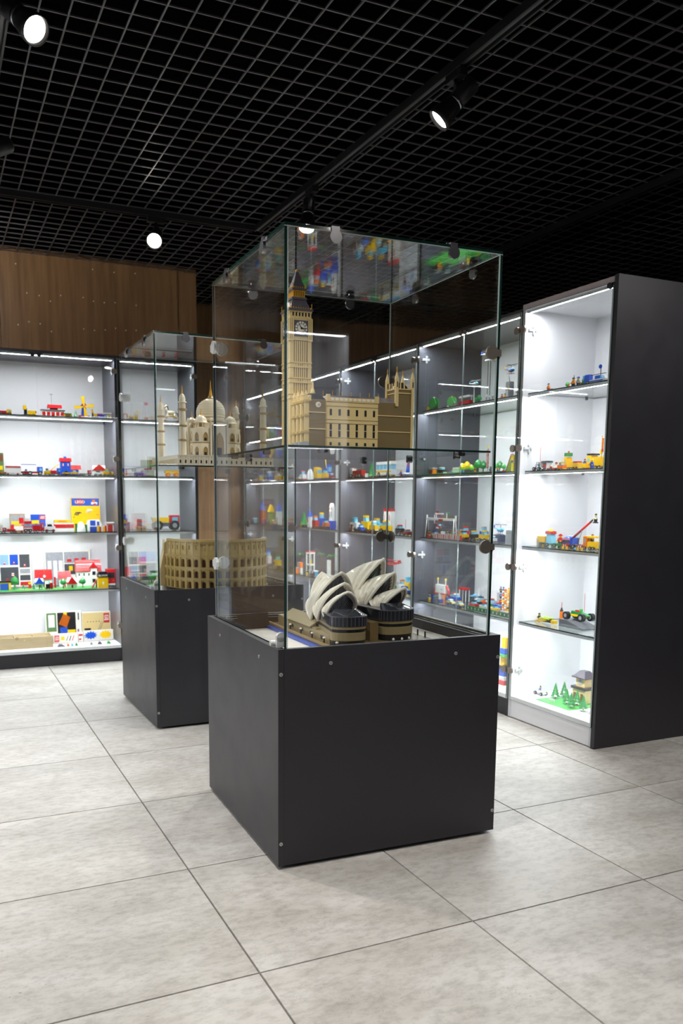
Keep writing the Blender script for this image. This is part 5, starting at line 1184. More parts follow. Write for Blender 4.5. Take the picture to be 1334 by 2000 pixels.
# ============ narrow cabinet behind the farther case
S = on_shelf(L_, 0)
S(240, 249, .10, 12, 'toy_gate', 'small red toy archway in the narrow cabinet', 'toy building', lambda t, L, H: [t.box('post', 'red', x, x+5, -6, 6, 0, H*.8) for x in (-L/2, L/2-5)]+[t.box('lintel', 'red', -L/2, L/2, -6, 6, H*.8, H, True)])
def swing(t, L, H):
    for x in (-L*.35, L*.2): t.part('frame', 'lgrey', lambda b: b.tube([(x-6, 0, 0), (x+5, 0, H), (x+20, 0, 0)], 1.6, 6))
    t.part('bar', 'white', lambda b: b.tube([(-L*.3, 0, H*.98), (L*.3, 0, H*.9)], 1.5, 6)); t.box('flag', 'red', L*.26, L*.42, -1, 1, H*.86, H)
S(250, 292, .22, 38, 'toy_swing', 'thin white toy swing frame with small flag', 'toy', swing)
for k, (a, b, m) in enumerate(((252, 259, 'blue'), (260, 268, 'yellow'), (281, 288, 'orange'))):
    S(a, b, .09, 6, 'toy_block', ['small blue toy block under the swing', 'small yellow toy block under the swing', 'small orange toy block beside the swing'][k], 'toy', lambda t, L, H, m=m: t.box('block', m, -L/2, L/2, -8, 8, 0, H, True))
def horse(t, L, H):
    t.part('rocker', 'yellow', lambda b: [b.tube([(L*.5*math.cos(R(a)), s_*16, H*.34-L*.42+L*.44*math.sin(R(a))) for a in range(40, 145, 15)], 4, 6) for s_ in (-1, 1)])
    t.part('body', 'ivory', lambda b: b.lathe([(2, -L*.3), (15, -L*.24), (15, L*.2), (3, L*.28)], 0, 0, 12) and [b.v.__setitem__(i, (v[2], v[0], v[1]+H*.52)) for i, v in enumerate(b.v)])
    t.part('neck', 'ivory', lambda b: b.tube([(-L*.22, 0, H*.5), (-L*.32, 0, H*.78), (-L*.28, 0, H*.88)], [13, 10, 9], 8)); t.part('head', 'ivory', lambda b: b.tube([(-L*.24, 0, H*.92), (-L*.36, 0, H*.84), (-L*.46, 0, H*.76)], [9, 8, 6], 8))
    t.part('mane', 'brown', lambda b: b.tube([(-L*.16, 0, H*.62), (-L*.24, 0, H*.84), (-L*.26, 0, H)], [5, 7, 4], 6))
    for x in (-L*.22, L*.2):
        for s_ in (-1, 1): t.part('leg', 'ivory', lambda b: b.tube([(x, s_*10, H*.48), (x*1.25, s_*14, H*.2)], [6, 4], 6))
    t.part('tail', 'brown', lambda b: b.tube([(L*.28, 0, H*.56), (L*.42, 0, H*.48), (L*.46, 0, H*.3)], [4, 5, 2], 6))
    for x in (-L*.38, L*.38): t.cyl('roller', 'red', 1, x, 0, H*.06, H*.06, 40, 12)
S(318, 349, .17, 36, 'rocking_horse', 'ivory toy rocking horse on yellow rockers', 'toy', horse)
S = on_shelf(L_, 1)
S(240, 249, .12, 15, 'toy_hydrants', 'pair of small red toy posts in the narrow cabinet', 'toy', lambda t, L, H: [t.box('post', 'red', x-4, x+4, -6, 6, 0, H, True) for x in (-L*.28, L*.28)])
S(262, 286, .13, 14, 'toy_race_car', 'blue toy racing car with red wheels in the narrow cabinet', 'toy vehicle', lambda t, L, H: (t.box('body', 'blue', -L/2, L/2, -9, 9, 5, H*.6, True), t.box('wing', 'red', L*.34, L*.46, -14, 14, H*.7, H), t.wheels((-L*.3, L*.3), 30, 7.5, hub='red')))
S(277, 301, .34, 33, 'toy_carton', 'green picture carton standing in the narrow cabinet', 'box', lambda t, L, H: pack(t, L, H, 16, 'black', 6, lambda b: pr(b, 'print_green', -L*.46, L*.46, 3, H-3)))
S(322, 349, .15, 13, 'toy_cart', 'yellow toy cart with orange wheels in the narrow cabinet', 'toy vehicle', lambda t, L, H: (t.box('deck', 'yellow', -L/2, L/2, -14, 14, H*.55, H, True), t.wheels((-L*.3, L*.3), 30, H*.32, tyre='orange', hub='yellow')))
S = on_shelf(L_, 2)
S(240, 253, .15, 24, 'toy_cabinet', 'tall red and black toy cupboard behind the glass corner', 'toy', lambda t, L, H: (t.box('body', 'dred', -L/2, L*.2, -12, 12, 0, H), t.box('side', 'black', L*.2, L/2, -10, 10, 0, H*.7)))
for k, (a, b, h) in enumerate(((266, 274, 10), (268, 277, 22), (279, 286, 10))):
    S(a, b, .09 if k != 1 else .2, h, 'letter_block', ['tan letter block marked C', 'tall brown wooden cup behind the letter blocks', 'tan letter block marked P'][k], 'toy', lambda t, L, H, k=k: (t.box('block', 'brown' if k == 1 else 'tan', -L/2, L/2, -10, 10, 0, H), (text('lettering', 'C P'[k], H*.0008, 'brown', t.o, (0, -.0106, H*.0005), (R(90), 0, 0), .0002) if k != 1 else None)))
def dumper(t, L, H):
    r_ = H*.3; t.box('chassis', 'dgrey', -L*.46, L*.46, -16, 16, r_*.8, r_*1.5); t.part('tipper', 'yellow', lambda b: b.frus(-L*.44, L*.08, -19, 19, r_*1.6, -L*.5, L*.1, -22, 22, H*.78)); t.box('cab', 'red', L*.12, L*.46, -18, 18, r_*1.5, H*.9, True); t.box('windscreen', 'tblue', L*.2, L*.4, -19, -17, H*.58, H*.8); t.wheels((-L*.3, L*.28), 46, r_, w=10, hub='lgrey')
S(296, 352, .16, 32, 'toy_dumper', 'yellow toy dumper with red cab and large grey wheels', 'toy vehicle', dumper)
S = on_shelf(L_, 3)
S(252, 290, .36, 52, 'toy_carton', 'pale carton with framed prints in the narrow cabinet', 'box', lambda t, L, H: pack(t, L, H, 14, 'card', 5, lambda b: [pr(b, m, -L*.44+k % 2*L*.46, -L*.04+k % 2*L*.46, 6+k//2*H*.32, H*.3+k//2*H*.32) for k, m in enumerate(('print_grey', 'red', 'lblue', 'print_dark', 'print_grey', 'pink'))]))
S(238, 250, .14, 26, 'toy_block_tower', 'red toy tower at the left of the narrow cabinet', 'toy building', lambda t, L, H: [t.box('brick', ('red', 'white')[k % 2], -L*.4, L*.4, -10, 10, H*k/4, H*(k+1)/4, k == 3) for k in range(4)])
for k, (a, b) in enumerate(((262, 272), (284, 294))):
    S(a, b, .12, 21, 'toy_tree', ['green toy tree at the left in the narrow cabinet', 'green toy tree beside the black roofed house in the narrow cabinet'][k], 'toy tree', lambda t, L, H: round_tree(t, H))
S(296, 328, .2, 26, 'toy_house', 'white toy house with black roof in the narrow cabinet', 'toy building', lambda t, L, H: flat_house(t, L, H, 40, 'white', 'black', 'blue', 3))
# ============ right hand run, white cabinet nearest the viewer
def Rn(zi): 
    base_ = on_shelf(R_, zi)
    def f(px0, px1, row, hpx, name, label, cat, fn, group=None, dz=0., turn=0., kx=.72):
        return base_(px0, px1, row, hpx, name, label, cat, lambda t, L, H: fn(t, L*kx, H), group, dz, turn)
    return f
def figure(torso, legs, hat, kind='hair', arm=0., H=None):
    return lambda t, L, h: fig(t, torso, legs, hat, H or 40., kind, arm)
S = Rn(0)
S(1058, 1084, 0.092, 16, 'toy_raft', 'toy figure in blue cap on a small brown and red raft', 'toy', lambda t, L, H: (t.box('raft', 'brown', -L/2, L/2, -10, 10, 0, 5, True), t.box('paddle', 'red', L*.1, L*.6, -14, -11, 7, 10), fig(t, 'orange', 'brown', 'blue', 32, 'cap', z=5)))
S(1103, 1112, 0.092, 12, 'toy_bush', 'small green toy bush with orange flower', 'toy tree', lambda t, L, H: (round_tree(t, H, 'bgreen'), t.cyl('flower', 'orange', 2, 8, 0, H*.3, 4, H*.6, 8)), kx=.9)
S(1116, 1122, 0.077, 20, 'toy_figure', 'toy figure in black with tall stick beside the small bush', 'toy figure', lambda t, L, H: (fig(t, 'orange', 'black', 'black'), t.cyl('stick', 'black', 2, 11, -8, 26, 1.2, 40, 6)))
S(1124, 1133, 0.077, 20, 'toy_figure', 'toy figure with blue cap and grey clothes on the top right shelf', 'toy figure', figure('lgrey', 'navy', 'blue', 'cap'))
S(1133, 1156, 0.086, 17, 'toy_motorcycle', 'green and blue toy motorcycle with trailer', 'toy vehicle', lambda t, L, H: (t.box('frame', 'green', -L*.4, -L*.1, -4, 4, 6, H*.7), t.box('trailer', 'blue', -L*.05, L*.45, -9, 9, 8, H, True), t.box('windscreen', 'tblue', -L*.3, -L*.22, -6, 6, H*.5, H), t.wheels((-L*.42, L*.3), 14, 7, hub='yellow')))
def pboat(t, L, H):
    t.part('hull', 'white', lambda b: b.prism([(-L/2, 4), (L*.36, 4), (L/2, 16), (-L/2, 14)], 1, -15, 15)); t.box('stripe', 'blue', -L/2, L*.4, -15.6, 15.6, 6, 10); t.box('cabin', 'blue', -L*.2, L*.14, -10, 10, 15, 28, True); t.part('windscreen', 'tblue', lambda b: b.frus(L*.14, L*.3, -9, 9, 15, L*.14, L*.18, -8, 8, 27))
    t.box('rotor_blade', 'black', -L*.6, L*.4, -2, 2, 34, 36); t.cyl('mast', 'black', 2, L*.05, 0, 46, 1.5, 40, 6); t.cyl('dish', 'blue', 1, L*.05, -3, 62, 8, 3, 14)
S(1152, 1188, 0.077, 30, 'toy_patrol_boat', 'white and blue toy patrol boat with round blue dish on a mast', 'toy vehicle', pboat, dz=0)
S = Rn(1)
S(1042, 1063, .14, 20, 'toy_buggy', 'white and black toy buggy with long red antenna', 'toy vehicle', lambda t, L, H: (buggy(t, L, H*.9, 'white', R_=8), t.cyl('antenna', 'red', 2, 0, 6, 62, .9, 76, 5), t.part('hoop', 'blue', lambda b: b.tube([(-12, -7, 12), (-13, -7, 26), (13, -7, 26), (12, -7, 12)], 1.6, 6)), t.cyl('helmet', 'green', 2, 0, 0, 24, 6, 9, 10)), kx=.6)
S(1070, 1083, .14, 16, 'toy_kart', 'red toy kart driven by figure in blue cap', 'toy vehicle', lambda t, L, H: (t.box('frame', 'red', -L/2, L/2, -8, 8, 5, 10, True), fig(t, 'white', 'red', 'cyan', 26, 'cap', z=9), t.wheels((-L*.35, L*.35), 22, 6)))
S(1082, 1091, .24, 20, 'toy_figure', 'toy figure in white with red hair behind the red kart', 'toy figure', figure('white', 'black', 'dred'))
S(1091, 1104, .13, 14, 'toy_truck', 'small orange toy sweeper beside the green topped truck', 'toy vehicle', lambda t, L, H: car(t, L, H, 24, 'orange', 'yellow'))
S(1104, 1126, .16, 30, 'toy_tow_truck', 'yellow toy tow truck with green roof lights', 'toy vehicle', lambda t, L, H: (truck(t, L*1.1, H*.8, 30, 'yellow', 'black', 'yellow', 'flat', -1), t.box('roof_lights', 'green', -L*.55, -L*.1, -12, 12, H*.8, H), t.cyl('beacon', 'red', 2, -L*.3, 0, H*1.05, 4, 8, 8)))
S(1123, 1133, .11, 14, 'toy_cart', 'yellow toy cart with red seat right of the tow truck', 'toy vehicle', wagon('yellow', 'red', 'yellow'), kx=.9)
S(1134, 1150, .20, 24, 'toy_tractor', 'red and yellow toy tractor with driver in blue', 'toy vehicle', lambda t, L, H: (car(t, L, H*.7, 26, 'yellow', 'red', low=True), fig(t, 'blue', 'red', 'red', 30, z=H*.3)))
S(1152, 1160, .10, 17, 'toy_figure', 'toy figure in blue overalls before the big yellow truck', 'toy figure', figure('blue', 'blue', 'yellow', 'cap'))
S(1148, 1186, .24, 34, 'toy_truck', 'large yellow toy truck with black roof at the end', 'toy vehicle', lambda t, L, H: (truck(t, L, H*.8, 36, 'yellow', 'dgrey', 'yellow', 'tip', -1), t.box('roof', 'black', -L*.5, -L*.1, -19, 19, H*.76, H*.84), t.cyl('beacon', 'yellow', 2, L*.2, 0, H*.9, 6, H*.2, 10)))
S(1170, 1177, .10, 56, 'toy_flag_post', 'yellow toy post with red and orange banner before the big truck', 'toy', lambda t, L, H: (t.cyl('pole', 'yellow', 2, 0, 0, H/2, 1.6, H, 6), t.box('banner', 'orange', 0, 9, -1, 1, H*.6, H*.92), t.box('banner', 'red', 0, 9, -1, 1, H*.5, H*.6), t.box('foot', 'yellow', -8, 8, -8, 8, 0, 3)))
S = Rn(2)
S(1052, 1098, .15, 31, 'toy_pickup', 'green toy pickup with red roof and yellow trailer', 'toy vehicle', lambda t, L, H: (t.box('chassis', 'green', -L*.1, L*.5, -14, 14, 7, 14, True), t.part('cab', 'tblue', lambda b: b.frus(-L*.1, L*.2, -13, 13, 14, -L*.08, L*.14, -12, 12, H*.7)), t.box('roof', 'red', -L*.14, L*.18, -14, 14, H*.7, H*.84, True), t.part('roof_dome', 'yellow', lambda b: b.lathe([(11, H*.84), (9, H*.95), (2, H)], 2, 0, 10)), t.part('trailer', 'yellow', lambda b: b.frus(-L*.5, -L*.18, -12, 12, 16, -L*.56, -L*.14, -15, 15, H*.55)), t.box('trailer_frame', 'dgrey', -L*.48, -L*.1, -9, 9, 9, 15), t.wheels((-L*.36, L*.0, L*.38), 30, 8)))
S(1089, 1100, .24, 31, 'toy_figure', 'toy figure with wide red hat behind the green pickup', 'toy figure', lambda t, L, H: (fig(t, 'red', 'black', 'red', 52), t.cyl('hat_brim', 'red', 2, 0, 0, 44, 11, 2.5, 14)))
def cranetruck(t, L, H):
    t.box('chassis', 'black', -L*.5, L*.5, -14, 14, 7, 13); c = t.box('cab', 'blue', -L*.5, -L*.1, -16, 16, 13, 40, True); t.box('windscreen', 'tsmoke', -L*.51, -L*.12, -16.6, 16.6, 22, 33, par=c); t.box('grille', 'red', -L*.5, -L*.1, -17, -15, 12, 18); t.box('visor', 'pink', -L*.5, -L*.1, -17, -15, 34, 40); t.part('cab_roof', 'blue', lambda b: b.lathe([(17, 40), (14, 46), (4, 48)], -L*.3, 0, 10))
    t.part('boom', 'red', lambda b: b.tube([(-L*.1, 0, 42), (L*.85, 0, 112)], [6, 5], 4)); t.part('boom_tip', 'black', lambda b: b.tube([(L*.85, 0, 112), (L*.97, 0, 122)], [5, 3], 6)); t.part('ram', 'lgrey', lambda b: b.tube([(L*.2, 0, 20), (L*.42, 0, 78)], 2.5, 6)); t.cyl('turret', 'blue', 2, L*.1, 0, 30, 13, 26, 12); t.part('outrigger', 'red', lambda b: [b.tube([(L*.2, s_*10, 16), (L*.5, s_*20, 3)], 2.5, 5) for s_ in (-1, 1)]); t.wheels((-L*.32, L*.12, L*.36), 32, 8)
S(1104, 1140, .15, 40, 'toy_crane_truck', 'blue toy crane truck with long raised red boom', 'toy vehicle', cranetruck, kx=.85)
S(1158, 1165, .17, 15, 'toy_figure', 'toy figure hanging beside the tip of the red boom', 'toy figure', lambda t, L, H: (fig(t, 'lgrey', 'black', 'black', 36), t.part('bucket', 'black', lambda b: b.box(-9, 9, -7, 7, -4, 0))), dz=112)
for k, (a, b) in enumerate(((1101, 1107), (1130, 1137))):
    S(a, b, .08, 11, 'toy_barrier', ['red and white striped toy barrier left of the crane truck', 'red and white striped toy barrier right of the crane truck'][k], 'toy', lambda t, L, H: [t.part('stripe', ('red', 'white')[q % 2], lambda bb: bb.box(-16+q*6, -10+q*6, -2, 2, 10, 17)) for q in range(5)]+[t.box('leg', 'yellow', x, x+3, -5, 5, 0, 10) for x in (-14, 9)])
S(1142, 1172, .13, 33, 'toy_buggy', 'orange and yellow toy buggy with figure standing up', 'toy vehicle', lambda t, L, H: (truck(t, L, H*.75, 32, 'orange', 'yellow', 'yellow', 'flat', -1), t.box('roll_bar', 'yellow', -L*.5, L*.3, -15, 15, H*.62, H*.72), fig(t, 'red', 'black', 'brown', 34, z=H*.4)))
S = Rn(3)
S(1048, 1060, .26, 16, 'toy_figure', 'toy figure in black vest behind the yellow glider', 'toy figure', lambda t, L, H: fig(t, 'black', 'lgrey', 'black', 36))
def glider(t, L, H):
    t.box('body', 'black', -L*.2, L*.4, -9, 9, 4, 12, True); t.box('nose', 'yellow', L*.35, L*.52, -11, 11, 3, 16); t.box('wind_scoop', 'brown', -L*.2, L*.2, -8, 8, 14, 20)
    for y in (-16, 14): t.part('wing', 'yellow', lambda b: b.prism([(-L*.5, 2), (L*.1, 10), (L*.1, 18), (-L*.3, 12)], 1, y-8, y+8))
    for y in (-12, 12): t.cyl('lime_tube', 'lime', 0, 0, y, 20, 4, L*.5, 10)
S(1044, 1094, .15, 14, 'toy_glider', 'flat yellow and lime toy glider on the shelf', 'toy vehicle', glider, kx=.6)
S(1093, 1101, .20, 32, 'toy_cone', 'tall orange and black toy rocket cone left of the ramp', 'toy', lambda t, L, H: (t.cyl('foot', 'lgrey', 2, 0, 0, H*.12, 11, H*.24, 12), t.cyl('body', 'orange', 2, 0, 0, H*.42, 8, H*.4, 12), t.cyl('cone', 'black', 2, 0, 0, H*.72, 8, H*.2, 12, 2.5), t.cyl('rod', 'red', 2, 0, 0, H*.95, 1.4, H*.3, 6)))
def ramp(t, L, H):
    t.part('ramp', 'dgrey', lambda b: b.prism([(-L*.5, 0), (L*.55, 0), (L*.55, 4), (-L*.2, 30), (-L*.5, 30)], 1, -46, 46)); 
    for k in range(2): t.box('edge_plate', 'lgrey', -L*.45, L*.5, -48, -46, 3+k*5, 5+k*5)
S(1100, 1166, .17, 30, 'toy_ramp', 'grey toy jump ramp under the green buggy', 'toy', ramp, kx=.62)
def gbuggy(t, L, H):
    r_ = 17; t.box('chassis', 'yellow', -L*.4, L*.4, -12, 12, 16, 24, True); t.part('hood', 'green', lambda b: b.prism([(-L*.34, 24), (L*.5, 22), (L*.5, 26), (L*.1, 36), (-L*.3, 38)], 1, -10, 10)); t.box('seat', 'red', -L*.14, L*.06, -7, 7, 36, 43); t.cyl('helmet', 'bgreen', 2, L*.1, 0, 44, 7, 11, 12); t.cyl('antenna', 'red', 2, L*.18, 8, 78, .9, 78, 5)
    t.box('axle', 'dgrey', -L*.42, -L*.36, -24, 24, 14, 19); t.box('axle', 'dgrey', L*.34, L*.4, -24, 24, 14, 19)
    for x in (-L*.39, L*.37):
        for s_ in (-1, 1): t.wheel(x, s_*26, r_, w=16, hub='lgrey', n=22)
S(1104, 1160, .17, 40, 'toy_monster_buggy', 'green and yellow toy buggy with huge black tyres on the ramp', 'toy vehicle', gbuggy, dz=30.6, kx=.62)
S = Rn(4)
S(1046, 1066, .17, 20, 'toy_kart', 'white toy kart with driver in blue at the bottom', 'toy vehicle', lambda t, L, H: (t.box('frame', 'white', -L*.5, L*.5, -12, 12, 7, 13, True), fig(t, 'blue', 'white', 'black', 32, z=10), t.box('frame_bar', 'white', L*.3, L*.42, -11, 11, 13, H), t.wheels((-L*.35, L*.35), 30, 8)))
S(1070, 1166, .18, 2, 'toy_baseplate', 'bright green studded baseplate with pines at the cabinet bottom', 'baseplate', lambda t, L, H: plate(t, L, 210, 'bgreen'), kx=.62)
PB = 5.3
for k, (px, row) in enumerate(((1085, .16), (1108, .13), (1102, .22), (1117, .10), (1128, .16), (1141, .12))):
    S(px-4, px+4, row, 27, 'toy_pine', ['leftmost green toy pine on the bottom plate', 'tall green toy pine second in the front row', 'green toy pine at the back of the bottom plate', 'front most green toy pine on the bottom plate', 'green toy pine by the clock house door', 'green toy pine at the right end of the plate'][k], 'toy tree', lambda t, L, H: pine(t, H), 'pines on the bottom plate', dz=PB)
def clockhouse(t, L, H):
    w_ = t.box('lower_walls', 'tan', -38, 38, -30, 30, 0, H*.42); t.box('cornice', 'black', -44, 44, -36, 36, H*.42, H*.5, True); t.box('upper_walls', 'tan', -26, 26, -24, 24, H*.5, H*.8); t.part('roof', 'slate', lambda b: b.frus(-38, 38, -36, 36, H*.8, -16, 16, -14, 14, H)); t.box('eaves', 'slate', -40, 40, -38, 38, H*.78, H*.82)
    for x in (-24, 20): t.box('archway', 'brown', x-8, x+8, -31, -29, 0, H*.3, par=w_)
    for rot, loc in (((R(90), 0, 0), (0, -.0245, H*.00065)), ((R(90), 0, R(-90)), (-.0265, 0, H*.00065))):
        d_ = MB().cyl(2, 0, 0, 0, 14, 1.4, 20).build('clock_dial', 'lgrey', t.o, .001, loc=loc, rot=rot); MB().box(-1, 1, -1, 10, .7, 1.4).box(-1, 7, -1, 1, .7, 1.4).build('clock_hand', 'black', d_, .001)
S(1124, 1158, .235, 55, 'toy_clock_house', 'tan toy clock house with dark roof at the bottom right', 'toy building', clockhouse, dz=PB)
for k, (a, b) in enumerate(((1074, 1082), (1148, 1156))):
    S(a, b, .085, 6, 'toy_fence', ['white toy fence at the left corner of the plate', 'white toy fence at the right corner of the plate'][k], 'toy', lambda t, L, H: [t.box('picket', 'white', -18+q*7, -15+q*7, -1, 1, 0, H) for q in range(6)]+[t.box('rail', 'white', -18, 20, -1.4, 1.4, H*.5, H*.65)], dz=PB)
# ============ second right hand cabinet
S = Rn(0)
def pole_heli(t, L, H):
    for x in (-10, 12): t.cyl('pole', 'black', 2, x, 0, H*.36, 1.8, H*.72, 6)
    t.box('foot', 'dgrey', -26, 28, -16, 16, 0, 4, True); t.box('pad', 'white', -22, 24, -12, 12, H*.72, H*.75)
    heli(t, 150, 52, 'white', 'blue', 'black', 1, H*.75)
S(940, 968, 0.099, 110, 'toy_helicopter', 'large white and blue toy helicopter on tall black poles', 'toy vehicle', pole_heli)
def stand_heli(c1, c2, pm, L2):
    def f(t, L, H): t.cyl('pole', pm, 2, 0, 0, H*.33, 3, H*.66, 8); t.box('foot', pm, -14, 14, -12, 12, 0, 4); heli(t, L2, 34, c1, c2, 'white', 1, H*.66)
    return f
S(914, 938, 0.081, 50, 'toy_helicopter', 'small white toy helicopter on a single white pole', 'toy vehicle', stand_heli('white', 'cyan', 'white', 92))
def spool(cap):
    def f(t, L, H):
        for y in (-11, 11): t.cyl('spool_disc', 'bgreen', 1, 0, y, H*.5, H*.46, 3, 24)
        t.cyl('core', 'green', 1, 0, 0, H*.5, H*.2, 20, 14); t.box('cradle', 'black', -H*.4, H*.3, -14, 14, 0, 7)
        if cap: t.box('cab', 'yellow', -H*.75, -H*.4, -14, 14, 6, 22, True); t.cyl('cab_wheel', 'black', 1, -H*.58, 0, 5, 5, 26, 10)
        t.cyl('top_stud', 'white' if cap else 'yellow', 2, 0, 0, H*.98, 5, 6, 10)
    return f
S(836, 860, 0.077, 25, 'toy_spool_cart', 'bright green toy cable spool with yellow cab', 'toy vehicle', spool(True))
S(872, 894, 0.084, 22, 'toy_spool', 'bright green toy cable spool without cab', 'toy', spool(False))
S(848, 862, 0.059, 6, 'toy_trike', 'black and pink toy trike before the green spool', 'toy vehicle', lambda t, L, H: buggy(t, 40, 14, 'pink', R_=6), turn=10)
S(866, 880, 0.059, 6, 'toy_trike', 'black and white toy trike between the green spools', 'toy vehicle', lambda t, L, H: buggy(t, 40, 14, 'white', R_=6), turn=-8)
S(884, 892, 0.058, 9, 'toy_figure', 'blue and orange toy figure below the second spool', 'toy figure', lambda t, L, H: fig(t, 'blue', 'orange', 'lgrey', 28))
def stall(c1, c2):
    def f(t, L, H):
        t.box('counter', c1, -L/2, L/2, -12, 12, 0, H*.5, True)
        for x in (-L/2, L/2-4): t.box('post', 'white', x, x+4, 4, 8, H*.5, H*.85)
        t.box('canopy', c2, -L/2, L/2, -12, 12, H*.85, H, True)
    return f
S(896, 924, 0.092, 19, 'toy_stall', 'red and white toy stall under the small helicopter', 'toy building', stall('red', 'white'))
for k, (a, b, h) in enumerate(((926, 932, 14), (932, 940, 18))):
    S(a, b, .11, h, 'toy_bush', ['low green toy bush near the white wall ruin', 'taller green toy bush near the white wall ruin'][k], 'toy tree', lambda t, L, H: round_tree(t, H))
S(944, 974, 0.066, 13, 'toy_wall', 'pale grey toy wall ruin under the poles', 'toy building', lambda t, L, H: [t.box('block', ('white', 'lgrey')[q % 2], -L/2+q*L/7, -L/2+(q+1)*L/7, -8, 8, 0, H*(1, .6, .8, .5, .9, .6, .7)[q], True) for q in range(7)])
def tower_heli(t, L, H):
    t.box('tower', 'lgrey', -14, 16, -14, 14, 0, H*.42, True); t.box('doorway', 'white', -6, 6, -15, -13, 0, H*.2); t.box('light', 'yellow', 6, 12, -15, -13, H*.22, H*.3); t.part('arm', 'dgrey', lambda b: b.tube([(0, 0, H*.42), (-10, 0, H*.62)], 2, 6)); heli(t, 92, 46, 'blue', 'yellow', 'black', 1, H*.62)
S(986, 1004, 0.084, 74, 'toy_heli_tower', 'blue toy helicopter above a grey toy tower', 'toy building', tower_heli)
for k, (a, b, c, d) in enumerate(((978, 983, 'red', 'blue'), (984, 989, 'yellow', 'black'), (1006, 1011, 'white', 'dgrey'))):
    S(a, b, .09, 12, 'toy_figure', ['toy figure in red left of the grey tower', 'toy figure in yellow before the grey tower', 'toy figure in white right of the grey tower'][k], 'toy figure', lambda t, L, H: fig(t, c, d, 'black', 30))
S = Rn(1)
S(834, 1008, .14, 2, 'toy_baseplate', 'long green studded baseplate on second right shelf', 'baseplate', lambda t, L, H: plate(t, L, 180, 'bgreen', False), kx=.9)
G = 3.7
S(856, 872, .14, 14, 'toy_car', 'black toy car with white roof on the green plate', 'toy vehicle', lambda t, L, H: car(t, 56, H, 28, 'black', 'white'), dz=G)
S(882, 900, .11, 12, 'toy_fence', 'white toy fence left of the yellow trees', 'toy', lambda t, L, H: [t.box('picket', 'white', -L/2+q*L/9, -L/2+q*L/9+4, -1, 1, 0, H) for q in range(9)]+[t.box('rail', 'white', -L/2, L/2, -2, 2, z, z+3) for z in (H*.3, H*.7)], dz=G)
for k, (px, row, h, c, nm) in enumerate(((903, .12, 20, 'yellow', 'yellow leaved toy tree, leftmost on the long plate'), (912, .18, 24, 'yellow', 'larger yellow leaved toy tree on the long plate'), (921, .1, 16, 'lime', 'lime green toy shrub before the yellow trees'), (934, .14, 26, 'green', 'round green toy tree left of the lettered tower'), (944, .2, 24, 'green', 'green toy tree behind the lettered tower'), (966, .13, 18, 'bgreen', 'light green toy tree right of the lettered tower'), (976, .18, 22, 'green', 'dark green toy tree beside the yellow slide'), (984, .1, 15, 'bgreen', 'small light green toy shrub before the yellow slide'))):
    S(px-5, px+5, row, h, 'toy_tree', nm, 'toy tree', lambda t, L, H: round_tree(t, H, c), dz=G)
def dinertower(t, L, H):
    t.cyl('mast', 'lgrey', 2, 0, 3, H*.5, 2, H, 8); t.box('foot', 'dgrey', -10, 10, -8, 12, 0, 4)
    for k, ch in enumerate('RENID'):
        b = t.box('letter_plate', 'red', -9, 9, -2, 1, H*(.16+.15*k), H*(.29+.15*k)); text('lettering', ch, H*.00014, 'white', b, (0, -.0024, H*(.225+.15*k)*.001), (R(90), 0, 0), .0002, 1.1)
    t.cyl('finial', 'yellow', 2, 0, 3, H*.98, 5, 8, 10)
S(947, 957, .12, 50, 'toy_sign_tower', 'tall red lettered toy sign tower spelling DINER', 'toy building', dinertower, dz=G)
def slide(t, L, H):
    t.part('slide', 'yellow', lambda b: b.prism([(-L*.5, 0), (L*.2, H), (L*.5, H), (L*.5, 0), (L*.3, 0), (L*.2, H*.7)], 1, -14, 14)); t.part('rail', 'red', lambda b: b.tube([(-L*.5, -15, 4), (L*.2, -15, H+3), (L*.5, -15, H+3)], 2.5, 5)); t.cyl('dial', 'blue', 1, L*.36, -15, H*.6, 7, 2, 12)
S(990, 1009, .14, 32, 'toy_slide', 'yellow toy slide with red rail at the shelf end', 'toy building', slide, dz=G)
for k, (px, c, d) in enumerate(((928, 'red', 'yellow'), (958, 'blue', 'red'), (972, 'orange', 'blue'))):
    S(px-3, px+3, .075, 11, 'toy_figure', ['toy figure in red and yellow below the round green tree', 'toy figure in blue and red below the lettered tower', 'toy figure in orange and blue beside the light green tree'][k], 'toy figure', lambda t, L, H: fig(t, c, d, 'black', 28), dz=G)
S = Rn(2)
def gantry(t, L, H):
    for x in (-L/2, L/2):
        for y in (-12, 12): t.part('leg', 'white', lambda b: b.tube([(x*.98, y, 3), (x*.94, y*.4, H*.72)], 3, 4))
        t.box('top_post', 'white', x-4, x+4, -4, 4, H*.66, H*.86)
    t.box('beam', 'white', -L/2, L/2, -5, 5, H*.66, H*.74, True); t.box('beam_sign', 'red', -L*.06, L*.1, -6, -4, H*.65, H*.71)
    for x, c in ((-L*.16, 'red'), (L*.2, 'green')): t.box('flag_post', 'white', x-2, x+2, -2, 2, H*.74, H*.96); t.box('flag', c, x-2, x+26, -1, 1, H*.93, H)
S(828, 894, .16, 52, 'toy_gantry', 'white toy start gantry with red and green flags', 'toy', gantry, kx=.85)
S(846, 864, .13, 24, 'toy_helicopter', 'small red and white toy helicopter under the gantry', 'toy vehicle', lambda t, L, H: heli(t, 90, H*2, 'red', 'white', 'white'))
S(834, 842, .18, 14, 'toy_pylon', 'red toy pylon at the left leg of the gantry', 'toy', lambda t, L, H: (t.cyl('cone', 'red', 2, 0, 0, H*.55, 9, H*.9, 10, 2), t.box('foot', 'red', -12, 12, -12, 12, 0, 4)))
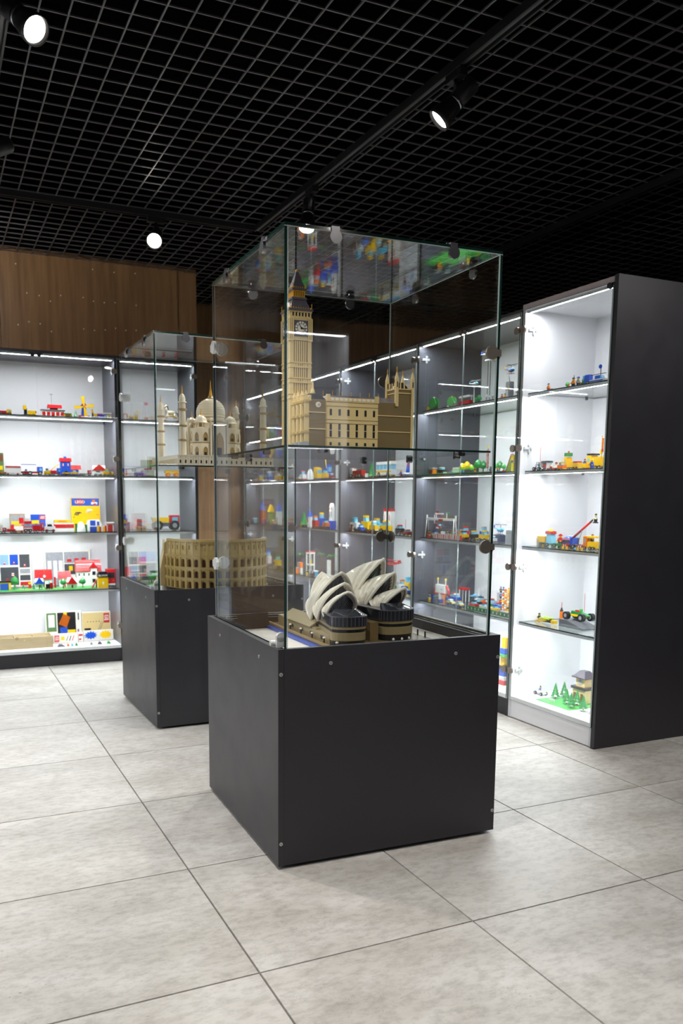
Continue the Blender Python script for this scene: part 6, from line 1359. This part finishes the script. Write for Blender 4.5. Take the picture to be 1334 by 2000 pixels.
for k in range(5):
    S(846+k*11, 857+k*11, .075, 8, 'toy_barrier', ['red and white toy barrier, leftmost before the gantry', 'red and white toy barrier second before the gantry', 'red and white toy barrier third before the gantry', 'red and white toy barrier fourth before the gantry', 'red and white toy barrier last before the gantry'][k], 'toy', lambda t, L, H: [t.box('block', ('white', 'red')[q % 2], -L/2+q*L/6, -L/2+(q+1)*L/6, -5, 5, 0, H, True) for q in range(6)], 'barriers before the gantry', kx=.9)
CR = (('red', 'white'), ('yellow', 'blue'), ('white', 'red'), ('blue', 'black'), ('orange', 'white'), ('green', 'yellow'))
for k in range(6):
    S(868+k*5, 872+k*5, .13+.03*(k % 2), 14, 'toy_figure', 'toy spectator figure in %s and %s under the gantry' % CR[k], 'toy figure', lambda t, L, H: fig(t, CR[k][0], CR[k][1], 'black', 32), 'spectators under the gantry')
for (a, b, row, h, c1, c2, lb) in ((898, 914, .12, 16, 'yellow', 'black', 'yellow and black toy car right of the gantry'), (903, 916, .24, 22, 'red', 'red', 'tall red toy car behind the yellow and black one'), (918, 934, .14, 18, 'black', 'yellow', 'black toy car with yellow roof'), (936, 956, .12, 20, 'yellow', 'yellow', 'long yellow toy car at mid shelf'), (938, 952, .26, 24, 'blue', 'lgrey', 'blue toy car behind the long yellow one'), (958, 966, .10, 12, 'white', 'white', 'small white toy car before the pillar')):
    S(a, b, row, h, 'toy_car', lb, 'toy vehicle', lambda t, L, H: car(t, max(L, 46), H, 28, c1, c2))
S(964, 986, .15, 34, 'toy_helicopter', 'blue and cyan toy helicopter with black rotor by the grey wall', 'toy vehicle', lambda t, L, H: (t.box('dock', 'navy', -30, 30, -18, 18, 0, H*.4, True), heli(t, 100, H*.6, 'cyan', 'blue', 'black', 1, H*.42)))
S(987, 1007, .14, 30, 'toy_wall', 'light grey ribbed toy wall at the end of third shelf', 'toy building', lambda t, L, H: [t.box('column', 'lgrey', -L/2+q*L/6, -L/2+q*L/6+L/9, -8, 8, 0, H*.8, True) for q in range(6)]+[t.box('lintel', 'dgrey', -L/2, L/2, -7, 9, H*.6, H*.7), t.cyl('flag', 'red', 2, L*.3, 0, H, 1.5, H*.4, 6)])
S = Rn(3)
def rig(t, L, H):
    t.box('hull', 'white', -L*.3, L*.3, -14, 14, H*.34, H*.7, True); t.box('red_deck', 'red', -L*.36, L*.36, -15, 15, H*.3, H*.36)
    for s_ in (-1, 1):
        t.part('arch', 'red', lambda b: b.tube([(s_*L*.5, 0, H*.2), (s_*L*.48, 0, H*.5), (s_*L*.3, 0, H*.68)], 7, 6)); t.box('foot', 'blue', s_*L*.5-10, s_*L*.5+10, -14, 14, 0, H*.22, True); t.cyl('mast', 'white', 2, s_*L*.26, 0, H*.8, 3, H*.24, 8); t.part('lamp', 'yellow', lambda b: b.lathe([(5, H*.9), (6, H*.96), (2, H)], s_*L*.26, 0, 10))
    t.box('leg', 'white', -9, 9, -16, 4, 0, H*.34); t.box('leg_foot', 'blue', -11, 11, -18, 6, 0, H*.08); t.cyl('dial', 'cyan', 1, L*.12, -15, H*.52, 6, 2, 12)
S(842, 882, .15, 45, 'toy_rig', 'white, red and blue toy sea rig with two yellow lamps', 'toy building', rig)
S(832, 906, .14, 2, 'toy_baseplate', 'white toy baseplate in front of the sea rig', 'baseplate', lambda t, L, H: plate(t, 40, 30, 'white'), kx=.9, dz=0) if False else None
for (a, b, row, h, c1, c2, lb) in ((872, 888, .085, 10, 'yellow', 'white', 'yellow and white toy car before the sea rig'), (884, 898, .16, 18, 'blue', 'white', 'blue toy boat car right of the sea rig'), (890, 904, .08, 10, 'white', 'yellow', 'low white toy car with yellow roof')):
    S(a, b, row, h, 'toy_car', lb, 'toy vehicle', lambda t, L, H: car(t, max(L, 50), H, 28, c1, c2))
S(896, 916, .25, 26, 'toy_table', 'red topped toy table behind the low cars', 'toy', lambda t, L, H: (t.box('top', 'red', -L/2, L/2, -16, 16, H*.86, H, True), [t.box('leg', 'white', x, x+4, y, y+4, 0, H*.86) for x in (-L*.45, L*.4) for y in (-14, 10)]))
S(918, 938, .28, 28, 'toy_jet', 'pale blue toy jet behind the racing crowd', 'toy vehicle', lambda t, L, H: (t.part('fuselage', 'lblue', lambda b: b.tube([(-L*.5, 0, H*.4), (0, 0, H*.5), (L*.5, 0, H*.42)], [3, 11, 4], 8)), t.box('wing', 'cyan', -L*.1, L*.2, -34, 34, H*.42, H*.5), t.part('tail_fin', 'white', lambda b: b.prism([(L*.25, H*.5), (L*.5, H*.5), (L*.5, H)], 1, -1.5, 1.5)), t.wheels((-L*.1, L*.2), 18, 6)))
S(908, 1004, .055, 8, 'toy_hedge', 'dark green toy hedge with white marks along the shelf front', 'toy', lambda t, L, H: ([t.box('hedge', 'green', -L/2+q*L/12, -L/2+(q+1)*L/12-2, -5, 5, 0, H, True) for q in range(12)], [t.box('marker', 'white', -L/2+(q+.4)*L/12, -L/2+(q+.6)*L/12, -6, -4, H*.3, H*.8) for q in range(12)]), kx=.9)
RC = [('red', 'black'), ('white', 'red'), ('yellow', 'blue'), ('black', 'white'), ('green', 'white'), ('blue', 'red'), ('orange', 'black'), ('lgrey', 'red')]
k = 0
for r_, row in enumerate((.11, .18, .25)):
    for q in range(3):
        c1, c2 = RC[k % 8] if k < 8 else ('cyan', 'yellow'); a = 918+q*21+r_*7
        S(a, a+15, row, 14, 'toy_race_car', ['front', 'middle', 'rear'][r_]+' row %s toy racing car with %s roof' % (c1, c2), 'toy vehicle', lambda t, L, H: car(t, 58, H*1.1, 24, c1, c2), 'racing cars behind the hedge'); k += 1
HC = ['yellow', 'red', 'blue', 'black', 'white', 'orange']
k = 0
for lv in range(4):
    S(975, 1004, .18+.055*lv, 2, 'toy_step', ['lowest', 'second', 'third', 'topmost'][lv]+' grey toy grandstand step full of figures', 'toy building', lambda t, L, H: t.box('step', 'lgrey', -L/2, L/2, -23, 23, 0, 6+22*lv, False), kx=.92)
    for q in range(6):
        a = 975+q*5; c1 = HC[(k*5+lv) % 6]; c2 = HC[(k+3) % 6]
        S(a, a+4, .18+.055*lv, 12, 'toy_figure', '%s and %s toy spectator on the %s grandstand step' % (c1, c2, ['lowest', 'second', 'third', 'topmost'][lv]), 'toy figure', lambda t, L, H: fig(t, c1, c2, HC[(k+2) % 6], 34), 'spectators on the toy grandstand', dz=6.4+22*lv); k += 1
S = Rn(4)
def stack(t, L, H):
    z = 0
    for k, (m, h, w_) in enumerate((('red', .1, 1.), ('white', .08, .9), ('blue', .16, .7), ('black', .06, .8), ('yellow', .2, .5), ('bgreen', .05, .9), ('blue', .12, .6), ('yellow', .23, .4))):
        t.box('layer', m, -L*.5*w_, L*.5*w_, -26*w_, 26*w_, z, z+H*h, k % 2 == 0); z += H*h
S(972, 994, .13, 92, 'toy_depot', 'tall toy depot in red, blue and yellow layers at the bottom', 'toy building', stack)
# ============ third right hand cabinet (behind the clock tower model)
S = Rn(0)
S(700, 716, 0.092, 26, 'toy_tower', 'white toy tower with blue top behind the model roof', 'toy building', lambda t, L, H: (t.box('tower', 'white', -14, 14, -14, 14, 0, H*.7, True), t.box('top', 'blue', -18, 18, -18, 18, H*.7, H, True)))
S(730, 752, 0.077, 20, 'toy_truck', 'green toy truck behind the model windows', 'toy vehicle', lambda t, L, H: truck(t, 90, H, 30, 'green', 'black', 'yellow', 'tip'))
S(770, 790, 0.077, 22, 'toy_house', 'small tan toy house behind the model wall', 'toy building', lambda t, L, H: house(t, 50, H*1.4, 40, 'tan', 'brown', 'red'))
S = Rn(1)
S(682, 716, .14, 24, 'toy_fire_engine', 'red and white toy fire engine with antenna', 'toy vehicle', lambda t, L, H: (truck(t, L*.9, H*.85, 32, 'white', 'red', 'red', 'ladder', -1, hub='white'), t.cyl('antenna', 'lgrey', 2, L*.4, 0, H*1.2, .9, H*1.1, 5)))
S(724, 729, .12, 30, 'toy_pine', 'narrow green toy pine left of the white bus', 'toy tree', lambda t, L, H: pine(t, H))
S(733, 776, .15, 30, 'toy_bus', 'white toy bus with large pale blue windows', 'toy vehicle', lambda t, L, H: (bus(t, L*.95, H, 40, 'white', 'white', 'yellow'), t.box('bumper', 'orange', -L*.5, -L*.42, -21, 21, 8, 16)))
S(762, 770, .285, 40, 'toy_figure', 'large yellow toy figure standing behind the white bus', 'toy figure', lambda t, L, H: fig(t, 'yellow', 'yellow', 'yellow', H))
S(776, 790, .10, 18, 'toy_figure', 'toy figure in yellow helmet right of the white bus', 'toy figure', lambda t, L, H: fig(t, 'blue', 'red', 'yellow', 40))
S(780, 803, .2, 36, 'toy_plane', 'white toy plane with blue and red tail', 'toy vehicle', lambda t, L, H: (t.part('fuselage', 'white', lambda b: b.tube([(-L*.5, 0, 16), (0, 0, 18), (L*.5, 0, 20)], [4, 11, 7], 8)), t.part('tail_fin', 'blue', lambda b: b.prism([(L*.1, 26), (L*.5, 26), (L*.5, H), (L*.36, H)], 1, -2, 2)), t.box('tail_mark', 'red', L*.34, L*.48, -3, 3, H*.55, H*.75), t.box('wing', 'blue', -L*.2, L*.2, -44, 44, 14, 18), t.wheels((-L*.25, L*.2), 20, 6)))
S = Rn(2)
for (a, b, row, h, c1, c2, lb) in ((684, 702, .14, 26, 'white', 'cyan', 'white and orange toy van at the left of third shelf'), (700, 710, .08, 13, 'blue', 'blue', 'small blue toy car before the white van'), (706, 724, .14, 30, 'yellow', 'yellow', 'tall yellow toy truck in third shelf middle'), (722, 738, .10, 22, 'yellow', 'white', 'yellow toy van with white roof'), (726, 746, .24, 24, 'cyan', 'yellow', 'pale blue toy van behind the yellow vans'), (742, 766, .11, 24, 'yellow', 'yellow', 'long yellow toy bus before the white turrets'), (774, 788, .11, 18, 'black', 'red', 'black and red toy motor car'), (790, 803, .075, 11, 'red', 'red', 'low red toy car at the shelf front')):
    S(a, b, row, h, 'toy_car', lb, 'toy vehicle', lambda t, L, H: car(t, max(L, 50), H, 30, c1, c2))
def turrets(t, L, H):
    for x in (-L*.3, L*.22): t.box('turret', 'white', x-16, x+16, -16, 16, 0, H*.9); t.box('turret_cap', 'red', x-18, x+18, -18, 18, H*.9, H, True); t.box('slit', 'red', x-3, x+3, -17, -15, H*.5, H*.75)
    t.box('curtain_wall', 'white', -L*.4, L*.4, -8, 8, 0, H*.5)
S(748, 772, .25, 44, 'toy_castle', 'white toy castle with two red capped turrets', 'toy building', turrets)
S(785, 795, .22, 26, 'toy_motorcycle', 'dark toy motorcycle with red flag', 'toy vehicle', lambda t, L, H: (t.box('frame', 'dgrey', -22, 22, -4, 4, 8, 20), t.cyl('flag_pole', 'red', 2, 10, 0, H*.7, 1.5, H*.7, 6), t.wheels((-18, 18), 10, 9)))
S(794, 803, .16, 9, 'toy_boat', 'small yellow toy boat at the right end of third shelf', 'toy vehicle', lambda t, L, H: t.part('hull', 'yellow', lambda b: b.prism([(-28, 0), (28, 0), (34, 14), (-34, 12)], 1, -9, 9)))
S = Rn(3)
def raised_biplane(t, L, H): t.cyl('stand', 'lgrey', 2, 0, -10, H*.35, 2, H*.7, 6); t.box('foot', 'bgreen', -24, 24, -20, 14, 0, 4, True); biplane(t, 130, 50, 'red', 'dred', H*.7)
S(754, 780, .22, 60, 'toy_biplane', 'red toy biplane raised on a stand behind the shells', 'toy vehicle', raised_biplane)
S(684, 692, .12, 22, 'toy_figure', 'yellow toy figure with tall hat left of the shells', 'toy figure', lambda t, L, H: fig(t, 'yellow', 'blue', 'yellow', 46))
S(695, 706, .09, 18, 'toy_car', 'blue toy car with red seat above the shells', 'toy vehicle', lambda t, L, H: car(t, 54, H, 28, 'blue', 'red'))
S(706, 722, .24, 40, 'toy_palm', 'green toy palm with broad leaves behind the shells', 'toy tree', lambda t, L, H: (t.cyl('trunk', 'brown', 2, 0, 0, H*.45, 3.5, H*.9, 8), [t.part('leaf', 'bgreen', lambda b: b.add([(0, 0, H*.9), (22*math.cos(a_), 22*math.sin(a_), H*1.02), (44*math.cos(a_+.12), 44*math.sin(a_+.12), H*.86), (22*math.cos(a_+.3), 22*math.sin(a_+.3), H*.98)], [(0, 1, 2, 3), (3, 2, 1, 0)])) for a_ in [q*1.05 for q in range(6)]]))
for (a, b, row, h, c1, c2, lb) in ((778, 802, .09, 16, 'blue', 'blue', 'long blue toy racing car by the cabinet partition'), (780, 790, .18, 22, 'white', 'orange', 'white toy car behind the blue racing car'), (790, 802, .2, 28, 'yellow', 'cyan', 'yellow toy van behind the blue racing car')):
    S(a, b, row, h, 'toy_car', lb, 'toy vehicle', lambda t, L, H: car(t, max(L, 50), H, 30, c1, c2))
for k, (px, c, d) in enumerate(((784, 'white', 'yellow'), (794, 'orange', 'blue'), (800, 'yellow', 'red'))):
    S(px-3, px+3, .30, 22, 'toy_figure', ['toy figure in white behind the blue racing car', 'toy figure in orange behind the blue racing car', 'toy figure in yellow behind the blue racing car'][k], 'toy figure', lambda t, L, H: fig(t, c, d, 'black', 46))
S = Rn(4)
S(690, 716, .14, 40, 'toy_crane', 'yellow toy crane at the bottom behind the shells', 'toy', lambda t, L, H: (t.box('base', 'yellow', -24, 24, -16, 16, 0, 16, True), t.part('jib', 'yellow', lambda b: b.tube([(0, 0, 16), (30, 0, H*2)], 5, 4))))
# ============ fourth right hand cabinet
S = Rn(1)
S(584, 600, .13, 18, 'toy_car', 'pink and white toy car in the fourth cabinet', 'toy vehicle', lambda t, L, H: car(t, 62, H, 32, 'white', 'pink'))
S(600, 612, .17, 22, 'toy_igloo', 'round white toy igloo with pink door', 'toy building', lambda t, L, H: (t.part('dome', 'white', lambda b: b.lathe([(30, 0), (30, 12), (24, H*.7), (8, H)], 0, 0, 14)), t.box('door', 'pink', -9, 9, -32, -24, 0, 18)))
S(613, 628, .12, 24, 'toy_truck', 'yellow toy truck with blue stripe in the fourth cabinet', 'toy vehicle', lambda t, L, H: truck(t, 74, H, 36, 'yellow', 'blue', 'yellow', 'box'))
S(629, 641, .12, 20, 'toy_van', 'second yellow toy van with blue roof in the fourth cabinet', 'toy vehicle', lambda t, L, H: car(t, 60, H, 34, 'yellow', 'blue'))
S(632, 648, .24, 40, 'toy_crane_truck', 'blue toy crane with raised yellow boom in the fourth cabinet', 'toy vehicle', lambda t, L, H: truck(t, 84, H*.8, 34, 'blue', 'blue', 'blue', 'crane'))
S(643, 653, .09, 9, 'toy_car', 'tiny red toy car near the partition of the fourth cabinet', 'toy vehicle', lambda t, L, H: car(t, 46, H*1.2, 26, 'red', 'white'))
S = Rn(2)
S(590, 597, .12, 22, 'toy_pine', 'green toy pine at the left of the fourth cabinet', 'toy tree', lambda t, L, H: pine(t, H*1.3))
S(600, 610, .14, 32, 'toy_tower', 'white toy tower with pointed blue roof', 'toy building', lambda t, L, H: (t.box('tower', 'white', -16, 16, -16, 16, 0, H*.6, True), t.part('spire', 'blue', lambda b: b.frus(-20, 20, -20, 20, H*.6, -1, 1, -1, 1, H*1.05)), t.box('window', 'red', -6, 6, -17, -15, H*.25, H*.45)))
for (a, b, row, h, c1, c2, lb) in ((610, 622, .1, 22, 'red', 'orange', 'red and orange toy car below the pointed tower'), (622, 634, .16, 28, 'blue', 'yellow', 'blue toy van with yellow roof left of the twin towers'), (632, 641, .085, 18, 'orange', 'blue', 'orange toy car before the twin towers')):
    S(a, b, row, h, 'toy_car', lb, 'toy vehicle', lambda t, L, H: car(t, 62, H, 32, c1, c2))
def twin(t, L, H):
    t.box('base', 'blue', -30, 30, -22, 22, 0, H*.28, True)
    for x in (-15, 15): t.box('tower', 'white', x-11, x+11, -11, 11, H*.28, H*.86); t.part('dome', 'white', lambda b: b.lathe([(12, H*.86), (10, H*.95), (2, H)], x, 0, 10)); t.box('slot', 'black', x-4, x+4, -12, -10, H*.42, H*.66); t.box('lamp', 'orange', x-6, x+6, -12.5, -10, H*.74, H*.8)
S(641, 655, .18, 48, 'toy_twin_tower', 'twin white toy towers on a blue base', 'toy building', twin)
S = Rn(3)
def pavilion(t, L, H):
    for x in (-30, 30):
        for y in (-20, 20): t.box('post', 'white', x-4, x+4, y-4, y+4, 0, H*.9)
    t.box('roof', 'white', -36, 36, -26, 26, H*.9, H*.96, True); t.box('red_trim', 'red', -36, 36, -27, 27, H*.96, H); t.box('cage', 'yellow', -10, 10, -8, 8, H*.42, H*.62); t.box('deck', 'white', -36, 36, -26, 26, H*.36, H*.42)
S(594, 618, .17, 42, 'toy_pavilion', 'open white toy pavilion with red roof edge', 'toy building', pavilion)
S(580, 592, .12, 20, 'toy_bench', 'white toy bench row with orange seats', 'toy', lambda t, L, H: [t.box('seat', ('white', 'orange')[q % 2], -30+q*15, -17+q*15, -12, 12, H*.5, H, True) for q in range(4)]+[t.box('frame', 'white', -30, 30, -10, 10, 0, H*.5)])
S(622, 632, .09, 20, 'toy_figure', 'red and yellow toy figure before the white boat', 'toy figure', lambda t, L, H: fig(t, 'yellow', 'red', 'red', 46))
S(632, 654, .12, 18, 'toy_boat', 'white toy boat with red stripe in the fourth cabinet', 'toy vehicle', lambda t, L, H: (t.part('hull', 'white', lambda b: b.prism([(-44, 4), (40, 4), (54, 22), (-46, 20)], 1, -16, 16)), t.box('stripe', 'red', -44, 42, -16.6, 16.6, 8, 13), t.box('cabin', 'white', -24, 6, -10, 10, 20, H*1.9, True)), kx=.8)
for k, (px, row) in enumerate(((588, .28), (628, .26), (648, .27))):
    S(px-4, px+4, row, 38, 'toy_palm', ['green toy palm at the left of the pavilion', 'green toy palm right of the pavilion', 'green toy palm near the partition behind the boat'][k], 'toy tree', lambda t, L, H: (t.cyl('trunk', 'brown', 2, 0, 0, H*.45, 3.5, H*.9, 8), [t.part('leaf', 'bgreen', lambda b: b.add([(0, 0, H*.9), (22*math.cos(a_), 22*math.sin(a_), H*1.02), (46*math.cos(a_+.12), 46*math.sin(a_+.12), H*.84), (22*math.cos(a_+.3), 22*math.sin(a_+.3), H*.98)], [(0, 1, 2, 3), (3, 2, 1, 0)])) for a_ in [q*1.05 for q in range(6)]]))
S = Rn(4)
S(604, 622, .13, 44, 'toy_robot', 'yellow toy machine at the bottom of the fourth cabinet', 'toy', lambda t, L, H: (t.box('body', 'yellow', -20, 20, -14, 14, 20, H, True), t.box('leg', 'yellow', -18, -6, -8, 8, 0, 20), t.box('leg', 'yellow', 6, 18, -8, 8, 0, 20), t.box('panel', 'white', -12, 12, -15, -13, H*.5, H*.7)))
# ============ farthest right hand cabinet
S = Rn(1)
for (a, b, row, h, c1, c2, lb) in ((500, 516, .12, 16, 'yellow', 'blue', 'yellow toy car in the farthest cabinet, second shelf'), (518, 534, .14, 20, 'blue', 'white', 'blue and white toy car in the farthest cabinet'), (536, 550, .12, 18, 'yellow', 'red', 'yellow toy car with red roof in the farthest cabinet')):
    S(a, b, row, h, 'toy_car', lb, 'toy vehicle', lambda t, L, H: car(t, 70, H, 36, c1, c2))
S(552, 562, .15, 40, 'toy_tower', 'yellow and black toy tower in the farthest cabinet', 'toy building', lambda t, L, H: [t.box('block', ('yellow', 'black', 'yellow', 'blue')[q], -14, 14, -14, 14, H*q/4, H*(q+1)/4, q == 3) for q in range(4)])
S = Rn(2)
def castle(c1, c2):
    def f(t, L, H): t.box('walls', c1, -26, 26, -20, 20, 0, H*.6, True); t.part('roof', c2, lambda b: b.frus(-30, 30, -24, 24, H*.6, -2, 2, -2, 2, H)); t.box('gate', 'black', -8, 8, -21, -19, 0, H*.3)
    return f
S(506, 520, .17, 40, 'toy_castle', 'red toy castle with blue pointed roof', 'toy building', castle('red', 'blue'))
S(538, 552, .17, 40, 'toy_castle', 'white toy castle with blue pointed roof', 'toy building', castle('white', 'blue'))
S(524, 534, .14, 28, 'toy_house', 'yellow roofed toy house between the two castles', 'toy building', lambda t, L, H: house(t, 44, H*1.3, 40, 'green', 'yellow', 'red'))
S = Rn(3)
for (a, b, row, h, c1, c2, lb) in ((500, 514, .12, 24, 'blue', 'red', 'blue and red toy car in the farthest cabinet, fourth shelf'), (518, 532, .14, 28, 'white', 'blue', 'white toy van in the farthest cabinet, fourth shelf'), (536, 550, .12, 24, 'yellow', 'green', 'yellow and green toy car in the farthest cabinet')):
    S(a, b, row, h, 'toy_car', lb, 'toy vehicle', lambda t, L, H: car(t, 70, H, 36, c1, c2))
S = Rn(0)
for (a, b, row, h, c1, c2, lb) in ((520, 536, .13, 26, 'green', 'yellow', 'green and yellow toy truck on the farthest top shelf'), (540, 554, .13, 28, 'red', 'blue', 'red and blue toy truck on the farthest top shelf')):
    S(a, b, row, h, 'toy_truck', lb, 'toy vehicle', lambda t, L, H: truck(t, 84, H, 36, c1, 'black', c2, 'tip'))
S(590, 604, 0.075, 26, 'toy_truck', 'white toy truck on the fourth cabinet top shelf', 'toy vehicle', lambda t, L, H: truck(t, 84, H, 36, 'white', 'black', 'blue', 'box'))
S(622, 640, 0.081, 30, 'toy_house', 'red roofed toy house on the fourth cabinet top shelf', 'toy building', lambda t, L, H: house(t, 60, H*1.2, 44, 'white', 'red', 'blue'))

# ============ the small toys that fill the remaining gaps
PAIR = [('red', 'white'), ('yellow', 'blue'), ('white', 'black'), ('blue', 'yellow'), ('green', 'red'), ('orange', 'lgrey'), ('black', 'yellow'), ('lgrey', 'red'), ('cyan', 'white'), ('tan', 'green')]
NAMEC = dict(lgrey='grey', cyan='light blue')
def fill(zi, where, row, start, *pxs):
    S_ = Rn(zi)
    for i, px in enumerate(pxs):
        c1, c2 = PAIR[(start+i) % 10]; n1, n2 = NAMEC.get(c1, c1), NAMEC.get(c2, c2)
        kd = (start+i*7) % 3
        if kd == 0: S_(px-4, px+4, row, 18, 'toy_figure', 'toy figure in %s and %s %s' % (n1, n2, where), 'toy figure', lambda t, L, H: fig(t, c1, c2, 'black', 42))
        elif kd == 1: S_(px-5, px+5, row, 18, 'toy_car', 'small %s toy car with %s roof %s' % (n1, n2, where), 'toy vehicle', lambda t, L, H: car(t, 52, 34, 28, c1, c2))
        else: S_(px-5, px+5, row, 20, 'toy_kiosk', 'small %s toy kiosk with %s roof %s' % (n1, n2, where), 'toy building', lambda t, L, H: (flat_house(t, 34, 42, 28, c1, c2, 'red', 1), t.box('sign', c2, -12, 12, -17, -15, 30, 36)))
fill(1, 'behind the toy fire engine', .30, 0, 690, 702, 714, 726, 742)
fill(2, 'on the third cabinet middle shelf', .33, 2, 690, 700, 712, 724, 736, 778)
fill(3, 'behind the white shells', .33, 4, 680, 694, 738, 746)
fill(1, 'at the back of the fourth cabinet', .30, 1, 584, 594, 608, 618, 630, 650)
fill(2, 'on the fourth cabinet middle shelf', .30, 3, 588, 602, 614, 622, 630, 638)
fill(3, 'beside the pavilion in the fourth cabinet', .09, 5, 578, 600, 610, 616)
fill(0, 'on the fourth cabinet top shelf', .07, 6, 580, 610, 648)
fill(1, 'in the farthest cabinet second shelf', .26, 7, 500, 510, 520, 530, 542, 556)
fill(2, 'in the farthest cabinet middle shelf', .10, 8, 498, 522, 534, 556)
fill(3, 'in the farthest cabinet fourth shelf', .28, 9, 500, 512, 524, 536, 548)
fill(2, 'behind the start gantry', .33, 0, 838, 850, 862, 874, 886, 898, 926)
fill(3, 'behind the sea rig', .32, 3, 838, 850, 862, 874, 886)
fill(1, 'behind the long green plate', .32, 5, 846, 868, 884, 900, 960, 990)
fill(1, 'behind the yellow tow truck', .32, 2, 1068, 1096, 1112, 1126)
fill(2, 'behind the toy crane truck', .32, 6, 1062, 1110, 1120, 1152)
